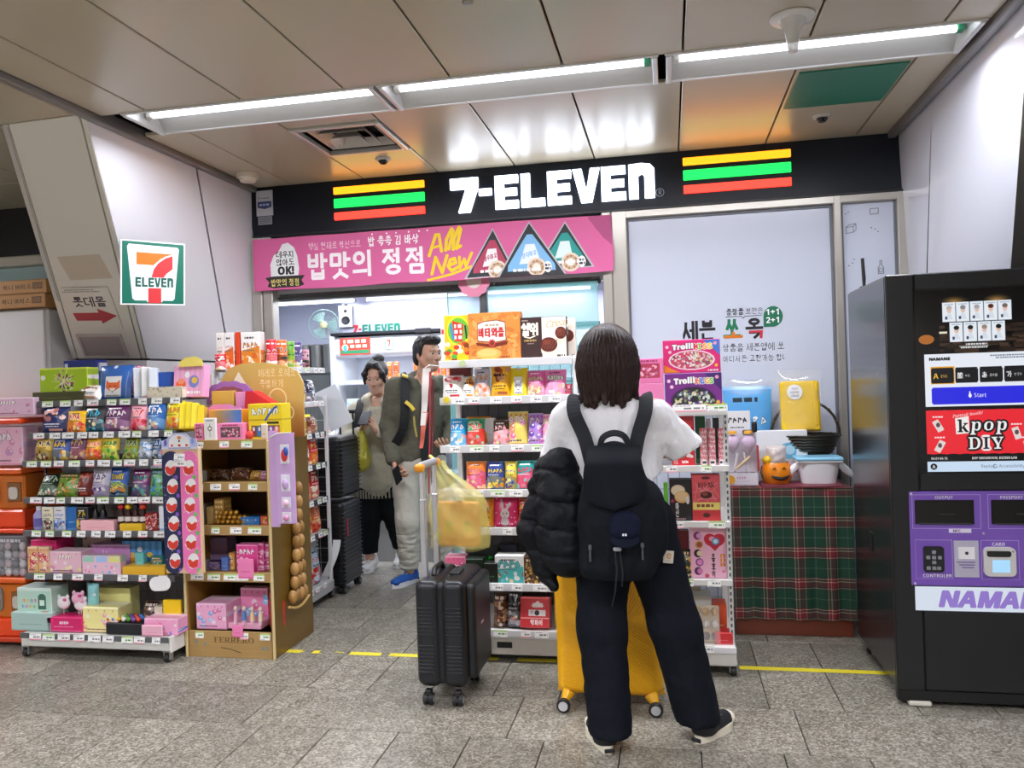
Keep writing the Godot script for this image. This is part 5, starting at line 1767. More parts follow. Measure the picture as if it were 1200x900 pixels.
func shelf(rack: Node,x0: float,x1: float,y: float,zf: float,zb: float,rail: Material,board: Material,tags: Array,h := 0.034) -> Node3D:
	var s := part("shelf",Mb.new().bx(V((x0 + x1) / 2,y - 0.006,(zf + zb) / 2),V(x1 - x0,0.012,zf - zb),0.003),board,rack)
	part("rail",Mb.new().bx(V((x0 + x1) / 2,y - h * 0.35,zf + 0.004),V(x1 - x0,h,0.008),0.002),rail,s)
	for t in tags:
		price_tag(s,V(t,y - h * 0.35,zf + 0.0105))
	return s

func rows_left_top() -> Array:
	return [
		["carton",-3.396,1.385,0.815,0.235,0.239,0.09,"box","1d2f8c;f3c832;~3","navy blue carton with a lemon print at the back of the left rack's top",0.0,-0.1],
		["carton",-3.397,1.385,0.96,0.333,0.057,0.16,"plain","4a4a22;9aa034;","flat dark olive packet lying under the lime green box",0.0,0.0],
		["carton",-3.388,1.427,0.955,0.285,0.15,0.11,"burst","a6c81e;5c2a5e;~3","lime green box with a purple burst print on the left rack's top",0.0,0.12],
		["pouch",-3.221,1.385,1.015,0.152,0.085,0.07,"fruit","f4f1ec;f3b48c;","flat clear pack of peach coloured sweets below the blue pouch",0.6,0.0],
		["pouch",-3.077,1.385,0.985,0.217,0.195,0.05,"animal","2f66b8;e46a34;","blue pouch with an orange fox face on a white label",0.18,0.0],
		["pouch",-2.976,1.385,0.94,0.092,0.188,0.04,"dots","f0a8c4;5a3040;","pink dotted pouch half behind the blue fox pouch",0.18,0.0],
		["carton",-2.921,1.385,0.98,0.043,0.175,0.1,"plain","e9edf4;7aa2cc;","first of the white and blue card packs leaning on the left rack's top",0.0,0.5],
		["carton",-2.873,1.385,0.98,0.042,0.178,0.1,"plain","f4f4f6;c04a6a;","second white card pack leaning next to the first blue and white one",0.0,0.5],
		["carton",-2.825,1.385,0.98,0.043,0.172,0.1,"plain","dfe7f2;3a62b0;","third leaning card pack beside the dark blue carton",0.0,0.5],
		["carton",-2.775,1.385,0.92,0.096,0.147,0.08,"plain","1f4fa4;2a62bc;","plain deep blue carton behind the beige tray on the left rack's top",0.0,0.0],
		["carton",-2.72,1.385,1.01,0.214,0.065,0.07,"candy","e6dcc4;b8a888;","low beige tray of wrapped sweets at the right of the left rack's top",0.0,0.0],
		["carton",-2.598,1.385,0.985,0.208,0.178,0.05,"toycard","f2a6d2;f0602c;","pink display card with orange and blue toys and a yellow arched head",0.12,-0.15],
	]

func rows_left_second() -> Array:
	return [
		["pouch",-3.389,1.21,1.08,0.176,0.147,0.06,"fruit","1c2c6a;f2b6ac;","navy pouch with pink jelly hands at the left end of the second shelf",0.18,0.0],
		["pouch",-3.234,1.21,1.1,0.124,0.12,0.06,"snack","f2b81c;d0281c;~3","small bright yellow gummy pouch beside the navy one",0.18,0.0],
		["pouch",-3.139,1.21,1.08,0.139,0.145,0.06,"snack","1b2326;2aa6c4;~3","black gummy pouch with teal lettering and a gold foot",0.18,0.0],
		["pouch",-2.995,1.21,1.08,0.159,0.146,0.06,"snack","5a1f58;f2dce8;~5","deep purple gummy pouch with white script on the second shelf",0.18,0.0],
		["pouch",-2.861,1.21,1.08,0.11,0.143,0.06,"snack","f0a4b4;d21f3c;~3","pink gummy pouch with red lettering next to the deep purple one",0.18,0.0],
		["pouch",-2.755,1.21,1.08,0.125,0.154,0.06,"snack","1660b0;eef4fa;~3","blue gummy pouch with white lettering next to the pink one",0.18,0.0],
		["pouch",-2.641,1.21,1.08,0.113,0.16,0.06,"snack","e9d628;f0862c;~4","yellow gummy pouch with an orange picture at the right of the second shelf",0.18,0.0],
		["carton",-2.587,1.21,1.075,0.036,0.14,0.07,"plain","f0da1c;c8a010;","first yellow stick pack in the leaning bundle at the shelf end",0.25,0.3],
		["carton",-2.551,1.21,1.075,0.035,0.149,0.07,"plain","ecd418;b49010;","second yellow stick pack in the leaning bundle at the shelf end",0.25,0.3],
		["carton",-2.516,1.21,1.075,0.036,0.143,0.07,"plain","f3e032;c8a010;","third yellow stick pack in the leaning bundle at the shelf end",0.25,0.3],
		["carton",-2.481,1.21,1.075,0.036,0.128,0.07,"plain","e6ca14;a88810;","last yellow stick pack in the leaning bundle at the shelf end",0.25,0.3],
	]

func rows_left_third() -> Array:
	return [
		["pouch",-3.42,1.06,1.13,0.125,0.135,0.06,"snack","d9b23c;2a2010;~4","gold gummy pouch with black lettering at the left end of the third shelf",0.18,0.0],
		["pouch",-3.309,1.06,1.13,0.129,0.123,0.06,"snack","2a4aa0;e8c23a;~3","blue pouch with red lettering and gold sweets on the third shelf",0.18,0.0],
		["pouch",-3.203,1.06,1.13,0.112,0.131,0.06,"snack","6a2450;c8a070;~3","wine purple gummy pouch between the blue and the orange ones",0.18,0.0],
		["pouch",-3.103,1.06,1.13,0.111,0.129,0.06,"snack","f2b42a;e2381c;~5","orange yellow gummy pouch with red lettering on the third shelf",0.18,0.0],
		["pouch",-3.005,1.06,1.13,0.115,0.132,0.06,"snack","e8d040;3a9a34;~5","yellow and green gummy pouch with pink sweets on the third shelf",0.18,0.0],
		["pouch",-2.875,1.06,1.13,0.114,0.116,0.06,"snack","a8b02a;2a6a2a;~3","olive green gummy pouch leaning in the dark of the third shelf",0.35,0.0],
		["pouch",-2.784,1.06,1.13,0.098,0.119,0.06,"mix","d8dce4;4a8ac0;","pouch of mixed pastel sweets beside the olive green one",0.18,0.0],
		["pouch",-2.707,1.06,1.13,0.086,0.122,0.06,"snack","1d3558;9ab4d8;~3","dark blue pouch at the right end of the third shelf",0.18,0.0],
	]

func rows_left_fourth() -> Array:
	return [
		["pouch",-3.409,0.86,1.13,0.131,0.118,0.06,"snack","1e3a26;c8d8c0;~4","dark green pouch with white leaves at the left end of the fourth shelf",0.5,0.0],
		["pouch",-3.279,0.86,1.13,0.151,0.126,0.06,"mix","6f9a34;f0923c;","green pouch with orange fruit slices on the fourth shelf",0.3,0.0],
		["pouch",-3.171,0.86,1.13,0.085,0.134,0.06,"fruit","7a2a22;c85a40;","small brown red pouch beside the green and orange one",0.18,0.0],
		["pouch",-3.072,0.86,1.13,0.111,0.147,0.06,"snack","e9e4f2;5a3a80;~3","white pouch with purple grapes on the fourth shelf",0.18,0.0],
		["pouch",-2.96,0.86,1.13,0.115,0.155,0.06,"worms","2a62c4;f0d020;Trolli","blue pouch with green and yellow jelly worms",0.18,0.0],
		["pouch",-2.822,0.86,1.13,0.119,0.145,0.06,"snack","7a2a6a;2aa0a0;~4","purple and teal pouch between the worms and the sea green one",0.18,0.0],
		["pouch",-2.715,0.86,1.135,0.107,0.148,0.05,"mix","6ab46a;3a8ad0;","sea green and blue pouch of mixed jellies at the right of the fourth shelf",0.18,0.0],
	]

func rows_left_fifth() -> Array:
	return [
		["bottle",-3.447,0.68,1.147,0.06,0.134,0.045,"plain","a9a6d8;6a62b0;","small lilac spray bottle at the left end of the fifth shelf",0.0,0.0],
		["carton",-3.377,0.68,1.147,0.07,0.13,0.045,"tin","f2ecd0;2a2a30;~4","white and yellow tin with black lettering on the fifth shelf",0.0,0.0],
		["carton",-3.301,0.68,1.147,0.07,0.13,0.045,"tin","e8e8ee;2a6ad0;~4","white and blue tin next to the yellow one on the fifth shelf",0.0,0.0],
		["carton",-3.232,0.68,1.14,0.059,0.129,0.06,"plain","1f6ab8;a8d0f0;","narrow blue carton beside the tins on the fifth shelf",0.0,0.3],
		["carton",-3.159,0.68,1.14,0.075,0.129,0.06,"tin","1c1c20;e8c81e;~2","black box with yellow lettering on the fifth shelf",0.0,0.0],
		["bottle",-3.123,0.68,1.11,0.042,0.132,0.04,"plain","202024;404048;","first black bottle in the middle of the fifth shelf",0.0,0.0],
		["bottle",-3.075,0.68,1.11,0.042,0.132,0.04,"plain","1a1a1e;50505a;","second black bottle in the middle of the fifth shelf",0.0,0.0],
		["carton",-3.053,0.68,1.165,0.204,0.059,0.05,"plain","f2b8c0;d87a90;","flat pale pink box lying at the front of the fifth shelf",0.0,0.0],
		["carton",-2.848,0.68,1.165,0.134,0.041,0.05,"plain","e2b81e;c89a10;","thin yellow tray under the four capped bottles",0.0,0.0],
		["carton",-2.745,0.68,1.135,0.071,0.091,0.05,"candy","a8242a;e8d8d0;","little cluster of red cola sweets beside the capped bottles",0.0,0.0],
		["carton",-2.676,0.68,1.15,0.03,0.133,0.04,"plain","e8f0f8;2a7ac8;","narrow blue and white packet at the right end of the fifth shelf",0.0,0.0],
	]

func rows_left_sixth() -> Array:
	return [
		["carton",-3.454,0.445,1.05,0.165,0.171,0.14,"plain","e62a78;f46aa0;","hot pink display box at the left end of the sixth shelf",0.0,0.0],
		["carton",-3.476,0.445,1.16,0.065,0.144,0.03,"cute","e8b878;c8242a;","left gold and pink candy pack in front of the hot pink box",0.0,0.0],
		["carton",-3.406,0.445,1.16,0.066,0.145,0.03,"cute","eec088;d02a4a;","right gold and pink candy pack in front of the hot pink box",0.0,0.0],
		["carton",-3.274,0.445,1.11,0.199,0.121,0.12,"cute","f6c8d8;f0e28a;~4","pink and cream carton with rows of small pictures",0.0,0.0],
		["carton",-3.218,0.445,0.965,0.187,0.189,0.05,"candy","b89a90;d8b8b0;","tall clear box of dusty pink sweets at the back of the sixth shelf",0.0,0.0],
		["carton",-3.071,0.445,1.0,0.242,0.139,0.14,"cute","d498d0;b05ab0;","lilac carton with an arched lid behind the pastel pack",0.0,0.0],
		["carton",-3.035,0.445,1.165,0.236,0.105,0.05,"stripes","f4c6dc;a8d8c8;","long pastel pack with mint and yellow bands at the front of the sixth shelf",0.0,0.0],
		["carton",-2.881,0.445,1.045,0.248,0.158,0.03,"toycard","3a86c4;f0a81e;","blue display card with orange and yellow toys at the right of the sixth shelf",0.0,0.0],
		["carton",-2.78,0.445,1.13,0.255,0.048,0.12,"plain","e8b42a;d0881a;","low yellow tray in front of the blue toy display card",0.0,0.0],
		["carton",-2.84,0.47,1.125,0.052,0.085,0.03,"plain","6ac0c0;eef4f4;","small teal pot in the yellow toy tray",0.0,0.0],
		["carton",-2.737,0.47,1.125,0.072,0.067,0.03,"mix","2a8a80;e86a2a;","small green and orange packet in the yellow toy tray",0.0,0.0],
		["pouch",-2.643,0.445,1.14,0.111,0.055,0.1,"plain","2a78c0;8ac0ea;","blue foil bag lying at the right end of the sixth shelf",0.9,0.0],
	]

func rows_left_base() -> Array:
	return [
		["carton",-3.458,0.14,1.155,0.254,0.099,0.13,"plain","a9c4bc;7a9aa0;","pale mint tray under the mint carton on the lowest deck",0.0,0.0],
		["carton",-3.452,0.215,1.135,0.217,0.154,0.13,"house","b5d6c6;5a7a70;~3","mint green carton with a house print on the lowest deck",0.0,0.0],
		["carton",-3.25,0.14,1.17,0.217,0.077,0.1,"plain","d21f66;f6e0ea;~4","deep pink tray holding white lollipops on the lowest deck",0.0,0.0],
		["carton",-3.076,0.14,1.02,0.226,0.2,0.08,"plain","f0ea9a;d8c86a;","pale yellow card with a curved top at the back of the lowest deck",0.0,0.0],
		["carton",-3.036,0.14,1.15,0.214,0.134,0.12,"cute","f4ea9c;f0a8b8;","pale yellow carton with pink pictures on the lowest deck",0.0,0.0],
		["carton",-2.875,0.14,1.17,0.225,0.058,0.12,"plain","1c1c20;3a3a40;","black tray of round coloured candies on the lowest deck",0.0,0.0],
		["pouch",-2.816,0.14,1.085,0.099,0.135,0.09,"mix","5a4038;c8a088;","bag of dark sweets behind the black candy tray",0.18,0.0],
		["carton",-2.744,0.14,1.08,0.047,0.123,0.1,"plain","d8cdb4;b8a888;","small kraft carton behind the yellow card on the lowest deck",0.0,0.0],
		["carton",-2.66,0.14,1.12,0.107,0.161,0.02,"plain","f2cc12;e0b00a;","plain yellow card standing in the pink tray on the lowest deck",0.0,0.0],
		["carton",-2.666,0.14,1.16,0.196,0.087,0.12,"cute","f2a8cc;5a78d0;","pink printed tray at the right end of the lowest deck",0.0,0.0],
		["carton",-2.704,0.14,1.237,0.121,0.057,0.01,"plain","f2b8cc;d8486a;","pale pink cat shaped price card at the front of the lowest deck",0.0,0.0],
	]

func rows_gold_top() -> Array:
	return [
		["carton",-2.421,1.28,0.92,0.134,0.136,0.08,"plain","d8ac4c;b88a2a;","gold carton at the left under the purple cloud card",0.0,0.0],
		["carton",-2.29,1.28,0.92,0.107,0.127,0.08,"plain","ee9cc8;d878b0;","pink carton at the right under the purple cloud card",0.0,0.0],
		["carton",-2.348,1.15,1.02,0.197,0.165,0.08,"rainbow","f0a838;3a78c8;","box with an orange to blue print in front of the pink cloud card",0.0,0.0],
		["carton",-2.47,1.15,1.09,0.05,0.097,0.06,"window","f08cb8;7a3048;","narrow pink window box at the left end of the gold rack's top",0.0,0.0],
		["carton",-2.398,1.15,1.123,0.07,0.124,0.015,"key","f2f2f0;8a8a78;","white card with a small toy key on the gold rack's top",0.0,0.0],
		["carton",-2.287,1.15,1.085,0.153,0.093,0.07,"window","f48cba;6a4a52;","wide pink window box with a toy cat on the gold rack's top",0.0,0.0],
		["carton",-2.099,1.15,1.04,0.195,0.191,0.1,"eggs","f2d51c;3a3a30;~5","yellow display box with a row of coloured toy eggs",0.0,0.0],
		["carton",-2.102,1.15,1.085,0.034,0.084,0.03,"plain","e8dcc8;c03a3a;","tiny white and red packet at the right end of the gold rack's top",0.0,0.0],
	]

func rows_gold_second() -> Array:
	return [
		["carton",-2.516,0.926,1.03,0.036,0.058,0.04,"plain","d8d4cc;a8a4a0;","small grey box at the left of the gold rack's second shelf",0.0,0.0],
		["pouch",-2.441,0.926,0.985,0.133,0.054,0.07,"mix","4a2a1c;a8784a;","left brown chocolate bag on the gold rack's second shelf",0.5,0.0],
		["pouch",-2.318,0.926,0.985,0.132,0.062,0.07,"mix","5a3420;c89a68;","right brown chocolate bag on the gold rack's second shelf",0.5,0.0],
		["pouch",-2.216,0.926,1.0,0.071,0.048,0.06,"mix","c8963a;f0d890;","golden chocolate bag next to the brown ones",0.5,0.0],
		["pouch",-2.151,0.926,1.01,0.07,0.049,0.06,"fruit","e8a0c8;f2d0e0;","small pink pouch at the right of the gold rack's second shelf",0.4,0.0],
	]

func rows_gold_third() -> Array:
	return [
		["carton",-2.548,0.696,0.96,0.041,0.104,0.08,"plain","b8b0a4;8a8278;","grey plastic box at the left of the gold rack's third shelf",0.0,0.0],
		["carton",-2.455,0.696,1.035,0.035,0.096,0.07,"plain","d8ba78;b89448;","upright gold carton beside the grey box",0.0,0.0],
		["carton",-2.405,0.696,1.02,0.056,0.136,0.08,"balls","b98f48;e8c878;","tall clear box of gold wrapped chocolates",0.0,0.0],
		["carton",-2.212,0.696,1.055,0.11,0.043,0.05,"plain","1b6ab4;eef4fa;フルート","blue box with white lettering on the gold rack's third shelf",0.0,0.0],
		["carton",-2.125,0.696,1.055,0.054,0.048,0.05,"fruit","d8542a;f0b040;","orange fruit box at the right of the gold rack's third shelf",0.0,0.0],
	]

func rows_gold_fourth() -> Array:
	return [
		["carton",-2.524,0.449,0.86,0.137,0.145,0.1,"plain","b49ac4;8a6aa8;","open purple carton at the back of the gold rack's fourth shelf",0.0,0.0],
		["carton",-2.518,0.449,1.055,0.082,0.054,0.05,"plain","8a8478;c8c23a;","long dark toy packet at the left of the gold rack's fourth shelf",0.0,0.5],
		["carton",-2.44,0.449,1.045,0.076,0.048,0.05,"mix","6a5ab0;f0c020;","small purple packet with a yellow toy on the gold rack's fourth shelf",0.0,0.0],
		["carton",-2.37,0.449,1.06,0.041,0.074,0.04,"plain","5a7ac8;c8d8f0;","small blue box beside the purple packet",0.0,0.0],
		["carton",-2.34,0.449,1.035,0.035,0.093,0.05,"fruit","e8a85a;f0d8b0;","small tan box beside the blue one",0.0,0.0],
		["carton",-2.225,0.449,1.07,0.124,0.148,0.06,"cute","e84a9a;f8b8d8;~4","bright pink box with star and heart print on the gold rack",0.0,0.0],
		["carton",-2.155,0.449,1.05,0.03,0.149,0.06,"cute","d84a90;f2a8d0;","first slim pink box behind the bright pink one",0.0,0.0],
		["carton",-2.131,0.449,1.03,0.03,0.141,0.06,"cute","e070a8;f8c8e0;","second slim pink box at the right of the gold rack's fourth shelf",0.0,0.0],
		["carton",-2.212,0.425,1.136,0.089,0.104,0.008,"plain","f084b8;d03a80;","pink cat shaped card hung in front of the bright pink box",0.0,0.0],
	]

func rows_gold_base() -> Array:
	return [
		["carton",-2.612,0.143,0.94,0.078,0.15,0.14,"plain","8a5a34;6a4424;","brown carton at the left of the gold rack's lowest shelf",0.0,0.0],
		["carton",-2.441,0.143,1.03,0.176,0.139,0.16,"cute","f2b2d6;8ab4e8;","large pale pink toy carton on the gold rack's lowest shelf",0.0,0.0],
		["carton",-2.266,0.143,0.945,0.163,0.188,0.05,"cute","e88cb8;6ab0e0;","pink display head with a blue badge behind the toy figures",0.0,0.0],
		["carton",-2.26,0.143,1.03,0.194,0.033,0.12,"plain","f2b4d0;e890b8;","pink stand that holds a row of toy figures",0.0,0.0],
		["carton",-2.273,0.115,1.136,0.06,0.062,0.008,"plain","f084b8;d03a80;","small pink cat shaped card in front of the row of toy figures",0.0,0.0],
	]

func rows_mid_top() -> Array:
	return [
		["carton",-1.106,1.53,0.835,0.159,0.248,0.09,"crazy","e6c21a;d8261c;~3","white and yellow snack box with a red banner beside the orange waffle carton",0.0,0.1],
		["carton",-0.891,1.53,0.84,0.28,0.251,0.08,"waffle","dc8c3e;c0622a;버터와플","big orange waffle carton with red Korean lettering on the middle rack's top",0.0,0.0],
		["carton",-0.631,1.53,0.85,0.242,0.216,0.06,"shell","3a2424;f0e6d8;쉘위","dark brown and cream carton with chocolate marshmallows on the middle rack's top",0.0,0.0],
		["carton",-0.518,1.53,0.77,0.086,0.208,0.06,"shellback","f0e6d8;7a3a2c;","second cream chocolate marshmallow carton behind the first",0.0,0.0],
	]

func rows_mid_second() -> Array:
	return [
		["carton",-1.113,1.335,0.745,0.12,0.169,0.05,"plain","7a2a24;4a1a18;","dark red carton at the back of the middle rack's second shelf",0.0,0.0],
		["pouch",-1.131,1.335,0.865,0.113,0.123,0.05,"fruit","f2efec;d83a3c;","white pouch with red fruit at the left of the middle rack's second shelf",0.18,0.0],
		["pouch",-1.044,1.335,0.865,0.069,0.115,0.05,"fruit","f2efe6;f0a030;","white pouch with orange fruit next to the red fruit one",0.18,0.0],
		["pouch",-0.97,1.335,0.865,0.087,0.153,0.05,"snack","cfcbe0;f0a868;~3","silver lilac pouch with a screw top look",0.18,0.0],
		["pouch",-0.871,1.335,0.86,0.11,0.172,0.06,"fruit","f0b01c;b85a1a;","tall golden orange pouch on the middle rack's second shelf",0.18,0.0],
		["pouch",-0.773,1.335,0.86,0.095,0.151,0.06,"animal","efd81c;8a8a90;","yellow pouch with a grey animal picture",0.18,0.0],
		["pouch",-0.681,1.335,0.86,0.099,0.134,0.06,"snack","e86ab0;d8f0a0;~5","first pink pouch with white lettering right of the yellow one",0.18,0.0],
		["pouch",-0.579,1.335,0.86,0.115,0.135,0.06,"snack","ee7ab8;f4f8e8;Katjes","second pink pouch with white lettering at the end of the middle rack's second shelf",0.18,0.0],
		["pouch",-0.508,1.335,0.865,0.035,0.058,0.05,"plain","a83a4a;e8d0d0;","narrow dark pink packet at the right end of the middle rack's second shelf",0.18,0.0],
	]

func rows_mid_third() -> Array:
	return [
		["pouch",-1.016,1.085,0.8,0.136,0.146,0.06,"plain","f0982a;e07a1a;","orange pouch behind the green and red one",0.18,0.0],
		["pouch",-1.105,1.085,0.88,0.093,0.143,0.06,"snack","22a0e0;f4f8fa;~3","sky blue pouch with a white picture at the left of the middle rack's third shelf",0.18,0.0],
		["pouch",-1.012,1.085,0.88,0.101,0.141,0.06,"split","3aa06a;d83a30;~3","green over red pouch next to the sky blue one",0.18,0.0],
		["carton",-0.951,1.085,0.79,0.061,0.138,0.04,"plain","e8e8ea;c8c8cc;","plain white card behind the brown pouch",0.0,0.0],
		["pouch",-0.873,1.085,0.88,0.086,0.129,0.06,"split","4a2c24;f0a8b0;~3","dark brown pouch with pink pictures",0.18,0.0],
		["pouch",-0.784,1.085,0.875,0.108,0.171,0.07,"cute","f0dc6a;f078a8;~3","pale yellow pouch with pink hearts and a red top",0.18,0.0],
		["pouch",-0.69,1.085,0.88,0.08,0.16,0.06,"cute","b48ad8;6a4ab0;~2","lilac pouch with purple stars",0.18,0.0],
		["pouch",-0.623,1.085,0.88,0.062,0.154,0.06,"cute","f0a8cc;f0d83a;~2","pink and yellow pouch half hidden by the white shirt sleeve",0.18,0.0],
	]

func rows_mid_fourth() -> Array:
	return [
		["pouch",-1.004,0.86,0.93,0.109,0.143,0.06,"split","f0822c;e8688c;~5","orange and pink gummy pouch on the middle rack's fourth shelf",0.18,0.0],
		["pouch",-0.899,0.86,0.93,0.099,0.141,0.06,"snack","27408e;f0d22a;~5","navy gummy pouch with yellow lettering on the middle rack's fourth shelf",0.18,0.0],
		["pouch",-0.817,0.86,0.93,0.067,0.14,0.06,"snack","f0d84a;2a3a7a;~4","small yellow gummy pouch with dark blue lettering",0.18,0.0],
		["pouch",-0.738,0.86,0.93,0.106,0.144,0.06,"split","1f9a94;e0527a;~4","teal gummy pouch with pink lower half by the padded jacket",0.18,0.0],
	]

func rows_mid_fifth() -> Array:
	return [
		["pouch",-0.954,0.665,0.93,0.077,0.143,0.06,"fruit","f0b62a;e87a1a;","yellow orange pouch on the middle rack's fifth shelf",0.18,0.0],
		["pouch",-0.852,0.665,0.925,0.135,0.156,0.07,"rabbit","d82a6c;f2dce4;","magenta pouch with a pale rabbit and white dots",0.18,0.0],
		["pouch",-0.754,0.665,0.93,0.063,0.142,0.06,"snack","d8402a;f0d23a;~2","narrow red and yellow pouch beside the padded jacket",0.18,0.0],
	]

func rows_mid_sixth() -> Array:
	return [
		["carton",-1.118,0.39,0.93,0.111,0.127,0.08,"cute","e86a94;f6d0dc;","pink carton showing under the yellow shopping bag",0.0,0.0],
		["carton",-1.005,0.39,0.98,0.09,0.126,0.08,"plain","1a2a1c;3ac83a;","lower black and bright green box beside the black suitcase",0.0,0.0],
		["carton",-0.981,0.39,0.88,0.16,0.162,0.08,"plain","17201a;2aa83a;~4","tall black and green box on the middle rack's sixth shelf",0.0,0.0],
		["carton",-0.92,0.39,0.99,0.072,0.105,0.06,"plain","20221f;58c048;","short black and green box in front of the tall one",0.0,0.0],
		["carton",-0.824,0.39,0.97,0.15,0.143,0.08,"split","e8ecea;4ab8b8;~4","white and teal candy box on the middle rack's sixth shelf",0.0,0.0],
		["carton",-0.712,0.39,0.98,0.074,0.14,0.06,"mix","5a3a22;c89a3a;","brown and gold candy box right of the teal one",0.0,0.0],
		["carton",-0.863,0.39,0.83,0.101,0.168,0.06,"plain","23253a;3a3c58;","long dark box at the back of the middle rack's sixth shelf",0.0,0.0],
		["carton",-0.655,0.39,0.975,0.035,0.126,0.05,"mix","e0e0dc;8a8a80;","small pale packet at the right of the middle rack's sixth shelf",0.0,0.0],
	]

func rows_mid_base() -> Array:
	return [
		["pouch",-0.883,0.165,0.99,0.075,0.164,0.08,"mix","6a3a24;b8845a;","clear bag of brown nuts on the middle rack's lowest deck",0.18,0.0],
		["pouch",-0.807,0.165,0.995,0.084,0.187,0.07,"snack","25262a;a8a8b0;~5","black foil pouch with white scribble lettering",0.18,0.0],
		["carton",-0.701,0.165,0.99,0.148,0.151,0.08,"gift","c8242c;f2e6e6;빅파이","flat red gift box with white lettering beside the yellow suitcase",0.25,0.0],
		["carton",-0.731,0.165,0.825,0.127,0.168,0.05,"plain","3a2a28;6a2a2a;","dark carton behind the red gift box",0.0,0.0],
	]

func rows_right_top() -> Array:
	return [
		["carton",-0.093,1.25,1.005,0.135,0.136,0.09,"plain","f088bc;e070a8;","plain pink carton under the pink window box",0.0,0.0],
		["carton",-0.093,1.387,1.005,0.135,0.119,0.09,"window","ef80b8;b83a5a;","pink window box of sweets next to the woman's shoulder",0.0,0.0],
		["carton",0.113,1.25,1.005,0.267,0.179,0.09,"trolli","7a2a88;23242c;HUGS","purple candy carton with a round window at the top of the right rack",0.0,0.0],
		["carton",0.11,1.43,0.995,0.268,0.159,0.09,"trolli","e02a78;c84a6a;KISS","pink candy carton with a bean shaped window stacked on the purple one",0.0,0.0],
	]

func rows_right_second() -> Array:
	return [
		["carton",0.057,0.985,1.025,0.108,0.241,0.07,"giftbag","d0242e;f2e8e4;SNACK","tall red gift bag with white lettering on the right rack",0.0,0.0],
		["carton",0.143,0.985,0.93,0.048,0.23,0.06,"plain","1f6a3a;e8d8a0;","dark green carton behind the pink sticks",0.0,0.0],
		["carton",0.183,0.985,0.93,0.025,0.22,0.06,"plain","e8e8ea;d84a5a;","narrow white carton behind the pink sticks",0.0,0.0],
		["carton",0.218,0.985,0.935,0.028,0.22,0.05,"plain","2a2a30;e8e8ec;","narrow black carton behind the pink sticks",0.0,0.0],
		["carton",0.152,0.985,1.055,0.028,0.178,0.03,"dots","f0d4d6;d8586a;","left slim pink and white stick box leaning on the right rack",0.0,0.2],
		["carton",0.19,0.985,1.055,0.031,0.177,0.03,"dots","f2d8da;d8586a;","middle slim pink and white stick box leaning on the right rack",0.0,0.2],
		["carton",0.234,0.985,1.055,0.027,0.176,0.03,"dots","eed0d4;d04a60;","right slim pink and white stick box on the right rack",0.0,0.0],
	]

func rows_right_third() -> Array:
	return [
		["carton",-0.032,0.72,1.04,0.02,0.183,0.04,"plain","6ac83a;3a8a2a;","narrow bright green packet beside the backpack",0.0,0.0],
		["carton",0.038,0.72,1.025,0.105,0.199,0.07,"cookie","1b191b;e0b878;마신","black cookie carton with two round cookies",0.0,0.0],
		["carton",0.157,0.72,1.03,0.131,0.222,0.06,"maam","d8525a;f0e27a;カントリーマアム","red carton with Japanese lettering and a pale yellow band",0.0,0.0],
	]

func rows_right_fourth() -> Array:
	return [
		["carton",0.033,0.445,0.95,0.077,0.212,0.06,"plain","7a2a34;4a1a22;","dark red carton left of the pink cookie box",0.0,0.0],
		["pouch",0.051,0.445,1.055,0.06,0.134,0.05,"mix","2a3a24;d8b04a;","dark green bag with gold cookies left of the pink cookie box",0.18,0.0],
		["carton",0.16,0.445,1.035,0.17,0.244,0.05,"abc","f3bcd4;c8243c;초코쿠키","pale pink cookie box with a red heart and round cookies",0.0,0.0],
	]

func rows_right_base() -> Array:
	return [
		["carton",0.079,0.14,0.82,0.093,0.199,0.06,"plain","c8b48c;a8946a;","kraft carton at the back of the right rack's lowest deck",0.0,0.0],
		["carton",0.09,0.14,0.89,0.16,0.192,0.12,"plain","e2e6e0;b8ccb8;","white rounded tin with a pale green band on the right rack's lowest deck",0.0,0.0],
		["carton",0.208,0.14,0.93,0.064,0.161,0.1,"plain","dc5228;f0c8b0;","orange carton standing behind the chocolate box",0.0,0.0],
		["carton",0.217,0.14,1.05,0.082,0.055,0.08,"plain","c8282e;e8a8a8;","flat red packet at the right end of the right rack's lowest deck",0.0,0.0],
	]

# ---------------------------------------------------------------- racks and what stands on them
func spread(a: float,b: float,n: int) -> Array:
	var out := []
	for k in n: out.append(lerpf(a,b,(k + 0.5) / n) + rng.randf_range(-0.012,0.012))
	return out

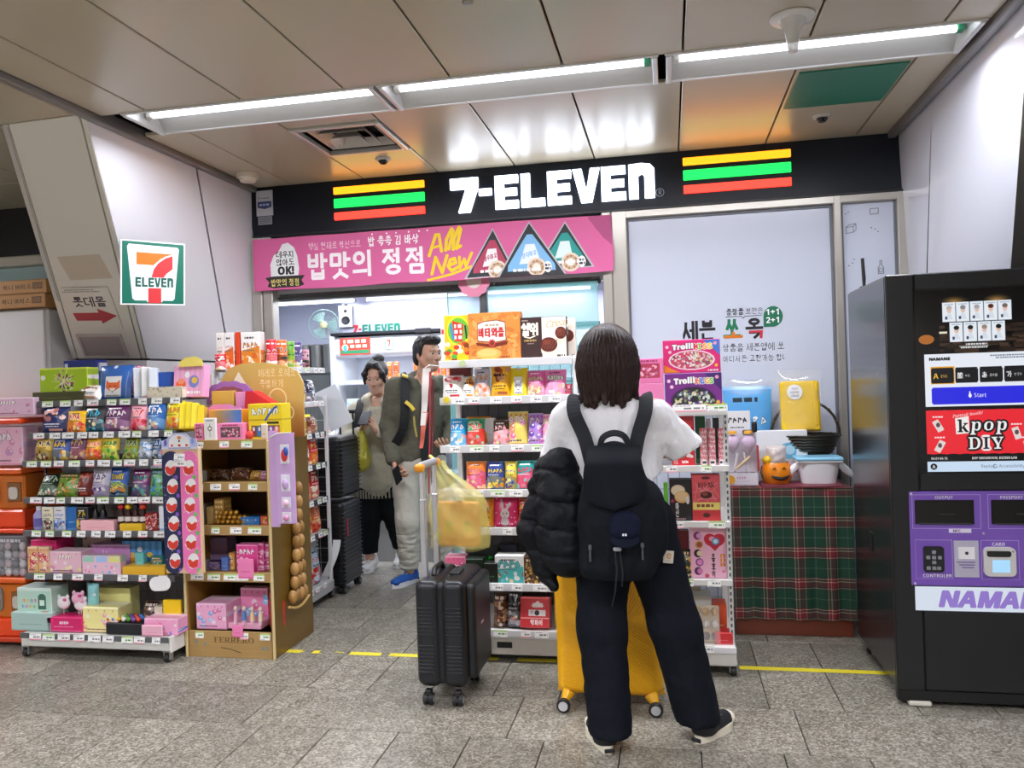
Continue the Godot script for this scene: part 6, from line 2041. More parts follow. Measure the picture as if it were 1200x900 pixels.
func left_rack():
	var g := "sweets on the left rack"
	var t := thing("display_rack", "wheeled wire display rack of sweets between the orange capsule machines and the gold rack", "rack")
	var rail := mat("5b5d60",0.45)
	var board := mat("3a3734",0.5)
	var n := 0
	for s in [[1.385,1.06,-2.6,9],[1.21,1.13,-2.6,10],[1.06,1.18,-2.62,10],[0.86,1.18,-2.62,10],[0.68,1.19,-2.62,9],[0.445,1.19,-2.592,7]]:
		shelf(t,-3.51,s[2],s[0],s[1],0.74,rail,board,spread(-3.48,s[2],s[3]))
	var dk := part("deck",Mb.new().bx(V(-3.05,0.1,1.0),V(0.9,0.07,0.5),0.006),mat("cfcfc8",0.45),t)
	part("rail",Mb.new().bx(V(-3.05,0.125,1.252),V(0.9,0.03,0.006),0.002),rail,dk)
	for x in spread(-3.45,-2.62,9): price_tag(dk,V(x,0.122,1.258))
	part("end_panel",Mb.new().bx(V(-2.593,0.1,1.0),V(0.012,0.085,0.5),0.003),mat("e6e5e0",0.4),t)
	for x in [-3.49,-2.63]:
		caster(t,V(x,0,1.22))
		caster(t,V(x,0,0.82))
		part("post",Mb.new().bx(V(x + (0.0 if x < -3 else 0.03),0.75,0.73),V(0.03,1.34,0.03),0.004),mat("8d8c8a",0.4,0.4),t)
	part("side_post",Mb.new().bar(V(-3.515,0.14,1.05),V(-3.515,1.4,1.0),0.008),mat("4a2348",0.4),t)
	var w := Mb.new()
	wire_grid(w,-3.49,-2.6,0.16,1.36,0.745)
	part("wire_back",w,mat("9a9890",0.35,0.6),t)
	for x in [-2.545,-2.52]:
		part("slotted_strip",Mb.new().bx(V(x,1.33,0.9),V(0.014,0.36,0.006),0.001),mat("d8d6d0",0.45),t)
	for r in [rows_left_top(),rows_left_second(),rows_left_third(),rows_left_fourth(),rows_left_fifth(),rows_left_sixth(),rows_left_base()]:
		stock(r,g)
	# four bottles with coloured caps
	var caps := [["c8242a", "red"],["e8b81e", "yellow"],["20202a", "black"],["d8402a", "orange red"]]
	for k in 4:
		var b := thing("cola_bottle", "small dark cola sweet bottle with a %s cap on the fifth shelf" % caps[k][1], "bottle",V(-2.93 + k * 0.044,0.71,1.15),0.0,g)
		part("body",Mb.new().lathe([U(0,0),U(0.017,0),U(0.018,0.01),U(0.018,0.055),U(0.012,0.075),U(0.012,0.085)],14),mat("3a1a18",0.2),b)
		part("cap",Mb.new().ell(V(0,0.098,0),V(0.019,0.017,0.019)),mat(caps[k][0],0.3),b)
		part("label",Mb.new().lathe([U(0.0185,0.02),U(0.0185,0.045)],14),mat("e8e0e0",0.4),b)
	# lollipops in the pink tray
	var pops := [["f2eef0", "e86a9a", "white cat headed lollipop at the left of the pink tray",-3.31,0.16],["f0b8d0", "d84a8a", "pink lollipop behind the white ones in the pink tray",-3.215,0.19],["f4f2f4", "f0a0c0", "white round headed lollipop in the middle of the pink tray",-3.2,0.15],["8ac8cc", "e8f4f4", "tall teal wrapped lollipop at the right of the pink tray",-3.12,0.2]]
	for p in pops:
		var b := thing("lollipop",p[2], "lollipop",V(p[3],0.15,1.15),0.0,g)
		part("stick",Mb.new().bar(V(0,0,0),V(0,p[4] * 0.7,0),0.0025),mat("f0eeea",0.5),b)
		var h := Mb.new()
		if p[0] == "8ac8cc":
			h.at(V(0,0.09,0)).pillow(0.07,0.15,0.04,0.0,0.06,4)
		else:
			h.ell(V(0,p[4] * 0.8,0),V(0.042,0.036,0.018))
			for s in [-1,1]: h.ell(V(s * 0.026,p[4] * 0.8 + 0.032,0),V(0.012,0.014,0.008),8,6)
		part("head",h,mat(p[0],0.3),b)
		part("bow",Mb.new().ell(V(0.02,p[4] * 0.8 + 0.02,0.016),V(0.012,0.008,0.006),8,6),mat(p[1],0.4),b)
	# round candies in the black tray
	for k in 20:
		var c: String = ["c8442a", "3a78c8", "e8b82a", "f0ece0", "5a9a3a", "7a4aa0"][k % 6]
		tag(part("round_candy",Mb.new().ell(Vector3.ZERO,V(0.013,0.013,0.013),10,6),mat(c,0.2),self,V(-2.99 + (k % 7) * 0.03,0.212,1.2 - (k / 7) * 0.03)), "%s ball candy in the black tray on the lowest deck" % {"c8442a": "red", "3a78c8": "blue", "e8b82a": "yellow", "f0ece0": "white", "5a9a3a": "green", "7a4aa0": "purple"}[c], "candy", "ball candies in the black tray")
	var ov := Mb.new().prism(rounded(0.125,0.075,0.0374,8),0,0.002)
	tag(part("shelf_card",ov,mat("f1f1f1",0.4),self,V(-2.66,0.412,1.22),V(-0.1,0,0.06)), "blank white oval card hanging on the sixth shelf's rail", "price card")
	# yellow arch over the pink display
	tag(part("card_header",Mb.new().prism(PackedVector2Array([U(-0.08,0),U(-0.075,0.03),U(-0.04,0.05),U(0.03,0.055),U(0.075,0.035),U(0.085,0)]),0,0.004),mat("f0dc6a",0.5),self,V(-2.585,1.556,0.995),V(-0.12,-0.15,0)), "pale yellow arched card on top of the pink toy display", "card")
	# two long printed dispenser strips hanging on the rack's end
	var d := thing("egg_dispenser", "tall printed cardboard dispenser of red and white chocolate eggs, dark blue and pink", "dispenser",V(-2.51,0,1.235))
	for k in 2:
		var c := cell("kinder",["20264e;8a5ac8", "f078b8;5ac85a"][k],0.3)
		var m := Mb.new()
		m.R = c[1]
		m.prism(shifted(rounded(0.102,0.64,0.05,6),U(-0.055 + k * 0.105,0.79)),-0.004,0.0)
		part("strip",m,pack_mats["paper1"],d)
	part("backing",Mb.new().bx(V(0,0.8,-0.02),V(0.21,0.66,0.03),0.003),mat("e8c8a0",0.5),d)
	var c := cell("kindertop", "b8c0e8;ffffff",2.2)
	var m := Mb.new()
	m.R = c[1]
	m.prism(PackedVector2Array([U(-0.105,1.12),U(0.105,1.12),U(0.1,1.17),U(0.06,1.18),U(0.04,1.2),U(-0.03,1.205),U(-0.06,1.18),U(-0.1,1.165)]),-0.004,0.001)
	part("header",m,pack_mats["paper1"],d)
	price_tag(d,V(0.0,1.08,0.004))
	price_tag(d,V(0.0,1.045,0.004))

func gold_rack():
	var g := "sweets on the gold rack"
	var t := thing("cardboard_stand", "gold and brown cardboard display stand with a tall curved header board", "display stand")
	var kraft := mat("b08f58",0.5)
	var edge := mat("d9c28e",0.4)
	var brown := mat("4a2d18",0.55)
	var gold := mat("7d5e22",0.28,0.35)
	part("side_panel",Mb.new().bx(V(-2.075,0.575,0.9),V(0.02,1.15,0.46),0.003),gold,t)
	part("side_panel",Mb.new().bx(V(-2.57,0.575,0.9),V(0.02,1.15,0.46),0.003),mat("8f6a2c",0.4),t)
	part("back_panel",Mb.new().bx(V(-2.32,0.575,0.685),V(0.5,1.15,0.02),0.003),brown,t)
	for x in [-2.575,-2.068]: part("front_edge",Mb.new().bx(V(x,0.575,1.132),V(0.014,1.15,0.012),0.003),edge,t)
	for s in [[1.15,4],[0.926,5],[0.696,5],[0.449,6]]:
		var sh := part("shelf",Mb.new().bx(V(-2.32,s[0] - 0.01,0.91),V(0.48,0.02,0.43),0.003),mat("a98548",0.5),t)
		part("lip",Mb.new().bx(V(-2.32,s[0] - 0.018,1.132),V(0.496,0.052,0.008),0.002),kraft,sh)
		for x in spread(-2.53,-2.1,s[1] - 1): price_tag(sh,V(x,s[0] - 0.018,1.138))
	var im := Image.create(512,150,false,Image.FORMAT_RGB8)
	im.fill(Color("b08f58"))
	var k := Ink.new(im,Rect2i(),U(3.41,1))
	for q in 60: k.rect(0,fposmod(q * 0.617,1.0),3.41,0.006,mixed("b08f58", "8f7040",fposmod(q * 0.37,1.0)))
	k.text("FERRERO",1.0,0.42,0.2, "6a4c22", "sb",false,0.0,1.25)
	k.line([U(1.3,0.62),U(1.7,0.68),U(2.1,0.8)],0.03, "4a3418")
	for q in [[0.25,0.42],[0.6,0.5],[2.95,0.62],[3.12,0.6]]: k.line([U(q[0],q[1]),U(q[0] + 0.05,q[1] - 0.06),U(q[0] + 0.09,q[1] + 0.02),U(q[0] + 0.03,q[1] + 0.06)],0.03, "4a90b0")
	var ft := part("foot_board",Mb.new().bx(V(-2.32,0.07,1.122),V(0.49,0.14,0.012),0.002),printed(im,0.5),t)
	for x in [-2.5,-2.24,-2.12]: price_tag(ft,V(x,0.118,1.13))
	# header
	im = Image.create(512,384,false,Image.FORMAT_RGB8)
	im.fill(Color("cda95c"))
	k = Ink.new(im,Rect2i(),U(1.33,1))
	for q in 40: k.rect(0,0.5 + q * 0.0125,1.33,0.014,mixed("cda95c", "9a5a2c",q / 40.0))
	for q in 2: k.text(["페레로 로쉐로", "특별하게"][q],0.62 + 0.02 * q,0.2 + q * 0.14,0.1, "efdcae", "r",false,0.0,0.9)
	for q in [[0.92,0.5,0.14],[1.08,0.68,0.09],[0.75,0.56,0.1]]:
		var ring := []
		for j in 19: ring.append(U(q[0] + cos(TAU * j / 18.0) * q[2],q[1] + sin(TAU * j / 18.0) * q[2]))
		k.line(ring,0.018, "efd9a0")
	k.poly([U(0.1,0.4),U(0.3,0.12),U(0.5,0.4)], "efe6d0")
	var hd := PackedVector2Array([U(-0.25,0),U(0.25,0),U(0.25,0.3),U(0.22,0.36),U(0.15,0.395),U(0,0.42),U(-0.12,0.415),U(-0.2,0.39),U(-0.245,0.33)])
	part("header_board",Mb.new().at(V(-2.24,1.15,0.86)).prism(hd,-0.012,0.0),printed(im,0.35),t)
	for r in [rows_gold_top(),rows_gold_second(),rows_gold_third(),rows_gold_fourth(),rows_gold_base()]: stock(r,g)
	# scalloped cloud cards
	var cl := PackedVector2Array()
	for q in 40:
		var a := PI * q / 39.0
		cl.append(U(cos(a) * 0.14,0.03 + sin(a) * 0.075) * (1.0 + 0.06 * absf(sin(a * 6.0))))
	cl.append(U(-0.14,-0.02)); cl.append(U(0.14,-0.02))
	for q in [[1.36,0.92, "purple", "a06ab0"],[1.235,1.0, "pink", "e58ac4"]]:
		var b := thing("cloud_card", "%s cloud shaped display card with a scalloped top on the gold rack" % q[2], "card",V(-2.4,q[0],q[1]))
		part("card",Mb.new().prism(cl,0,0.006),mat(q[3],0.45),b)
		var inner := PackedVector2Array()
		for e in cl: inner.append(e * 0.72)
		part("inset",Mb.new().prism(inner,0.006,0.009),mat("8a4a5a" if q[2] == "purple" else "9a7ad8",0.45),b)
		for j in 6: part("dot",Mb.new().ell(V(-0.1 + j * 0.04,0.01 + 0.02 * (j % 2),0.009),V(0.012,0.012,0.004),8,6),mat(["f2b8d8", "e8e0f4", "f0d870"][j % 3],0.4),b)
		part("stay",Mb.new().bx(V(0,-0.05,-0.008),V(0.2,0.12,0.012),0.002),mat("d8a868",0.5),b)
	tag(part("red_carton",Mb.new().prism(PackedVector2Array([U(-0.08,0),U(0.1,0),U(0.1,0.02),U(-0.03,0.1),U(-0.07,0.1)]),-0.08,0.0),mat("cf2630",0.4),self,V(-2.2,1.31,0.98)), "red wedge shaped carton above the yellow egg box on the gold rack", "box")
	part("stay",Mb.new().bx(V(-0.0,-0.08,-0.04),V(0.16,0.16,0.06),0.003),mat("c89a3a",0.5),get_node("red_carton"))
	for q in [[-2.315, "a45ac0", "purple"],[-2.24, "e8742a", "orange"],[-2.19, "d8483a", "red"]]:
		tag(part("toy_egg",Mb.new().ell(Vector3.ZERO,V(0.022,0.027,0.022)),mat(q[1],0.2),self,V(q[0],1.177,1.085)), "%s toy egg at the front of the gold rack's top" % q[2], "toy egg")
	# gold wrapped chocolates
	for q in 16:
		var row := q / 6
		tag(part("gold_chocolate",Mb.new().ell(Vector3.ZERO,V(0.015,0.015,0.015),10,7),mat("c79a3f",0.3,0.75),self,V(-2.405 + (q % 6) * 0.03 + 0.006 * row,0.712 + row * 0.024,1.07 - 0.006 * row)), "gold foil wrapped round chocolate heaped behind the blue box", "chocolate", "gold chocolates on the third shelf of the gold rack")
	# toy figures on the pink stand
	for q in 4:
		var b := thing("toy_figure",["first pale toy figure on the pink stand, at its left end", "blue dressed toy figure on the pink stand", "third pale toy figure on the pink stand", "last pale toy figure on the pink stand, at its right end"][q], "toy",V(-2.31 + q * 0.048,0.19,1.085),0.0,g)
		part("dress",Mb.new().lathe([U(0,0),U(0.013,0),U(0.011,0.03),U(0.005,0.05)],12),mat(["f0b8c8", "5a90c8", "f0d0a0", "f2e4c0"][q],0.4),b)
		part("head",Mb.new().ell(V(0,0.062,0),V(0.011,0.013,0.011),10,7),mat("f2e0cc",0.4),b)
		part("stand",Mb.new().bx(V(0,-0.012,0.0),V(0.02,0.024,0.02),0.002),mat("f4c8dc",0.4),b)
	var jar := thing("candy_jar", "red lidded jar of red sweets at the right of the gold rack's lowest shelf", "jar",V(-2.105,0.143,1.02))
	part("body",Mb.new().lathe([U(0,0),U(0.04,0),U(0.042,0.01),U(0.042,0.13),U(0.034,0.15)],18),mat("c8282e",0.15),jar)
	part("lid",Mb.new().lathe([U(0.038,0.15),U(0.038,0.185),U(0,0.187)],18),mat("d8322e",0.4),jar)
	# pyramid of nut brown balls against the stand's side
	var py := thing("ball_pyramid", "tall pyramid of golden brown wrapped balls against the side of the gold stand", "display",V(-2.05,0.0,0.9))
	for j in 9:
		var wdt := 0.17 * (1.0 - j / 10.5)
		var n := maxi(1,int(wdt / 0.042))
		for i in n:
			part("ball",Mb.new().ell(V(0.012,0.285 + j * 0.072,(i - (n - 1) * 0.5) * 0.044 - 0.012 * j * 0.4),V(0.026,0.038,0.024),10,7),mat(["a97f46", "b98d52", "9a7038"][(i + j) % 3],0.35),py)
	var rim := []
	for j in 9: rim.append(V(0.016,0.245 - 0.03 * sin(PI * j / 8.0),-0.12 + 0.24 * j / 8.0))
	part("rim",Mb.new().tube(rim,0.008,6),mat("c79f5a",0.4),py)
	# lilac boards with little hanging packs
	var lb := thing("lilac_board", "pale lilac hanging board with little carded toys at the gold stand's corner", "board",V(-1.99,0,1.16))
	part("board",Mb.new().bx(V(-0.035,0.95,-0.01),V(0.05,0.5,0.004),0.001),mat("cfa8dc",0.45),lb)
	part("board",Mb.new().bx(V(0.035,0.955,0.0),V(0.105,0.47,0.004),0.001),mat("d4b0e2",0.45),lb)
	part("hook",Mb.new().tube([V(-0.07,1.16,-0.02),V(0.0,1.185,0.01),V(0.07,1.19,0.012)],0.004,6),mat("d8d6d0",0.4),lb)
	for q in [[1.08,0.1, "d8303a", "red and blue carded toy at the top of the lilac board"],[0.93,0.085, "c8a8d8", "second carded toy on the lilac board, white and lilac"],[0.83,0.055, "e8c0d8", "third carded toy on the lilac board, white and pink"],[0.755,0.05, "d88ab8", "lowest carded toy below the lilac board"]]:
		var b := thing("carded_toy",q[3], "toy",V(-1.955,q[0],1.166))
		part("card",Mb.new().bx(V(0,0,0),V(0.05,q[1],0.003),0.001),mat("eef0f6",0.35),b)
		part("toy",Mb.new().ell(V(0,-0.005,0.006),V(0.018,q[1] * 0.34,0.01),10,7),mat(q[2],0.35),b)
		if q[2] == "d8303a": part("flap",Mb.new().ell(V(0.01,0.012,0.009),V(0.014,q[1] * 0.25,0.008),10,7),mat("2f4fa8",0.35),b)

func snack_rack():
	var g := "snacks on the aisle rack"
	var t := thing("snack_rack", "white wire snack rack facing the aisle behind the gold stand", "rack")
	var white := mat("d9dadb",0.4)
	var rail := mat("33353a",0.45)
	for s in [[0.46,1],[0.68,2],[0.91,3],[1.115,4],[1.32,5],[1.54,6]]:
		var sh := part("shelf",Mb.new().bx(V(-2.47,s[0] - 0.006,0.29),V(0.38,0.012,0.7),0.003),white,t)
		part("rail",Mb.new().bx(V(-2.277,s[0] - 0.01,0.29),V(0.008,0.036,0.7),0.002),rail if s[1] < 5 else white,sh)
		for z in [0.33,0.22,0.1,0.02]: price_tag(sh,V(-2.27,s[0] - 0.01,z),PI / 2)
	part("deck",Mb.new().bx(V(-2.46,0.085,0.29),V(0.4,0.075,0.72),0.006),mat("b4b5b4",0.4),t)
	for z in [-0.05,0.63]:
		part("post",Mb.new().bx(V(-2.275,0.74,z),V(0.022,1.24,0.022),0.003),white,t)
		part("post",Mb.new().bx(V(-2.655,0.8,z),V(0.022,1.5,0.022),0.003),white,t)
		for x in [-2.28,-2.64]: caster(t,V(x,0,z))
	var w := Mb.new()
	w.X = Transform3D(Basis(Vector3.UP,PI / 2),V(-2.655,0,0.29))
	wire_grid(w,-0.33,0.33,0.14,1.54,0.0,0.06)
	w.X = Transform3D(Basis.IDENTITY,V(-2.465,0,-0.05))
	wire_grid(w,-0.18,0.18,0.14,1.3,0.0,0.06)
	part("wire_back",w,mat("b9babc",0.35,0.5),t)
	for z in [0.3,0.2,0.09]: price_tag(t,V(-2.256,0.115,z),PI / 2)
	var rows := [[0.125,[["b8d0e8;c82a2a;~3", "white and red crisps bag at the back of the aisle rack's deck",0.07,0.24],["f0c82a;2a5ab0;~3", "yellow and blue snack bag in the middle of the aisle rack's deck",0.2,0.23],["5a3a20;e8b83a;~3", "brown and yellow snack bag at the front of the aisle rack's deck",0.33,0.21]]],
		[0.46,[["e8742a;c8301e;~3", "orange chips bag at the far end of the aisle rack's second shelf",0.04,0.19],["f0b83a;d83a1e;~3", "yellow orange chips bag on the aisle rack's second shelf",0.17,0.19],["e8a8c8;ffffff;~3", "pink and white hanging packet on the aisle rack's second shelf",0.3,0.2]]],
		[0.68,[["b8241e;f2e0c8;~3", "dark red snack bag at the far end of the aisle rack's third shelf",0.05,0.2],["d83a22;f6e6c0;~3", "red and cream striped snack bag on the aisle rack's third shelf",0.18,0.21],["8a9ac8;e8e8f4;~3", "pale blue packet at the near end of the aisle rack's third shelf",0.31,0.2]]],
		[0.91,[["d8281e;f2b82a;~3", "red and yellow snack bag at the far end of the aisle rack's fourth shelf",0.05,0.18],["f2f0ee;7a2a1e;~3", "white and brown snack bag on the aisle rack's fourth shelf",0.18,0.19],["f0b8c8;c83a5a;~3", "pink snack bag at the near end of the aisle rack's fourth shelf",0.31,0.2]]],
		[1.115,[["8a3a22;e8c8a0;~3", "small brown packet at the far end of the aisle rack's fifth shelf",0.05,0.11],["f0c21a;1a1a1a;GG", "bright yellow packet with black lettering on the aisle rack's fifth shelf",0.2,0.15],["f2d83a;8a5a1a;~3", "pale yellow packet at the near end of the aisle rack's fifth shelf",0.32,0.12]]],
		[1.32,[["1d2a52;f0f0f4;~3", "navy and white box at the far end of the aisle rack's sixth shelf",0.06,0.15],["7a4a30;f0e0d0;~4", "brown and white packet on the aisle rack's sixth shelf",0.19,0.14],["f2f2f4;2a3a7a;~3", "white packet with navy lettering at the near end of the aisle rack's sixth shelf",0.31,0.16]]]]
	for r in rows:
		for e in r[1]:
			product("pouch",V(-2.33,r[0],e[2]),0.12,e[3],0.07, "snack",e[0],e[1],g,0.12,PI / 2)
	# boxes and cans on its top
	product("carton",V(-2.645,1.54,0.57),0.05,0.225,0.06, "snack", "f2efe8;d8301e;~4", "first white and orange potato stick box on the aisle rack's top",g)
	product("carton",V(-2.585,1.54,0.57),0.062,0.225,0.06, "split", "f4f2ee;e8742a;~4", "second white and orange potato stick box on the aisle rack's top",g)
	product("carton",V(-2.53,1.54,0.565),0.028,0.225,0.07, "plain", "e0481e;f0b83a;", "narrow orange red side of a potato stick box on the aisle rack's top",g)
	product("carton",V(-2.445,1.54,0.57),0.125,0.222,0.06, "split", "f4f2ee;e88a2a;~4", "wide white and orange potato stick box on the aisle rack's top",g)
	for e in [["d82430;f2f0ec;~2",-2.7,0.57,0.09, "small red crisps can at the left end of the aisle rack's top"],["d0202c;f2f0ec;~5",-2.33,0.56,0.17, "tall red crisps can right of the wide potato stick box"],["ee6a1e;1a1a1a;~3",-2.31,0.47,0.17, "tall orange crisps can on the aisle rack's top"],["6ab82e;e8c83a;~3",-2.31,0.37,0.165, "tall green crisps can between the orange and the purple ones"],["4a2a86;f2f0ec;~3",-2.31,0.27,0.165, "tall purple crisps can on the aisle rack's top"],["e8a0b8;1a1a1a;~3",-2.31,0.17,0.12, "short pink crisps can at the far end of the aisle rack's top"],["3aa83a;f0f0e8;~2",-2.39,0.5,0.1, "short green crisps can in front of the red one"]]:
		var c := product("can",V(maxf(e[1],-2.62),1.54,e[2] if e[1] > -2.65 else 0.64),0.064,e[3],0.064, "tin",e[0],e[4],g)
	# a printed sheet and a dark basket on the rack's far side
	tag(part("printed_sheet",Mb.new().bx(Vector3.ZERO,V(0.17,0.3,0.004),0.001),mat("cfd3d8",0.4),self,V(-2.33,1.27,-0.3),V(-0.2,0.3,0.42)), "tilted pale printed sheet hanging beyond the aisle rack", "sheet")
	var bk := thing("wire_basket", "black wire basket of small packets beyond the aisle rack", "basket",V(-2.62,0.86,-0.75))
	var bm := Mb.new()
	for j in 8: bm.bar(V(-0.18 + j * 0.05,0,0.13),V(-0.18 + j * 0.05,0.17,0.15),0.003,4)
	for y in [0.0,0.06,0.12,0.17]: bm.bar(V(-0.2,y,0.13 + y * 0.1),V(0.2,y,0.13 + y * 0.1),0.003,4)
	part("wire",bm,mat("1a1b1d",0.4),bk)
	part("tray",Mb.new().bx(V(0,-0.01,0),V(0.4,0.02,0.26),0.004),mat("222326",0.4),bk)
	part("post",Mb.new().bx(V(0.0,-0.44,-0.05),V(0.05,0.84,0.05),0.004),mat("222326",0.4),bk)
	for j in 5: product("pouch",V(-2.76 + j * 0.07,0.86,-0.73),0.06,0.14,0.04, "mix",["5a8a3a;e8482a", "2a2a2e;d8d83a", "c8382a;f0f0e0", "3a78b8;e8c83a", "6a3a7a;8ac83a"][j],["green", "black", "red", "blue", "purple"][j] + " packet in the black wire basket beyond the aisle rack",g)

func middle_racks():
	var g := "sweets on the middle rack"
	var white := mat("e3e3e1",0.38)
	var clear_rail := mat("dfe0e2",0.3)
	var A := thing("display_rack", "white display rack with the orange waffle carton on top, behind the black suitcase", "rack")
	var x0 := -1.19
	var x1 := -0.485
	for s in [[1.53,0.90,0],[1.335,0.91,6],[1.085,0.93,6],[0.86,0.98,6],[0.665,0.98,3],[0.39,1.02,6]]:
		shelf(A,x0,x1,s[0],s[1],0.56,clear_rail,white,spread(x0 + 0.04,x1 - 0.03,s[2]) if s[2] else [],0.04)
	var deck := part("deck",Mb.new().bx(V(-0.83,0.14,0.8),V(0.72,0.04,0.5),0.004),white,A)
	part("rail",Mb.new().bx(V(-0.83,0.152,1.056),V(0.72,0.032,0.006),0.002),clear_rail,deck)
	for x in [-0.95,-0.87,-0.74,-0.66]: price_tag(deck,V(x,0.152,1.062))
	part("plinth",Mb.new().bx(V(-0.83,0.08,0.79),V(0.71,0.085,0.5),0.004),mat("c9c6bd",0.45),A)
	part("slot",Mb.new().bx(V(-0.855,0.088,1.041),V(0.078,0.03,0.004),0.001),mat("17181a",0.6),A)
	for x in [x0 + 0.01,x1 + 0.01]:
		part("post",Mb.new().bx(V(x,0.84,0.57),V(0.03,1.42,0.03),0.003),white,A)
		part("front_post",Mb.new().bx(V(x1 + 0.012,1.425,0.88),V(0.018,0.23,0.03),0.003),white,A) if x > -1 else null
		for z in [0.62,1.0]: caster(A,V(x,0,z))
	var w := Mb.new()
	wire_grid(w,x0,x1,0.16,1.5,0.565,0.06)
	part("wire_back",w,mat("3c3e42",0.4,0.4),A)
	part("back_panel",Mb.new().bx(V(-0.838,0.72,0.553),V(0.7,1.2,0.008)),mat("53575a",0.4),A)
	var ck := Mb.new().at(V(-1.06,1.52,0.915)).prism(rounded(0.036,0.036,0.018,6),0,0.002)
	part("round_tag",ck,mat("c8d8a0",0.4),A)
	part("round_tag",Mb.new().at(V(-1.15,1.33,0.925)).prism(rounded(0.036,0.036,0.018,6),0,0.002),mat("e8d23a",0.4),A)
	for r in [rows_mid_top(),rows_mid_second(),rows_mid_third(),rows_mid_fourth(),rows_mid_fifth(),rows_mid_sixth(),rows_mid_base()]: stock(r,g)
	# red and white ribbons hanging at its left end
	var rb := thing("ribbon_tags", "bunch of red and white paper ribbons hanging at the middle rack's left end", "ribbons",V(-1.23,0,0.95))
	for q in [[0.005,1.48,0.84, "a8343a",0.006],[0.02,1.44,0.86, "6a2028",0.005],[-0.015,1.5,1.2, "e8e2de",0.022],[-0.03,1.27,1.08, "d86a5a",0.016],[0.012,1.0,0.8, "d8d0cc",0.006]]:
		var m := Mb.new()
		m.grid(2,12,func(u: float,v: float): return V(q[0] + (u - 0.5) * q[4] * 2.0 * (1.0 - 0.4 * v) - 0.03 * v,lerpf(q[1],q[2],v),0.004 * sin(v * 9.0 + q[0] * 90.0)))
		m.grid(2,12,func(u: float,v: float): return V(q[0] + (0.5 - u) * q[4] * 2.0 * (1.0 - 0.4 * v) - 0.03 * v,lerpf(q[1],q[2],v),0.004 * sin(v * 9.0 + q[0] * 90.0) - 0.001))
		part("ribbon",m,mat(q[3],0.5),rb)
	part("hook",Mb.new().tube([V(0.04,1.51,-0.03),V(0.0,1.515,0.0),V(-0.02,1.5,0.01)],0.004,6),mat("b9babc",0.3,0.7),rb)
	# right-hand rack
	g = "sweets on the right rack"
	var B := thing("display_rack", "white display rack of candy cartons beside the tartan table", "rack")
	x0 = -0.44
	x1 = 0.265
	for s in [[1.25,1.08,[-0.42,-0.3,-0.2]],[0.985,1.09,[0.0,0.16]],[0.72,1.09,[0.02,0.2]],[0.445,1.09,[0.06,0.18]]]:
		shelf(B,x0,x1,s[0],s[1],0.6,white,white,s[2],0.03)
	price_tag(B,V(0.09,1.262,1.1),0.0,2.4)
	price_tag(B,V(0.22,1.262,1.1),0.0,1.8)
	var db := part("deck",Mb.new().bx(V(-0.08,0.095,0.86),V(0.7,0.09,0.54),0.006),mat("dedcd6",0.42),B)
	part("rail",Mb.new().bx(V(-0.08,0.128,1.134),V(0.7,0.03,0.008),0.002),mat("e9e9ea",0.3),db)
	for x in [0.07,0.13]: price_tag(db,V(x,0.135,1.142),0.0,1.3)
	for x in [x0 + 0.01,x1 - 0.01]:
		var pm := Mb.new().bx(V(x,0.69,0.62),V(0.03,1.12,0.03),0.003)
		part("post",pm,white,B)
		for z in [0.68,1.1]: caster(B,V(x,0,z))
	var st := part("front_post",Mb.new().bx(V(x1 - 0.01,0.69,1.075),V(0.022,1.1,0.014),0.002),mat("d5d6d2",0.4),B)
	for q in 36: part("slot",Mb.new().bx(V(x1 - 0.01,0.17 + q * 0.03,1.0825),V(0.008,0.016,0.002)),mat("55585a",0.6),st)
	w = Mb.new()
	wire_grid(w,x0,x1,0.14,1.22,0.61,0.06)
	part("wire_back",w,mat("8a8c8e",0.4,0.4),B)
	for r in [rows_right_top(),rows_right_second(),rows_right_third(),rows_right_fourth(),rows_right_base()]: stock(r,g)
	# boxed chocolates: gold over dark
	var cb := thing("chocolate_box", "clear box of gold and dark round chocolates on the right rack's lowest deck", "chocolate box",V(0.117,0.145,1.08))
	cb.rotation.x = -0.22
	part("tray",Mb.new().bx(V(0,0.085,-0.02),V(0.165,0.17,0.02),0.003),mat("cdb78c",0.4),cb)
	for j in 3:
		for i in 4:
			if j == 1 and i < 2: continue
			part("chocolate",Mb.new().ell(V(-0.06 + i * 0.04,0.03 + j * 0.056,0.0),V(0.018,0.02,0.016),12,8),mat(["4a342a", "e2ded6", "c99b3f"][j],0.3,[0.3,0.1,0.75][j]),cb)
	part("oval_label",Mb.new().at(V(-0.04,0.088,0.004)).prism(rounded(0.09,0.05,0.0249,6),0,0.004),mat("3a241a",0.4),cb)
	part("oval_rim",Mb.new().at(V(-0.04,0.088,0.002)).prism(rounded(0.1,0.06,0.0299,6),0,0.004),mat("d8bc7a",0.35,0.4),cb)
	part("cover",Mb.new().bx(V(0,0.085,0.022),V(0.168,0.172,0.002)),glass("ffffff",0.06),cb)
	# jelly sweets in a row at the rack's top corner
	for k in 5:
		tag(part("jelly_sweet",Mb.new().ell(Vector3.ZERO,V(0.013,0.02,0.013),10,6),mat(["6a7ad0", "e8b03a", "d8482a", "e8742a", "c8a02a"][k],0.25),self,V(0.125 + k * 0.03,1.27,1.04)), "%s jelly sweet in the row at the right rack's top corner" % ["blue", "yellow", "red", "orange", "amber"][k], "sweet")

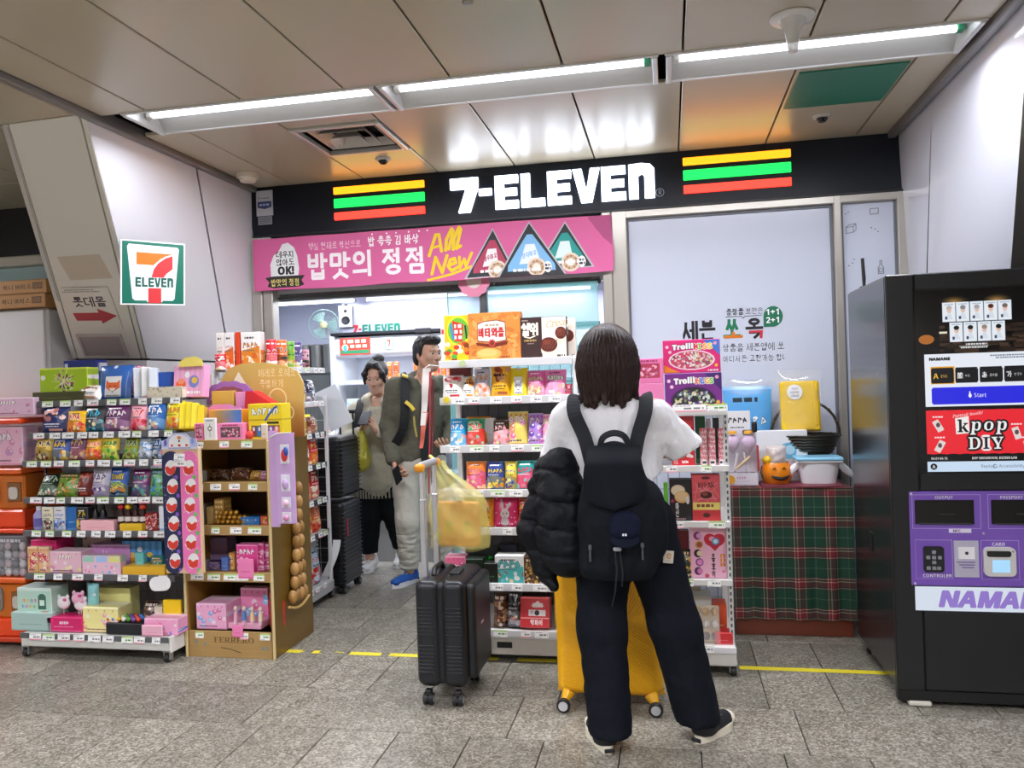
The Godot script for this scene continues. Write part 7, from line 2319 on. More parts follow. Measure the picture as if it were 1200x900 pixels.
# ---------------------------------------------------------------- vending machine
func vending_machine():
	var v := thing("vending_machine", "tall black photo vending machine with a lit touch screen and purple control panel", "vending machine",V(1.45,0,1.02))
	var black := mat("17181a",0.3)
	var gloss := mat("0b0c0e",0.08,0.0,{"metallic_specular": 0.7})
	part("cabinet",Mb.new().bx(V(0,0.94,0),V(1.1,1.74,0.7),0.012),mat("1c1e21",0.2,0.0,{"metallic_specular": 0.65}),v)
	# front: frame pieces round the glass
	var fm := Mb.new()
	fm.bx(V(-0.495,0.94,0.355),V(0.11,1.74,0.02),0.005).bx(V(0.06,1.775,0.355),V(1.0,0.07,0.02),0.005).bx(V(0.06,0.24,0.355),V(1.0,0.335,0.02),0.005).bx(V(0.06,0.94,0.355),V(1.0,0.07,0.02),0.005)
	part("door",fm,black,v)
	part("kick_plate",Mb.new().bx(V(0,0.045,0.33),V(1.09,0.05,0.04),0.004),mat("0f1012",0.4),v)
	for x in [-0.49,0.49]:
		for z in [0.3,-0.3]:
			var f := part("foot",Mb.new().at(V(x,0,z)).lathe([U(0,0),U(0.03,0),U(0.03,0.02),U(0.012,0.025),U(0.012,0.06)],14),mat("2a2b2d",0.5),v)
			part("pedal",Mb.new().bx(V(x + 0.03,0.012,z + 0.04),V(0.09,0.022,0.04),0.008),mat("d8d4c6",0.45),f)
	part("glass_front",Mb.new().bx(V(0.06,1.355,0.345),V(1.0,0.77,0.02)),gloss,v)
	# what the big display shows
	var im := Image.create(1024,980,false,Image.FORMAT_RGB8)
	im.fill(Color("050506"))
	var k := Ink.new(im,Rect2i(),U(0.8,0.766))
	var r := RandomNumberGenerator.new()
	r.seed = 5
	for q in 150: k.rect(r.randf() * 0.8,r.randf_range(0.14,0.26),r.randf_range(0.03,0.08),0.012,["2e2118", "3a2a1e", "241a14", "46342a"][q % 4])
	for q in 40: k.rect(0.0,0.14 + q * 0.0,0.09,0.12, "0a0808")
	for x in [0.15,0.31,0.48]:
		for q in 12: k.ell(x,0.05,0.06 - q * 0.005,0.03 - q * 0.0025,mixed("050506", "d8a85a",q / 12.0 * 0.9))
	k.ell(0.04,0.2,0.03,0.02, "b06a2a").rect(0.09,0.17,0.03,0.008, "f0e8d0")
	for q in 9:
		var x := (0.104 + q * 0.0525) if q < 5 else (0.13 + (q - 5) * 0.0528)
		var y := 0.05 if q < 5 else 0.134
		k.rect(x,y,0.05,0.08, "dfe9f6").rect(x + 0.002,y + 0.002,0.046,0.076, "eef4fc")
		k.ell(x + 0.026,y + 0.032,0.009,0.013, "e6c4b4").ell(x + 0.026,y + 0.022,0.0105,0.009,["c8b8b0", "8a8a90", "a8a8b0", "5a2a1e", "7a6a60", "1a1a1c", "1c1a1a", "a08a78", "161618"][q])
		k.poly([U(x + 0.012,y + 0.07),U(x + 0.02,y + 0.046),U(x + 0.032,y + 0.046),U(x + 0.04,y + 0.07)], "dde4ee").rect(x + 0.01,y + 0.058,0.008,0.012, "3a4a6a").small(x + 0.008,y + 0.006,0.034,0.004, "a8b8cc",q)
	k.small(0.19,0.222,0.08,0.006, "e8e8e8",2).rect(0.165,0.232,0.11,0.002, "d8d8d8").small(0.17,0.236,0.1,0.005, "e8e8e8",5)
	k.rect(0.03,0.262,0.77,0.218, "eef3fd")
	k.text("NAMANE",0.047,0.288,0.011, "16181c", "b",false,0.001,1.25).small(0.28,0.272,0.3,0.005, "7a8498",3).small(0.3,0.281,0.3,0.005, "7a8498",8)
	k.rect(0.052,0.314,0.091,0.072, "f0a81e")
	var labels := [["A", "ENG"],["簡", "中文"],["あ", "日本語"],["가", "한국어"],["A", "ESP"]]
	for q in 5:
		var x := 0.054 + q * 0.092
		k.rect(x + 0.002,0.32,0.082,0.064, "16161a").rect(x,0.326,0.086,0.052, "16161a")
		k.text(labels[q][0],x + 0.008,0.364,0.022, "f2c23a" if q == 0 else "f4f4f6").text(labels[q][1],x + 0.037,0.36,0.011, "f2c23a" if q == 0 else "f4f4f6", "r",false,0.0,0.85)
	k.rect(0.054,0.406,0.74,0.06, "2a2ce6").rect(0.058,0.401,0.74,0.07, "2a2ce6")
	k.ell(0.2,0.437,0.006,0.009, "ffffff").rect(0.197,0.42,0.004,0.015, "ffffff").text("Start",0.214,0.444,0.016, "ffffff", "r")
	k.rect(0.03,0.492,0.77,0.195, "f02a36")
	for q in 16: k.ell(0.03 + q * 0.05,0.688,0.04,0.012, "08080a")
	for q in 16: k.ell(0.03 + q * 0.05,0.49,0.04,0.006, "08080a")
	for s in [["k",0.15, "f6f4f2", "141416",true],["p",0.196, "f4f4f4", "141416",false],["o",0.243, "f4f4f4", "141416",false],["p",0.292, "f4f4f4", "141416",false]]:
		if s[4]: k.poly([U(0.14,0.53),U(0.192,0.522),U(0.194,0.592),U(0.143,0.596)],s[2])
		k.text(s[0],s[1],0.582,0.048,s[3], "sb",false,0.008,1.0,0.0,0.12) if not s[4] else k.text(s[0],s[1] - 0.004,0.588,0.05,s[3], "sb")
		if not s[4]: k.text(s[0],s[1],0.582,0.048,s[2], "sb",false,0.0,1.0,0.0,0.12)
	for s in [["D",0.186, "f4f4f4", "141416"],["I",0.242, "141416", "f4f4f4"],["Y",0.275, "f4f4f4", "141416"]]:
		k.text(s[0],s[1],0.658,0.048,s[3], "sb",false,0.008).text(s[0],s[1],0.658,0.048,s[2], "sb",false,0.0)
	k.text("Portrait booth!",0.13,0.527,0.012, "ffffff", "sr",false,0.0,1.0,0.12,0.3)
	for s in [[0.075,0.56,0.5],[0.08,0.645,-0.5],[0.37,0.595,0.3],[0.42,0.545,-0.2],[0.41,0.65,0.2]]:
		k.poly([U(s[0],s[1]) + U(-0.013,-0.025).rotated(-s[2]),U(s[0],s[1]) + U(0.013,-0.025).rotated(-s[2]),U(s[0],s[1]) + U(0.013,0.025).rotated(-s[2]),U(s[0],s[1]) + U(-0.013,0.025).rotated(-s[2])], "e8dcd8")
		k.ell(s[0],s[1] - 0.004,0.008,0.01, "5a4a50").small(s[0] - 0.02,s[1] - 0.04,0.04,0.006, "ffe8e8",4)
	k.rect(0.03,0.684,0.77,0.018, "08080a").text("04.01-04.15",0.045,0.7,0.01, "f4f4f4", "b",false,0.0,0.85).text("DDP SHOWROOM, DESIGN LAB",0.2,0.7,0.01, "f4f4f4", "b",false,0.0,0.85)
	k.rect(0.03,0.708,0.77,0.042, "cfe4fa").ell(0.054,0.729,0.013,0.013, "101014").text("A",0.054,0.736,0.013, "ffffff", "b",true).text("Replay",0.232,0.735,0.013, "6a7a90", "r").text("Accessibility",0.3,0.735,0.013, "6a7a90", "r")
	var ring := []
	for q in 10: ring.append(U(0.286 + cos(q * 0.6) * 0.007,0.729 + sin(q * 0.6) * 0.007))
	k.line(ring,0.003, "6a7a90")
	var sm := printed(im,0.1,{"emission_enabled": true, "emission_operator": BaseMaterial3D.EMISSION_OP_MULTIPLY, "emission": Color.WHITE, "emission_energy_multiplier": 0.85, "metallic_specular": 0.6})
	sm.emission_texture = sm.albedo_texture
	sm.albedo_color = Color(0.12,0.12,0.12)
	var m := Mb.new()
	m.quad(V(-0.435,0.968,0.3565),V(0.365,0.968,0.3565),V(0.365,1.734,0.3565),V(-0.435,1.734,0.3565))
	part("screen",m,sm,v)
	lamp_light("screen_light",V(1.42,1.25,1.42),U(0.75,0.5),0.35,Color("e8ecff"),V(0,PI,0))
	# purple control panel
	var purple := mat("7a55b8",0.4)
	var pale := mat("a68ad8",0.4)
	var pn := part("control_panel",Mb.new().bx(V(-0.02,0.707,0.3605),V(0.93,0.393,0.014),0.004),purple,v)
	var z := 0.3685
	im = clear_image(1024,430)
	k = Ink.new(im,Rect2i(),U(0.93,0.39))
	for s in [[0.012,0.012,0.26,0.14],[0.3,0.012,0.26,0.14],[0.02,0.2,0.14,0.16],[0.27,0.2,0.14,0.16]]: k.line([U(s[0],s[1]),U(s[0] + s[2],s[1]),U(s[0] + s[2],s[1] + s[3]),U(s[0],s[1] + s[3])],0.0025, "b9a2e6",true)
	k.text("OUTPUT",0.1,0.03,0.013, "f2eefa", "b").text("PASSPORT",0.345,0.03,0.013, "f2eefa", "b").text("CONTROLER",0.045,0.355,0.014, "f2eefa", "b").text("CARD",0.31,0.222,0.014, "f2eefa", "b")
	k.rect(0.15,0.153,0.085,0.016, "e6e0f2").text("NFC",0.165,0.167,0.011, "4a3a70")
	m = Mb.new()
	m.quad(V(-0.485,0.512,z),V(0.445,0.512,z),V(0.445,0.902,z),V(-0.485,0.902,z))
	part("lettering",m,cut_print(im),pn)
	for x in [-0.35,-0.06,0.22]:
		var o := part("slot",Mb.new().bx(V(x,0.818,z - 0.004),V(0.226,0.1,0.012),0.002),mat("08090a",0.2),pn)
		part("lip",Mb.new().bx(V(x,0.77,z + 0.003),V(0.2,0.006,0.006),0.001).bx(V(x + 0.01,0.81,z + 0.0025),V(0.06,0.004,0.003)),mat("2e3034",0.4),o)
	var pad := part("keypad",Mb.new().at(V(-0.397,0.623,z - 0.004)).prism(rounded(0.078,0.106,0.012),0,0.012),mat("17181b",0.35),pn)
	for q in [[0,0.03],[-0.022,0.008],[0,0.008],[0.022,0.008],[0,-0.012],[-0.022,-0.036],[0.0,-0.036],[0.018,-0.036]]: part("key",Mb.new().bx(V(-0.397 + q[0],0.623 + q[1],z + 0.009),V(0.015,0.014,0.004),0.002),mat("8a8c92",0.4),pad)
	var pl := part("reader_plate",Mb.new().bx(V(-0.272,0.625,z + 0.001),V(0.094,0.152,0.006),0.002),mat("b9b6c8",0.35),pn)
	part("reader_window",Mb.new().bx(V(-0.272,0.65,z + 0.005),V(0.062,0.05,0.004),0.001),mat("f0f0f4",0.3),pl)
	part("lens",Mb.new().at(V(-0.272,0.65,z + 0.007),V(PI / 2,0,0)).lathe([U(0.007,0),U(0.006,0.002),U(0,0.002)],12),mat("141416",0.2),pl)
	for q in 3: part("print_line",Mb.new().bx(V(-0.276 + 0.004 * q,0.612 - q * 0.011,z + 0.0045),V(0.07 - 0.012 * q,0.004,0.001)),mat("6a5a9a",0.5),pl)
	var cr := part("card_reader",Mb.new().at(V(-0.151,0.617,z - 0.003)).prism(rounded(0.118,0.118,0.02),0,0.02),mat("d3d2d0",0.4),pn)
	part("card_slot",Mb.new().at(V(-0.155,0.65,z + 0.014)).prism(rounded(0.09,0.024,0.009),0,0.005),mat("1a1b1d",0.4),cr)
	var bl := mat("8fc4ea",0.2,0.0,{"emission_enabled": true, "emission": Color("a9d4f2"), "emission_energy_multiplier": 0.5})
	part("small_screen",Mb.new().bx(V(-0.148,0.6,z + 0.0175),V(0.064,0.05,0.003),0.001),bl,cr)
	for s in [-1,1]: part("screw",Mb.new().ell(V(-0.151 + s * 0.048,0.66 - 0.0 * s,z + 0.0175),V(0.004,0.004,0.002),8,4),mat("8a8a8c",0.4),cr)
	for q in [[-0.475,0.893],[-0.205,0.73],[-0.47,0.52]]: part("bolt",Mb.new().ell(V(q[0],q[1],z),V(0.006,0.006,0.003),8,4),mat("c8c4d4",0.3,0.6),pn)
	# lit name strip
	im = Image.create(1024,112,false,Image.FORMAT_RGB8)
	im.fill(Color("e3edfb"))
	k = Ink.new(im,Rect2i(),U(0.914,0.1))
	k.text("NAMANE",0.083,0.082,0.064, "9a7fd6", "b",false,0.004,1.16,0.0,0.2)
	sm = printed(im,0.3,{"emission_enabled": true, "emission_operator": BaseMaterial3D.EMISSION_OP_MULTIPLY, "emission": Color.WHITE, "emission_energy_multiplier": 0.75})
	sm.emission_texture = sm.albedo_texture
	sm.albedo_color = Color(0.25,0.25,0.25)
	m = Mb.new()
	m.quad(V(-0.471,0.408,0.3665),V(0.443,0.408,0.3665),V(0.443,0.508,0.3665),V(-0.471,0.508,0.3665))
	part("name_strip",m,sm,v)
	part("lock",Mb.new().bx(V(-0.552,0.62,0.0),V(0.006,0.09,0.05),0.002),mat("0c0d0e",0.4),v)
	tag(part("router_antenna",Mb.new().bx(V(0,0.0,0),V(0.04,0.02,0.03),0.003).tube([V(0,0.01,0),V(0,0.05,0),V(-0.004,0.15,0)],[0.007,0.009,0.008],8),mat("131416",0.4),self,V(0.965,1.82,0.74)), "short black upright antenna on top of the black vending machine", "antenna")

# ---------------------------------------------------------------- capsule machines at the left edge
func capsule_machines():
	var orange := mat("e2581e",0.3)
	var amber := mat("c96a1c",0.22)
	for lv in 2:
		for col in 2:
			var y := 0.06 + lv * 0.62
			var c := thing("capsule_machine",["lower", "upper"][lv] + " orange capsule toy machine " + ["next to the left rack", "at the far left edge"][col], "capsule machine",V(-3.755 - col * 0.33,y,0.94))
			part("base",Mb.new().bx(V(0,0.05,0),V(0.32,0.1,0.32),0.01),mat("ee4a1c",0.3),c)
			part("mechanism",Mb.new().bx(V(0,0.2,-0.01),V(0.31,0.2,0.3),0.01),amber,c)
			part("knob_plate",Mb.new().at(V(-0.05,0.21,0.14)).prism(rounded(0.09,0.15,0.04),0,0.012),mat("9a948c",0.35,0.5),c)
			part("knob",Mb.new().at(V(-0.05,0.21,0.152),V(PI / 2,0,0)).lathe([U(0.03,0),U(0.028,0.015),U(0,0.018)],16).at(V(-0.05,0.21,0.165)).bx(Vector3.ZERO,V(0.012,0.05,0.016),0.004),mat("c8c4be",0.3,0.6),c)
			part("chute",Mb.new().bx(V(0.09,0.2,0.142),V(0.09,0.11,0.01),0.003),mat("8a5a30",0.3),c)
			part("flap",Mb.new().at(V(0.09,0.195,0.149)).prism(rounded(0.06,0.07,0.02),0,0.004),mat("cfc6bc",0.2),c)
			part("ledge",Mb.new().bx(V(0,0.32,0.0),V(0.32,0.03,0.33),0.006),mat("e8621e",0.3),c)
			var pic := cell("mix" if lv == 0 else "cute",["8a8a90;c8c4c8", "f2bcd8;c88ac0;~4"][lv],1.4)
			var m := Mb.new()
			m.R = pic[1]
			m.bx(V(0,0.46,0.06),V(0.27,0.22,0.12),0.004)
			part("card",m,pack_mats["paper0"],c)
			part("window",Mb.new().bx(V(0,0.46,0.0),V(0.31,0.26,0.29),0.02),glass("f0f0f4",0.08),c)
			part("lid",Mb.new().bx(V(0,0.602,0.0),V(0.32,0.03,0.32),0.008),mat("ee4a1c",0.3),c)
			if lv == 0:
				for k in 24:
					part("capsule",Mb.new().ell(V(-0.12 + (k % 6) * 0.048,0.36 + (k / 6) * 0.05,0.13),V(0.024,0.024,0.014),10,6),mat(["8f9096", "c4c2c6", "6a6c74", "b8a8b0"][(k * 7) % 4],0.15),c)
	var b := thing("machine_trolley", "low orange trolley base under the capsule machines", "trolley",V(-3.92,0,0.94))
	part("deck",Mb.new().bx(V(0,0.045,0),V(0.66,0.028,0.34),0.006),mat("c8401a",0.35),b)
	for x in [-0.28,0.28]: caster(b,V(x,-0.026,0.12))
	product("carton",V(-3.69,1.315,0.98),0.34,0.1,0.2, "cute", "e8c4dc;c88ab0;~5", "long pale pink doll carton on top of the upper capsule machine")
	# freezer behind them, with two cartons on top
	var f := thing("white_cabinet", "tall plain white cabinet with two brown cartons on top at the left edge", "cabinet",V(-4.16,0,0.5))
	part("body",Mb.new().bx(V(0,0.98,0),V(0.9,1.96,0.48),0.015),mat("e3e4e6",0.32),f)
	part("door",Mb.new().bx(V(0,1.0,0.25),V(0.88,1.9,0.02),0.006),mat("e8e9eb",0.3),f)
	for j in 2:
		var im := Image.create(512,96,false,Image.FORMAT_RGB8)
		im.fill(Color("b98a55"))
		var k := Ink.new(im,Rect2i(),U(5.3,1))
		k.rect(0,0,5.3,0.06, "a87a48").text("허니 버터스 웽어",2.7,0.68,0.34, "3a2818", "b",false,0.0,0.9).rect(4.5,0.22,0.6,0.5, "4a3420")
		for q in 8: k.rect(4.56 + q * 0.07,0.27,0.025,0.4, "b98a55")
		tag(part("kraft_carton",Mb.new().bx(Vector3.ZERO,V(0.62,0.084,0.32),0.003),printed(im,0.6),self,V(-3.995 + 0.01 * j,2.003 + j * 0.086,0.62)),["lower", "upper"][j] + " brown cardboard carton on top of the white cabinet", "box")

# ---------------------------------------------------------------- table beside the right rack
func gift_table():
	var wood := mat("6b2f1c",0.4)
	var t := thing("table", "low reddish wooden table under a tartan cloth", "table",V(0.62,0,0.27))
	part("top",Mb.new().bx(V(0,0.775,0),V(0.58,0.03,0.44),0.005),wood,t)
	part("body",Mb.new().bx(V(0,0.4,-0.01),V(0.56,0.72,0.4),0.005),wood,t)
	part("foot_board",Mb.new().bx(V(0,0.055,0.2),V(0.6,0.11,0.03),0.004),mat("7d3a24",0.35),t)
	# the tartan
	var im := Image.create(256,256,false,Image.FORMAT_RGB8)
	for y in 256:
		for x in 256:
			var h := tartan(x)
			var w := tartan(y)
			im.set_pixel(x,y,h.lerp(w,0.5 if (x + y) % 4 < 2 else 0.62))
	var tm := printed(im,0.85,{"texture_repeat": true, "uv1_scale": V(1,1,1)})
	tm.texture_repeat = true
	var c := thing("tablecloth", "green red and cream tartan cloth hanging over the table's front", "tablecloth",V(0.62,0,0.27))
	var m := Mb.new()
	m.R = Rect2(0,0,0.95,1.07)
	m.grid(48,24,func(u: float,v: float):
		var y := 0.1 + v * 0.695
		var d := (1.0 - v)
		return V((u - 0.5) * 0.62,y,0.235 + 0.012 * sin(u * 26.0) * d + 0.02 * d + 0.006 * sin(u * 61.0 + 1.0) * d))
	part("front_fall",m,tm,c)
	m = Mb.new()
	m.R = Rect2(0,0,0.95,0.7)
	m.bx(V(0,0.795,0),V(0.62,0.008,0.475),0.002)
	part("top_cloth",m,tm,c)
	m = Mb.new()
	m.R = Rect2(0,0,0.7,1.07)
	m.grid(20,20,func(u: float,v: float): return V(0.312 + 0.008 * sin(u * 20.0) * (1.0 - v),0.1 + v * 0.695,0.235 - u * 0.47))
	part("side_fall",m,tm,c)
	var y0 := 0.8
	tag(part("place_mat",Mb.new().at(V(0.685,y0,0.35),V(-PI / 2,0,0)).prism(PackedVector2Array([U(-0.21,-0.15),U(0.1,-0.165),U(0.2,-0.15),U(0.22,0.1),U(-0.2,0.12)]),0,0.008),mat("7a3340",0.5),self), "dull maroon board lying on the tartan cloth under the pumpkin bucket", "mat")
	# pumpkin bucket
	var p := thing("pumpkin_bucket", "orange pumpkin bucket with a black grinning face and wrapped sticks inside", "bucket",V(0.568,y0 + 0.008,0.36))
	m = Mb.new()
	m.grid(48,14,func(u: float,v: float):
		var a := u * TAU
		var r := 0.078 * (0.72 + 0.34 * sin(PI * (0.12 + 0.8 * v))) * (1.0 + 0.025 * absf(cos(a * 5.0)))
		return V(sin(a) * r,v * 0.115,cos(a) * r))
	m.lathe([U(0,0.002),U(0.06,0.0)],24)
	part("bucket",m,mat("ec8a1a",0.25),p)
	part("inside",Mb.new().lathe([U(0.068,0.108),U(0.0,0.107)],24),mat("4a2a10",0.6),p)
	var fc := mat("15110e",0.4)
	for s in [[-0.018,0.08, "eye"],[0.03,0.082, "eye"]]:
		var e := Mb.new().at(V(s[0],s[1],sqrt(0.0815 * 0.0815 - s[0] * s[0]) - 0.002),V(-0.1,s[0] / 0.08,0)).prism(PackedVector2Array([U(-0.012,-0.002),U(0,0.012),U(0.012,-0.002),U(0,0.004)]),0,0.004)
		part("eye",e,fc,p)
	var sm := []
	for q in 9:
		var a := -0.55 + q * 0.16
		sm.append(V(sin(a + 0.1) * 0.0835,0.046 - 0.016 * sin(PI * q / 8.0),cos(a + 0.1) * 0.0835))
	part("mouth",Mb.new().tube(sm,[0.003,0.006,0.009,0.01,0.01,0.01,0.009,0.006,0.003],8),fc,p)
	part("handle",Mb.new().tube([V(-0.076,0.09,0),V(-0.086,0.06,0.03),V(-0.078,0.03,0.05)],0.004,6),fc,p)
	var wr := part("wrapper",Mb.new().at(V(0.0,0.085,0),Vector3.ZERO).pillow(0.11,0.12,0.06,0.5,0.12,5),mat("e8dcd8",0.2,0.0,{"transparency": 1, "albedo_color": Color(0.93,0.88,0.86,0.55)}),p)
	for j in 5: part("stick",Mb.new().bar(V(-0.03 + j * 0.015,0.09,-0.01),V(-0.045 + j * 0.024,0.185,-0.01),0.003),mat(["d8482a", "e8b83a", "f0e0d0", "b03a6a", "e87a3a"][j],0.4),p)
	part("fruit",Mb.new().ell(V(-0.05,0.125,0.01),V(0.026,0.026,0.026)),mat("efc51e",0.35),p)
	# white tub with a blue lid
	var b := thing("plastic_tub", "glossy white plastic tub with a pale blue lid and rounded side handles", "tub",V(0.785,y0 + 0.008,0.36))
	m = Mb.new()
	m.grid(40,10,func(u: float,v: float):
		var a := u * TAU
		var k := lerpf(0.8,1.0,v)
		var q := U(sin(a),cos(a))
		var pw := pow(pow(absf(q.x),4.0) + pow(absf(q.y),4.0),-0.25)
		return V(q.x * pw * 0.112 * k,v * 0.125,q.y * pw * 0.075 * k))
	m.quad(V(-0.08,0.001,0.05),V(0.08,0.001,0.05),V(0.08,0.001,-0.05),V(-0.08,0.001,-0.05))
	part("body",m,mat("eceef2",0.22),b)
	part("lid",Mb.new().soft_box(V(0,0.133,0),V(0.245,0.022,0.165),0.01),mat("8fcbe8",0.25),b)
	part("rim",Mb.new().soft_box(V(0,0.12,0),V(0.238,0.014,0.158),0.007),mat("f0f2f4",0.25),b)
	for s in [-1,1]:
		part("handle",Mb.new().at(V(s * 0.135,0.075,0.03),V(0,0,s * 0.75)).ell(Vector3.ZERO,V(0.021,0.06,0.016),14,8),mat("eef0f4",0.22),b)
	# yellow towel in a clear bag, sitting in a bamboo basket
	var bk := thing("basket", "dark woven bamboo basket with a tall round handle behind the tub", "basket",V(0.76,y0,0.16))
	m = Mb.new()
	m.grid(60,10,func(u: float,v: float):
		var a := u * TAU
		var r := (0.1 + 0.085 * sqrt(v)) + 0.003 * sin(a * 30.0 + (PI if int(v * 10.0) % 2 else 0.0))
		return V(sin(a) * r,0.13 + v * 0.13 ,cos(a) * r * 0.8))
	part("bowl",m,mat("2c2416",0.5),bk)
	part("bottom",Mb.new().at(V(0,0.0,0)).lathe([U(0,0.0),U(0.06,0.0),U(0.05,0.08),U(0.07,0.12),U(0.105,0.135)],24),mat("241d12",0.55),bk)
	for j in 8:
		var ring := []
		var y := 0.14 + j * 0.0165
		var r := 0.1 + 0.085 * sqrt((y - 0.13) / 0.13) + 0.002
		for q in 33: ring.append(V(sin(TAU * q / 32.0) * r,y + 0.002 * sin(q * 3.0),cos(TAU * q / 32.0) * r * 0.8))
		part("weave",Mb.new().tube(ring,0.0045,5,false),mat(["3a2f1c", "2a2214"][j % 2],0.45),bk)
	var hp := []
	for q in 17:
		var a := PI * q / 16.0
		hp.append(V(cos(a) * 0.188,0.25 + sin(a) * 0.2,-0.02))
	part("handle",Mb.new().tube(hp,0.008,7),mat("33291a",0.45),bk)
	for q in 17:
		if q % 2 == 0: part("binding",Mb.new().at(hp[q]).ell(Vector3.ZERO,V(0.011,0.011,0.011),8,6),mat("4a3c24",0.5),bk)
	var tw := thing("towel_pack", "folded bright yellow towel in a clear bag with a round white tag", "towel",V(0.73,y0 + 0.275,0.2))
	tw.rotation.x = -0.12
	part("towel",Mb.new().soft_box(V(0,0.145,0),V(0.215,0.29,0.05),0.018),mat("edc413",0.8),tw)
	part("fold",Mb.new().soft_box(V(0.085,0.16,0.012),V(0.03,0.26,0.035),0.012),mat("e6bb0e",0.8),tw)
	part("tag",Mb.new().at(V(-0.03,0.225,0.03)).prism(rounded(0.085,0.085,0.042,7),0,0.003),mat("f0f0ee",0.4),tw)
	var tm2 := TextMesh.new()
	var fo := SystemFont.new()
	fo.font_names = PackedStringArray(["Droid Serif"])
	tm2.font = fo
	tm2.text = "Feel\nsticky\nclean"
	tm2.font_size = 24
	tm2.pixel_size = 0.0007
	tm2.depth = 0.001
	tm2.material = mat("5a5a60",0.5)
	put_mesh("tag_lettering",tm2,tw,V(-0.03,0.225,0.0335))
	part("clear_bag",Mb.new().at(V(0,-0.005,0)).pillow(0.25,0.36,0.09,0.6,0.06,9),glass("f4f8fa",0.07),tw)
	# other packs on the table
	product("pouch",V(0.45,y0,0.12),0.28,0.54,0.06, "snack", "5aa6e0;f0f6fa;~5", "sky blue and white bath pouch with a clear zipped top", "",0.1)
	var zp := part("zip_bag",Mb.new().pillow(0.29,0.42,0.07,0.5,0.04,3),glass("e8f0f8",0.1),self,V(0.455,y0 + 0.16,0.06))
	tag(zp, "clear zipped top bag standing up round the sky blue pouch", "bag")
	product("carton",V(0.375,y0 + 0.26,0.27),0.14,0.145,0.02, "plain", "e4e4e4;2a2a2e;~4", "white and black hanging card above the lilac puffs")
	product("carton",V(0.6,y0,0.25),0.3,0.29,0.05, "box", "e9ebee;6ab0d0", "wide white carton with a small picture behind the pumpkin bucket")
	var sc := part("black_clip",Mb.new().soft_box(V(0,0,0),V(0.06,0.03,0.02),0.01).soft_box(V(0.035,0.03,0),V(0.03,0.06,0.02),0.01),mat("17181a",0.4),self,V(0.42,y0 + 0.29,0.385))
	tag(sc, "black plastic clip at the top of the lilac puff pack", "clip")
	var pf := thing("puff_pack", "clear pack of two pale lilac heart puffs on a white printed foot", "toiletry pack",V(0.375,y0,0.4))
	for s in [-0.04,0.045]:
		var u := Mb.new()
		u.grid(20,14,func(a: float,w: float):
			var r := 0.046 * sin(PI * w) * (0.55 + 0.5 * w)
			return V(s + sin(a * TAU) * r,0.17 + w * 0.12,cos(a * TAU) * r * 0.8))
		part("puff",u,mat("d8bcd8",0.8),pf)
		part("collar",Mb.new().at(V(s,0.285,0)).lathe([U(0.025,0),U(0.022,0.015),U(0,0.018)],14),mat("e8a82a",0.4),pf)
		part("stalk",Mb.new().bar(V(s,0.05,0),V(s * 0.4,0.18,0.01),0.007),mat("e8e0e8",0.4),pf)
	part("slip",Mb.new().bar(V(-0.03,0.09,0.02),V(0.05,0.16,0.02),0.008),mat("e8c89a",0.4),pf)
	var cc := cell("plain", "ece6ee;d8a8c8;~4",2.6)
	m = Mb.new()
	m.R = cc[1]
	m.bx(V(0,0.035,0.0),V(0.175,0.07,0.07),0.003)
	part("foot_card",m,pack_mats["paper0"],pf)
	part("back_card",Mb.new().bx(V(0,0.17,-0.045),V(0.175,0.27,0.004)),mat("d8d0dc",0.4),pf)
	part("red_edge",Mb.new().bx(V(0.092,0.15,0.0),V(0.008,0.14,0.06),0.002),mat("c8242e",0.4),pf)
	part("round_sticker",Mb.new().at(V(-0.06,0.035,0.036)).prism(rounded(0.05,0.05,0.0249,6),0,0.002),mat("f0b020",0.4),pf)
	part("cover",Mb.new().bx(V(0,0.18,0.0),V(0.17,0.22,0.085),0.01),glass("ffffff",0.05),pf)

func tartan(i: int) -> Color:
	var t := i % 64
	if t in [2,3,60,61]: return Color("c9b9a0")
	if t in [16,17]: return Color("a89880")
	if t < 14: return Color("7a2028")
	if t < 20: return Color("3a1c20")
	if t in [38,39]: return Color("5a6a58")
	if t < 58: return Color("12402f")
	return Color("5a1a22")

# ---------------------------------------------------------------- luggage
func wheel_pair(root: Node,at: Vector3,hub: String):
	var tyre := Mb.new()
	for s in [-1,1]: tyre.at(at + V(s * 0.013,0.027,0),V(0,0,PI / 2)).lathe([U(0.0,-0.009),U(0.024,-0.009),U(0.027,-0.005),U(0.027,0.005),U(0.024,0.009),U(0.0,0.009)],18)
	var w := part("wheel",tyre,mat("1b1b1d",0.5),root)
	var h := Mb.new()
	for s in [-1,1]: h.at(at + V(s * 0.013,0.027,0),V(0,0,PI / 2)).lathe([U(0,-0.0105),U(0.015,-0.0105),U(0.015,0.0105),U(0,0.0105)],14)
	part("hub",h,mat(hub,0.4),w)
	part("fork",Mb.new().soft_box(at + V(0,0.055,0.0),V(0.03,0.03,0.035),0.008),mat("161618",0.4),w)

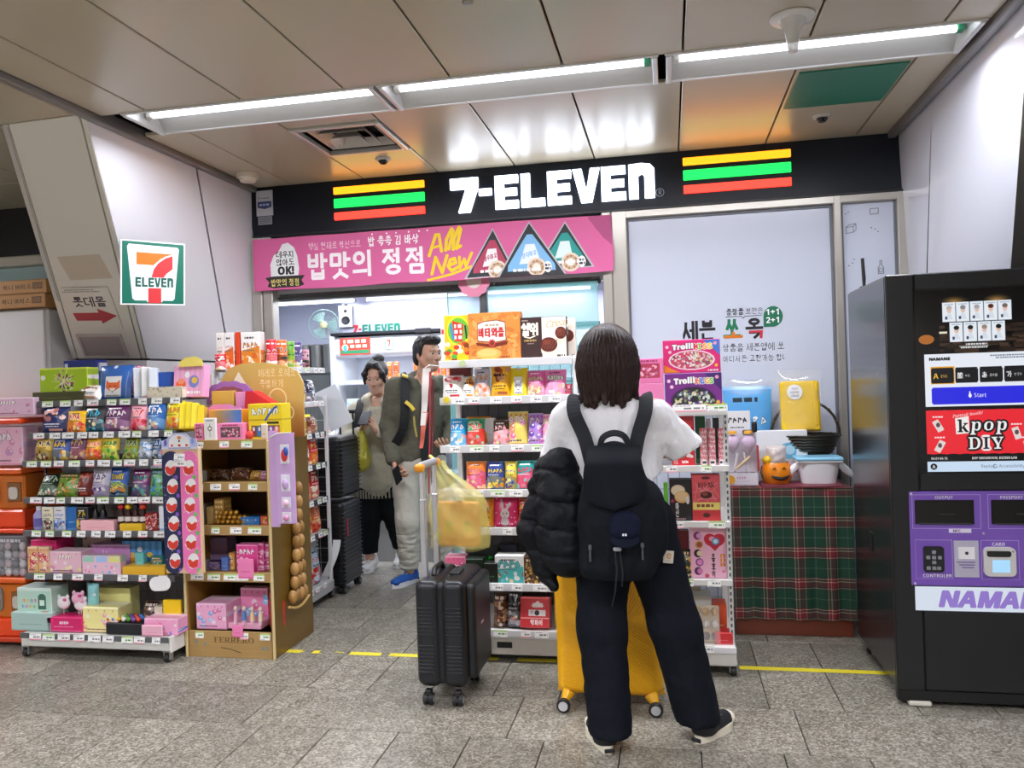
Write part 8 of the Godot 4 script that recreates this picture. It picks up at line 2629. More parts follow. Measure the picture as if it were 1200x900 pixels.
func suitcases():
	# black cabin case, seen along its narrow side
	var sh := mat("12151b",0.34)
	var dk := mat("0b0c0f",0.5)
	var c := thing("suitcase", "black hard shell cabin suitcase with raised silver handle and horizontal ribs", "suitcase",V(-1.01,0,1.425))
	part("shell",Mb.new().soft_box(V(-0.068,0.315,0),V(0.115,0.475,0.37),0.04,5),sh,c)
	part("shell",Mb.new().soft_box(V(0.05,0.315,0),V(0.115,0.475,0.37),0.04,5),sh,c)
	part("zip",Mb.new().soft_box(V(-0.008,0.315,0),V(0.05,0.45,0.352),0.035,5),dk,c)
	var pk := part("pocket",Mb.new().soft_box(V(0.118,0.32,-0.01),V(0.05,0.42,0.31),0.022,5),mat("101318",0.42),c)
	part("emblem",Mb.new().bx(V(0.1435,0.33,0.02),V(0.002,0.012,0.045),0.0005),mat("c8cad0",0.3,0.7),pk)
	for g in [-0.075,0.052]:
		for j in 18:
			if j in [8,9]: continue
			part("rib",Mb.new().soft_box(V(g,0.15 + j * 0.0165,0.184),V(0.07,0.007,0.008),0.003,2),sh,c)
	part("carry_handle",Mb.new().tube([V(-0.06,0.55,-0.07),V(-0.06,0.578,-0.045),V(-0.06,0.58,0.06),V(-0.06,0.55,0.085)],0.012,8),dk,c)
	part("lock",Mb.new().soft_box(V(0.03,0.556,0.02),V(0.05,0.012,0.09),0.005),mat("1f2126",0.35),c)
	for x in [-0.075,0.06]:
		for z in [-0.15,0.15]: wheel_pair(c,V(x,0,z + 0.015), "8a8c90")
	var silver := mat("c3c5ca",0.3,0.6)
	for z in [-0.09,0.1]:
		var pl := part("pole",Mb.new().bx(V(-0.095,0.72,z),V(0.027,0.36,0.028),0.004),silver,c)
		part("inner_pole",Mb.new().bx(V(-0.095,0.96,z),V(0.02,0.15,0.02),0.003),mat("d2d4d8",0.25,0.6),pl)
	part("grip",Mb.new().tube([V(-0.095,1.04,0.15),V(-0.095,1.05,0.11),V(-0.095,1.05,-0.1),V(-0.095,1.04,-0.135)],0.017,10),mat("a9abb0",0.35,0.3),c)
	for z in [0.13,-0.12]: part("grip_end",Mb.new().soft_box(V(-0.095,1.043,z),V(0.042,0.038,0.055),0.016),mat("ee9a1c",0.4),c)
	# shopping bag hanging from the grip
	var bg := thing("shopping_bag", "translucent yellow plastic shopping bag hanging from the black suitcase's handle", "bag",V(-1.02,0.63,1.3))
	var yl := StandardMaterial3D.new()
	yl.albedo_color = Color(0.94,0.91,0.52,0.36)
	yl.transparency = BaseMaterial3D.TRANSPARENCY_ALPHA
	yl.roughness = 0.4
	for g in [1.0,-1.0]:
		var m := Mb.new()
		m.grid(22,22,func(u: float,v: float):
			var w := lerpf(0.29,0.07,smoothstep(0.45,1.0,v))
			var uu: float = u if g > 0 else 1.0 - u
			var bulge := pow(maxf(1.0 - pow(absf(2 * uu - 1.0),3.0),0.0),0.5) * lerpf(0.075,0.02,v) * (0.4 + 0.6 * sqrt(clampf(v * 6.0,0,1)))
			var fold := 0.006 * sin(uu * 21.0 + v * 3.0) * v + 0.004 * sin(uu * 9.0 + v * 14.0)
			return V((uu - 0.5) * w + (0.02 - 0.09 * smoothstep(0.5,1.0,v)) + 0.006 * sin(v * 11.0),v * 0.42 + 0.012 * sin(uu * 7.0) * (1.0 - v),g * (bulge + 0.002) + fold * g))
		part("sheet",m,yl,bg)
	part("loop",Mb.new().tube([V(-0.07,0.41,0.01),V(-0.1,0.43,0.0),V(-0.12,0.44,-0.02),V(-0.1,0.42,-0.03),V(-0.07,0.4,-0.02)],0.008,6),mat("e6da6a",0.4),bg)
	var im := Image.create(256,256,false,Image.FORMAT_RGB8)
	im.fill(Color("f0a04a"))
	var k := Ink.new(im,Rect2i(),U(1,1))
	k.rect(0,0,0.06,1, "e08a34").small(0.2,0.2,0.6,0.05, "c87a2a",2)
	k.ell(0.55,0.6,0.16,0.14, "e8c82a").ell(0.55,0.6,0.08,0.07, "c89a1a").poly([U(0.35,0.5),U(0.55,0.4),U(0.72,0.48),U(0.55,0.52)], "6a9a3a").ell(0.25,0.75,0.06,0.05, "8aa83a").small(0.3,0.85,0.5,0.04, "a86a1a",5)
	for s in [[-0.055,0.14,0.0, "larger orange box with a flower print inside the yellow shopping bag"],[0.04,0.11,0.012, "smaller orange box in front, inside the yellow shopping bag"]]:
		tag(part("gift_box",Mb.new().bx(V(0,0.105,0),V(s[1],0.205,0.05),0.002),printed(im,0.5),self,V(-0.995 + s[0],0.645,1.3 + s[2])),s[3], "box")
	# yellow large case
	var yw := mat("f6b513",0.33)
	var y := thing("suitcase", "large bright yellow hard shell suitcase with curved grooves in front of the woman", "suitcase",V(-0.29,0,1.46))
	part("shell",Mb.new().soft_box(V(0,0.375,-0.09),V(0.46,0.65,0.13),0.05,6),yw,y)
	var m := Mb.new()
	m.grid(110,150,func(u: float,v: float):
		var x := (u - 0.5) * 0.46
		var yy := (v - 0.5) * 0.65
		var ex := maxf(absf(x) - 0.18,0.0) / 0.05
		var ey := maxf(absf(yy) - 0.275,0.0) / 0.05
		var e := minf(sqrt(ex * ex + ey * ey),1.0)
		var z := 0.052 + 0.075 * sqrt(maxf(1.0 - e * e,0.0))
		var d1 := U(x + 0.06,yy - 0.19).length()
		var d2 := U(x + 0.28,(yy + 0.55) * 1.2).length()
		var g := sin(d1 * 560.0) if yy > 0.02 else sin(d2 * 480.0 + 0.4 * sin(x * 20.0))
		var near := clampf(absf(yy - 0.02) / 0.03,0,1)
		if e < 0.55: z += 0.004 * g * near * (1.0 - e)
		return V(x,yy + 0.375,z - 0.02))
	part("front_shell",m,yw,y)
	part("zip",Mb.new().soft_box(V(0,0.375,0.0),V(0.448,0.638,0.08),0.04,5),mat("c98a0a",0.45),y)
	part("side_grip",Mb.new().soft_box(V(-0.232,0.4,-0.02),V(0.02,0.16,0.03),0.009),mat("d8940a",0.4),y)
	part("top_grip",Mb.new().tube([V(-0.08,0.69,-0.03),V(-0.06,0.72,-0.03),V(0.06,0.72,-0.03),V(0.08,0.69,-0.03)],0.012,8),mat("d8940a",0.4),y)
	for x in [-0.185,0.185]:
		for z in [-0.12,0.1]:
			part("wheel_arm",Mb.new().tube([V(x * 0.95,0.07,z * 0.9),V(x * 1.05,0.035,z * 1.15)],[0.03,0.014],10),yw,y)
			var w := part("wheel",Mb.new().at(V(x * 1.05,0.03,z * 1.25 + 0.02),V(PI / 2,0,0)).lathe([U(0,-0.012),U(0.026,-0.012),U(0.03,-0.007),U(0.03,0.007),U(0.026,0.012),U(0,0.012)],20),mat("1d1d1f",0.5),y)
			part("hub",Mb.new().at(V(x * 1.05,0.03,z * 1.25 + 0.02),V(PI / 2,0,0)).lathe([U(0,-0.0135),U(0.02,-0.0135),U(0.02,0.0135),U(0,0.0135)],18),mat("c9cacc",0.35),w)
	# two black cases by the aisle rack
	for s in [["lower black ribbed suitcase standing on the shop floor behind the aisle rack",0.05,0.58, "suitcase"],["upper black ribbed case riding on top of the lower black suitcase",0.655,0.42, "suitcase"]]:
		var q := thing("suitcase",s[0],s[3],V(-2.3,s[1],-0.27))
		part("shell",Mb.new().soft_box(V(0,s[2] / 2,0),V(0.2,s[2],0.34),0.035,4),mat("0e0f12",0.35),q)
		for j in int(s[2] / 0.028):
			if j > 0: part("rib",Mb.new().soft_box(V(0,j * 0.028,0),V(0.206,0.008,0.345),0.004,2),mat("15171b",0.3),q)
		if s[1] < 0.1:
			for x in [-0.07,0.07]:
				for z in [-0.13,0.13]: wheel_pair(q,V(x,-0.05,z), "5a5c60")
			part("side_label",Mb.new().bx(V(0.103,0.4,0.1),V(0.003,0.12,0.03),0.001),mat("8a2a34",0.5),q)
		else:
			for x in [-0.05,0.05]: part("pole",Mb.new().bar(V(x,s[2] * 0.6,-0.185),V(x,s[2] + 0.16,-0.185),0.007),mat("1b1c1f",0.35,0.5),q)
			part("grip",Mb.new().tube([V(-0.07,s[2] + 0.16,-0.185),V(0.07,s[2] + 0.16,-0.185)],0.014,8),mat("141518",0.4),q)
	var tg := Mb.new()
	tg.grid(3,14,func(u: float,v: float): return V((u - 0.5) * 0.055 - 0.13 * (1.0 - v) * (1.0 - v) ,0.05 + v * 0.3,0.02 * sin(v * 4.0)))
	tg.grid(3,14,func(u: float,v: float): return V((0.5 - u) * 0.055 - 0.13 * (1.0 - v) * (1.0 - v) ,0.05 + v * 0.3,0.02 * sin(v * 4.0) - 0.001))
	tag(part("luggage_tag",tg,mat("dcdee0",0.5),self,V(-2.24,0.03,-0.07)), "long curling white airline luggage strip on the lower black suitcase", "luggage tag")

# ---------------------------------------------------------------- people
func frame(o: Vector3,along: Vector3,facing: Vector3) -> Transform3D:
	# y runs along, z faces
	var y := along.normalized()
	var z := (facing - y * facing.dot(y)).normalized()
	return Transform3D(Basis(y.cross(z),y,z),o)

func head_shape(m: Mb,x: Transform3D,broad := 1.0):
	var b := Blob.new(V(-0.105,-0.2,-0.125),V(0.105,0.14,0.135),0.005)
	b.ball(V(0,0.035,-0.014),V(0.073,0.082,0.09),0.02)
	b.ball(V(0,-0.03,0.022),V(0.06 * broad,0.076,0.07),0.025)
	b.ball(V(0,-0.088,0.054),V(0.03 * broad,0.026,0.03),0.03)
	for s in [-1.0,1.0]:
		b.bone(V(0.052 * s * broad,-0.035,-0.005),V(0.024 * s,-0.092,0.045),0.02,0.016,0.025)
		b.ball(V(0.04 * s,-0.015,0.062),V(0.024,0.02,0.02),0.025)
		b.ball(V(0.076 * s,-0.008,-0.008),V(0.009,0.03,0.019),0.006,Basis(Vector3.UP,-0.35 * s))
	b.bone(V(-0.036,0.032,0.078),V(0.036,0.032,0.078),0.011,0.011,0.02)
	b.bone(V(0,0.018,0.086),V(0,-0.022,0.102),0.007,0.012,0.014)
	for s in [-1.0,1.0]:
		b.ball(V(0.011 * s,-0.027,0.094),V(0.009,0.007,0.009),0.006)
		b.ball(V(0.031 * s,0.011,0.094),V(0.019,0.011,0.013),0.01,Basis.IDENTITY,true)
	b.bone(V(-0.019,-0.05,0.083),V(0.019,-0.05,0.083),0.006,0.006,0.008)
	b.bone(V(-0.015,-0.062,0.082),V(0.015,-0.062,0.082),0.007,0.007,0.008)
	b.bone(V(0,-0.05,-0.025),V(0,-0.19,-0.04),0.05,0.054,0.03)
	m.X = x
	b.net(m)
	m.X = Transform3D.IDENTITY

func face_parts(root: Node,x: Transform3D,hair_hex: String,lip := "a8645a"):
	for s in [-1.0,1.0]:
		var e := Mb.new()
		e.X = x
		e.ell(V(0.031 * s,0.0105,0.0735),V(0.0115,0.0105,0.0115),12,8)
		var o := part("eye",e,mat("cfc8c0",0.3),root)
		e = Mb.new()
		e.X = x
		e.ell(V(0.031 * s,0.0095,0.0828),V(0.0072,0.0072,0.0035),10,6)
		part("iris",e,mat("1a1210",0.15),o)
		e = Mb.new()
		e.X = x
		e.tube([V(0.016 * s,0.031,0.088),V(0.031 * s,0.036,0.086),V(0.05 * s,0.03,0.074)],[0.0025,0.0032,0.002],6)
		part("eyebrow",e,mat(hair_hex,0.7),root)
	var l := Mb.new()
	l.X = x
	l.tube([V(-0.018,-0.0555,0.0865),V(0,-0.054,0.0905),V(0.018,-0.0555,0.0865)],[0.002,0.0035,0.002],6)
	part("lips",l,mat(lip,0.45),root)

func hand_shape(m: Mb,x: Transform3D,side := 1.0,curl := 0.45):
	# wrist at the origin, fingers along +y, palm facing +z, the thumb towards side * x
	var b := Blob.new(V(-0.075,-0.035,-0.03),V(0.075,0.19,0.11),0.0036)
	b.bone(V(0,-0.03,0),V(0,0.015,0),0.025,0.024,0.01,V(1,1,0.75))
	for k in 4: b.bone(V((k - 1.5) * 0.012,0.015,0),V((k - 1.5) * 0.0195,0.08 - absf(k - 1.3) * 0.004,0),0.014,0.0105,0.012)
	for k in 4:
		var i: float = k if side < 0 else 3 - k
		var p := V((k - 1.5) * 0.0205,0.08 - absf(k - 1.3) * 0.004,0)
		var l: float = [0.9,1.05,1.0,0.78][3 - k if side > 0 else k]
		var a := curl * 0.7 + 0.06 * k
		var r := 0.0092
		for s in 3:
			var q: Vector3 = p + V((k - 1.5) * 0.04,cos(a),sin(a)).normalized() * [0.042,0.026,0.02][s] * l
			b.bone(p,q,r,r - 0.0009,0.003)
			p = q
			r -= 0.0008
			a += curl
	var t := V(side * 0.022,0.02,0.006)
	var d := V(side * 0.62,0.62,0.48)
	for s in 3:
		var q: Vector3 = t + d.normalized() * [0.036,0.03,0.022][s]
		b.bone(t,q,[0.0155,0.0115,0.0098][s],[0.0118,0.01,0.0085][s],[0.01,0.003,0.003][s])
		t = q
		d = d + V(-side * 0.3,0.25,0.12)
	m.X = x
	b.net(m)
	m.X = Transform3D.IDENTITY

func band(m: Mb,knots: Array,w: float,t: float,face: Vector3) -> Mb:
	var pts := []
	for k in knots.size() - 1:
		for s in 5: pts.append(knots[k].cubic_interpolate(knots[k + 1],knots[maxi(k - 1,0)],knots[mini(k + 2,knots.size() - 1)],s / 5.0))
	pts.append(knots[-1])
	# a flat strap through the points, its broad side towards face
	var cr := []
	for k in pts.size():
		var d: Vector3 = (pts[mini(k + 1,pts.size() - 1)] - pts[maxi(k - 1,0)]).normalized()
		var f := (face - d * face.dot(d)).normalized()
		var s := d.cross(f) * w * 0.5
		f *= t * 0.5
		cr.append([pts[k] - s + f,pts[k] + s + f,pts[k] + s - f,pts[k] - s - f])
	for k in pts.size() - 1:
		for j in 4:
			var a: Vector3 = cr[k][j]
			var b: Vector3 = cr[k][(j + 1) % 4]
			var c: Vector3 = cr[k + 1][(j + 1) % 4]
			var e: Vector3 = cr[k + 1][j]
			m.quad(a,b,c,e)
	m.quad(cr[0][3],cr[0][2],cr[0][1],cr[0][0])
	m.quad(cr[-1][0],cr[-1][1],cr[-1][2],cr[-1][3])
	return m

func shoe(root: Node,heel: Vector3,towards: Vector3,l: float,upper: String,sole: String,cap: String,low := 0.03):
	var x := Transform3D(Basis(Vector3.UP.cross(towards.normalized()),Vector3.UP,towards.normalized()),heel)
	var out := PackedVector2Array()
	for q in 32:
		var a := TAU * q / 32.0
		var z := cos(a)
		var w := 0.036 + 0.012 * smoothstep(-0.2,0.5,z) - 0.02 * smoothstep(0.6,1.0,z)
		out.append(U(sin(a) * w,l * 0.5 + z * l * 0.5))
	var m := Mb.new()
	var turn := Transform3D(Basis(V(1,0,0),V(0,0,1),V(0,-1,0)),Vector3.ZERO)
	m.X = x * turn
	# outline lies in x and z; prism pulls it upwards
	m.prism(out,-low,0.0)
	var s := part("shoe",m,mat(sole,0.5),root)
	var b := Blob.new(V(-0.07,0.0,-0.03),V(0.07,0.15,l + 0.03),0.006)
	b.bone(V(0,0.055,0.05),V(0,0.095,0.055),0.042,0.04,0.03)
	b.bone(V(0,0.05,0.06),V(0,0.035,l * 0.78),0.044,0.036,0.03,V(1,1,1))
	b.each(func(p: Vector3,d: float): return maxf(maxf(d,low - 0.004 - p.y),p.y - 0.115))
	m = Mb.new()
	m.X = x
	b.net(m)
	part("upper",m,mat(upper,0.7),s)
	m = Mb.new()
	m.X = x
	m.ell(V(0,low + 0.006,l * 0.87),V(0.037,0.026,0.033),16,8)
	part("toe_cap",m,mat(cap,0.5),s)
	m = Mb.new()
	m.X = x
	for k in 5: m.tube([V(-0.022,0.082 - k * 0.006,l * 0.42 + k * 0.02),V(0,0.092 - k * 0.006,l * 0.43 + k * 0.02),V(0.022,0.082 - k * 0.006,l * 0.42 + k * 0.02)],0.0034,5)
	part("laces",m,mat("e8e4d8",0.6),s)
	m = Mb.new()
	m.X = x
	m.bx(V(0,low * 0.55,-0.001),V(0.04,low * 0.5,0.008),0.002)
	part("heel_patch",m,mat("1a1a1c" if sole != upper else upper,0.5),s)

func folded(amp: float,sc: Vector3,sd: int) -> Callable:
	var nz := FastNoiseLite.new()
	nz.seed = sd
	nz.frequency = 1.0
	nz.fractal_octaves = 3
	return func(p: Vector3,d: float): return d + amp * nz.get_noise_3d(p.x * sc.x,p.y * sc.y,p.z * sc.z)

func cloth(hex: String,rough := 0.85,key := 0.0) -> StandardMaterial3D:
	if not mats.has("weave"):
		mats["weave"] = grain(FastNoiseLite.TYPE_SIMPLEX,0.25,Color.BLACK,Color.WHITE,128,2,true)
	return mat(hex,rough,0.0,{"normal_enabled": true, "normal_texture": mats["weave"], "normal_scale": 0.25, "uv1_triplanar": true, "uv1_scale": Vector3.ONE * 24.0, "metallic_specular": 0.25, "rim_enabled": key > 0.0, "rim": key})

func people():
	shopper_in_white()
	shopper_in_olive()
	shopper_in_beige()


func body_shape(m: Mb,lo: Vector3,hi: Vector3,j: Dictionary):
	# j: joints of the figure; a plain body under the clothes
	var b := Blob.new(lo,hi,0.014)
	b.ball(j.pelvis,V(0.15,0.11,0.1),0.05,j.turn)
	b.ball((j.pelvis + j.chest) * 0.5,V(0.115,0.14,0.085),0.06,j.turn)
	b.ball(j.chest,V(0.14,0.14,0.095),0.06,j.turn)
	b.bone(j.shl,j.shr,0.05,0.05,0.05)
	b.bone(j.chest + V(0,0.06,0),j.neck,0.06,0.052,0.05)
	for s in ["l", "r"]:
		b.bone(j["sh" + s],j["el" + s],0.047,0.037,0.03)
		b.bone(j["el" + s],j["wr" + s],0.038,0.025,0.02)
		b.bone(j["hip" + s],j["kn" + s],0.08,0.054,0.04)
		b.bone(j["kn" + s],j["an" + s],0.054,0.036,0.03)
	b.net(m)

func shopper_in_white():
	var j := {"pelvis": V(-0.19,0.88,1.86), "chest": V(-0.225,1.19,1.855), "neck": V(-0.226,1.36,1.87), "turn": Basis.IDENTITY,
		"shl": V(-0.385,1.28,1.865), "shr": V(-0.065,1.28,1.865), "ell": V(-0.45,1.04,1.81), "elr": V(0.03,1.13,1.74), "wrl": V(-0.37,1.0,1.61), "wrr": V(-0.03,1.1,1.56),
		"hipl": V(-0.265,0.86,1.86), "hipr": V(-0.105,0.86,1.86), "knl": V(-0.285,0.46,1.87), "knr": V(-0.015,0.47,1.83), "anl": V(-0.275,0.08,1.915), "anr": V(0.075,0.09,1.785)}
	var root := Node3D.new()
	root.name = numbered("person")
	var p := MeshInstance3D.new()
	p.name = root.name
	root.free()
	add_child(p,true)
	tag(p, "woman seen from behind in a white T-shirt and wide navy trousers, carrying a black backpack", "person")
	var m := Mb.new()
	body_shape(m,V(-0.62,0.0,1.42),V(0.25,1.48,2.05),j)
	var hx := frame(V(-0.232,1.49,1.86),V(0,1,0.04),V(-0.1,-0.12,-1))
	head_shape(m,hx)
	hand_shape(m,frame(j.wrl,V(0.35,0.1,-1),V(0.3,1,0.2)),1.0,0.5)
	hand_shape(m,frame(j.wrr,V(-0.45,0.2,-1),V(-0.4,1,0.3)),-1.0,0.55)
	p.mesh = m.done(mat("d9ab8f",0.5,0.0,{"subsurf_scatter_enabled": true, "subsurf_scatter_strength": 0.15}))
	face_parts(p,hx, "1c1614")
	# hair: a bob to the nape, its ends flicked outwards
	var b := Blob.new(V(-0.16,-0.24,-0.17),V(0.16,0.17,0.13),0.0055)
	b.ball(V(0,0.035,-0.02),V(0.1,0.106,0.11),0.03)
	b.ball(V(0,-0.055,-0.03),V(0.108,0.12,0.1),0.09)
	for k in 14:
		var a := -1.9 + 3.8 * k / 13.0
		var e := V(sin(a) * 0.085,-0.1,-cos(a) * 0.085 - 0.015)
		b.bone(V(sin(a) * 0.086,-0.03,-cos(a) * 0.08 - 0.025),e,0.026,0.022,0.03)
		b.bone(e,V(sin(a) * (0.085 + 0.014 * (k % 3)),-0.15 - 0.008 * ((k * 7) % 4),-cos(a) * (0.085 + 0.012 * ((k * 5) % 3)) - 0.02),0.022,0.012,0.015)
	var nz := FastNoiseLite.new()
	nz.frequency = 1.0
	b.each(func(q: Vector3,d: float):
		var a := atan2(q.x,-q.z)
		d += 0.0026 * sin(a * 52.0 + 3.0 * nz.get_noise_2d(a * 3.0,q.y * 18.0)) * clampf((0.16 - q.y) * 10.0,0,1)
		return maxf(d,minf(q.z - 0.045,0.1 - absf(q.x) * 0.0)) if q.z > 0.03 and q.y < 0.07 and absf(q.x) < 0.075 else d)
	var hm := Mb.new()
	hm.X = hx
	b.net(hm)
	part("hair",hm,mat("2a1b17",0.45,0.0,{"metallic_specular": 0.35}),p)
	# T-shirt
	b = Blob.new(V(-0.6,0.82,1.66),V(0.2,1.42,2.05),0.0105)
	b.ball(V(-0.226,1.16,1.86),V(0.185,0.2,0.118),0.05)
	b.ball(V(-0.195,0.96,1.865),V(0.185,0.2,0.125),0.06)
	b.bone(V(-0.385,1.272,1.865),V(-0.065,1.272,1.865),0.062,0.062,0.05)
	b.bone(V(-0.226,1.3,1.865),V(-0.226,1.345,1.87),0.075,0.062,0.04)
	b.bone(V(-0.39,1.26,1.86),V(-0.45,1.06,1.81),0.068,0.078,0.03)
	b.bone(V(-0.06,1.26,1.86),V(0.055,1.135,1.8),0.066,0.075,0.03)
	b.each(func(q: Vector3,d: float):
		d += 0.012 * nz.get_noise_3d(q.x * 7.0 + q.y * 5.0,q.y * 6.0,q.z * 8.0) + 0.006 * nz.get_noise_3d(q.x * 26.0,q.y * 14.0 + q.x * 20.0,q.z * 20.0)
		d = maxf(d,0.865 + 0.03 * sin(q.x * 9.0) - q.y)
		d = maxf(d,(q - V(0.066,1.128,1.8)).dot(V(0.5,-0.84,-0.1).normalized()))
		d = maxf(d,(q - V(-0.455,1.05,1.8)).dot(V(-0.2,-0.95,-0.2).normalized()) - 0.02)
		return maxf(d,0.062 - (U(q.x + 0.226,q.z - 1.865)).length()) if q.y > 1.33 else d)
	m = Mb.new()
	b.net(m)
	part("t_shirt",m,cloth("e9e9ec",0.8),p)
	# trousers
	b = Blob.new(V(-0.46,0.03,1.66),V(0.22,1.0,2.08),0.0115)
	b.ball(V(-0.19,0.88,1.865),V(0.175,0.12,0.125),0.05)
	b.bone(V(-0.27,0.84,1.865),V(-0.285,0.46,1.875),0.108,0.092,0.05)
	b.bone(V(-0.285,0.46,1.875),V(-0.262,0.07,1.905),0.092,0.084,0.04)
	b.bone(V(-0.1,0.84,1.865),V(-0.008,0.46,1.835),0.11,0.094,0.05)
	b.bone(V(-0.008,0.46,1.835),V(0.07,0.08,1.79),0.096,0.088,0.04)
	b.each(func(q: Vector3,d: float):
		d += 0.006 * nz.get_noise_3d(q.x * 12.0,q.y * 10.0,q.z * 12.0) + 0.004 * nz.get_noise_3d(q.x * 6.0,q.y * 14.0,q.z * 6.0) * smoothstep(0.6,0.2,q.y)
		return maxf(d,(0.055 if q.x < -0.13 else 0.075) - q.y))
	m = Mb.new()
	b.net(m)
	var tr := part("trousers",m,cloth("12151d",0.85),p)
	var im := Image.create(96,96,false,Image.FORMAT_RGB8)
	im.fill(Color("cfc8bc"))
	var k := Ink.new(im,Rect2i(),U(1,1))
	k.ell(0.55,0.42,0.24,0.26, "c07a2a").ell(0.6,0.42,0.15,0.17, "cfc8bc").ell(0.62,0.4,0.07,0.08, "c07a2a").small(0.2,0.8,0.6,0.07, "8a7a64",2)
	part("patch",Mb.new().bx(Vector3.ZERO,V(0.038,0.046,0.004),0.001),printed(im,0.6),tr,V(-0.022,0.75,1.968),V(0,0.25,-0.12))
	shoe(p,V(-0.262,0,1.965),V(-0.36,0,-0.93),0.255, "14161c", "e3dcc8", "e3dcc8")
	shoe(p,V(0.06,0,1.835),V(0.56,0,-0.83),0.255, "14161c", "e3dcc8", "e3dcc8")
	tag(part("phone",Mb.new().soft_box(Vector3.ZERO,V(0.075,0.15,0.009),0.004),mat("1a1b1e",0.2),self,V(-0.075,1.17,1.48),V(0.7,0.2,0)), "black phone held in front of the woman in the white T-shirt", "phone")
	backpack()
	padded_jacket()

func backpack():
	var blk := cloth("0f1218",0.75)
	var t := thing("backpack", "black drawstring backpack with a rounded flap on the woman's back", "backpack",Vector3.ZERO)
	var nz := FastNoiseLite.new()
	nz.frequency = 1.0
	nz.seed = 3
	var b := Blob.new(V(-0.4,0.64,1.93),V(0.08,1.24,2.2),0.009)
	b.ball(V(-0.205,1.02,2.04),V(0.115,0.17,0.07),0.05)
	b.ball(V(-0.195,0.84,2.045),V(0.142,0.19,0.085),0.06)
	b.bone(V(-0.29,0.74,2.05),V(-0.12,0.74,2.05),0.06,0.055,0.05)
	b.ball(V(-0.075,0.9,2.02),V(0.055,0.13,0.06),0.05)
	b.ball(V(-0.085,0.82,2.02),V(0.05,0.08,0.06),0.04)
	b.ball(V(-0.3,0.9,2.02),V(0.045,0.12,0.055),0.04)
	b.each(func(q: Vector3,d: float):
		var low := smoothstep(0.9,0.7,q.y)
		d += 0.006 * sin(q.x * 85.0 + 2.0 * nz.get_noise_2d(q.x * 10.0,q.y * 6.0)) * low * smoothstep(0.66,0.76,q.y) + 0.006 * nz.get_noise_3d(q.x * 11.0,q.y * 9.0,q.z * 10.0)
		return maxf(d,0.69 + 0.35 * (q.x + 0.185) * (q.x + 0.185) - q.y))
	var m := Mb.new()
	b.net(m)
	part("body",m,blk,t)
	# flap
	m = Mb.new()
	for g in [1.0,-1.0]:
		m.grid(20,20,func(u: float,v: float):
			var uu: float = (u if g > 0 else 1.0 - u) * 2.0 - 1.0
			var y := lerpf(0.948,1.175,v)
			var w := 0.108 * sqrt(clampf(1.0 - pow(1.0 - minf(v / 0.36,1.0),3.0),0,1)) * (1.0 - 0.14 * smoothstep(0.5,1.0,v))
			var z := 2.156 - 0.03 * uu * uu - 0.065 * smoothstep(0.72,1.02,v) - 0.014 * pow(1.0 - v,2.0)
			return V(-0.203 + uu * w,y,z + g * 0.004 + 0.002 * sin(uu * 5.0 + v * 8.0)))
	part("flap",m,cloth("12151c",0.75),t)
	var st := []
	for q in 9: st.append(V(-0.285 + q * 0.0205,1.115 - 0.002 * sin(q * 0.8),2.156 - 0.03 * pow((q - 4) / 4.5,2.0) - 0.003))
	part("seam",Mb.new().tube(st,0.002,5),mat("1d212a",0.7),t)
	part("strap",band(Mb.new(),[V(-0.29,1.11,2.03),V(-0.315,1.2,2.0),V(-0.355,1.29,1.965),V(-0.36,1.345,1.89),V(-0.35,1.315,1.78),V(-0.36,1.22,1.74)],0.052,0.01,V(0.1,0.5,1)),mat("0f131b",0.8),t)
	part("strap",band(Mb.new(),[V(-0.135,1.12,2.03),V(-0.118,1.2,2.0),V(-0.09,1.29,1.965),V(-0.088,1.345,1.89),V(-0.1,1.315,1.78),V(-0.09,1.22,1.74)],0.052,0.01,V(-0.1,0.5,1)),mat("0f131b",0.8),t)
	part("yoke",band(Mb.new(),[V(-0.305,1.13,2.03),V(-0.205,1.155,2.04),V(-0.12,1.14,2.03)],0.05,0.016,V(0,0.4,1)),mat("0e1118",0.8),t)
	part("handle",band(Mb.new(),[V(-0.255,1.155,2.045),V(-0.243,1.2,2.055),V(-0.205,1.218,2.06),V(-0.165,1.205,2.055),V(-0.145,1.155,2.045)],0.022,0.008,V(0,0.6,1)),mat("11151e",0.8),t)
	for q in [[V(-0.295,0.815,2.12),0.03],[V(-0.11,0.825,2.125),0.0]]:
		var z := part("zip_pull",Mb.new().bx(q[0],V(0.012,0.018,0.006),0.002).bar(q[0] - V(0,0.01,0),q[0] - V(0,0.05,-0.004),0.004),mat("5c6068",0.35,0.5),t)
	part("cord",Mb.new().tube([V(-0.205,0.81,2.145),V(-0.2,0.74,2.15),V(-0.21,0.66,2.13),V(-0.225,0.6,2.1)],0.0035,6).tube([V(-0.188,0.81,2.145),V(-0.18,0.73,2.15),V(-0.185,0.68,2.13)],0.0035,6),mat("0c0e13",0.7),t)
	part("cord_lock",Mb.new().soft_box(V(-0.196,0.815,2.146),V(0.03,0.014,0.014),0.006),mat("a8aab0",0.35,0.3),t)
	# a navy cap clipped under the flap
	var c := thing("cap", "small navy cap with a tiny white mark clipped below the backpack's flap", "cap",V(-0.168,0.885,2.135))
	b = Blob.new(V(-0.08,-0.06,-0.07),V(0.08,0.08,0.07),0.006)
	b.ball(V(0,0.02,0.0),V(0.056,0.045,0.035),0.02)
	b.ball(V(0,-0.012,0.012),V(0.052,0.03,0.03),0.02)
	m = Mb.new()
	b.net(m)
	part("crown",m,cloth("0c1224",0.8),c)
	m = Mb.new()
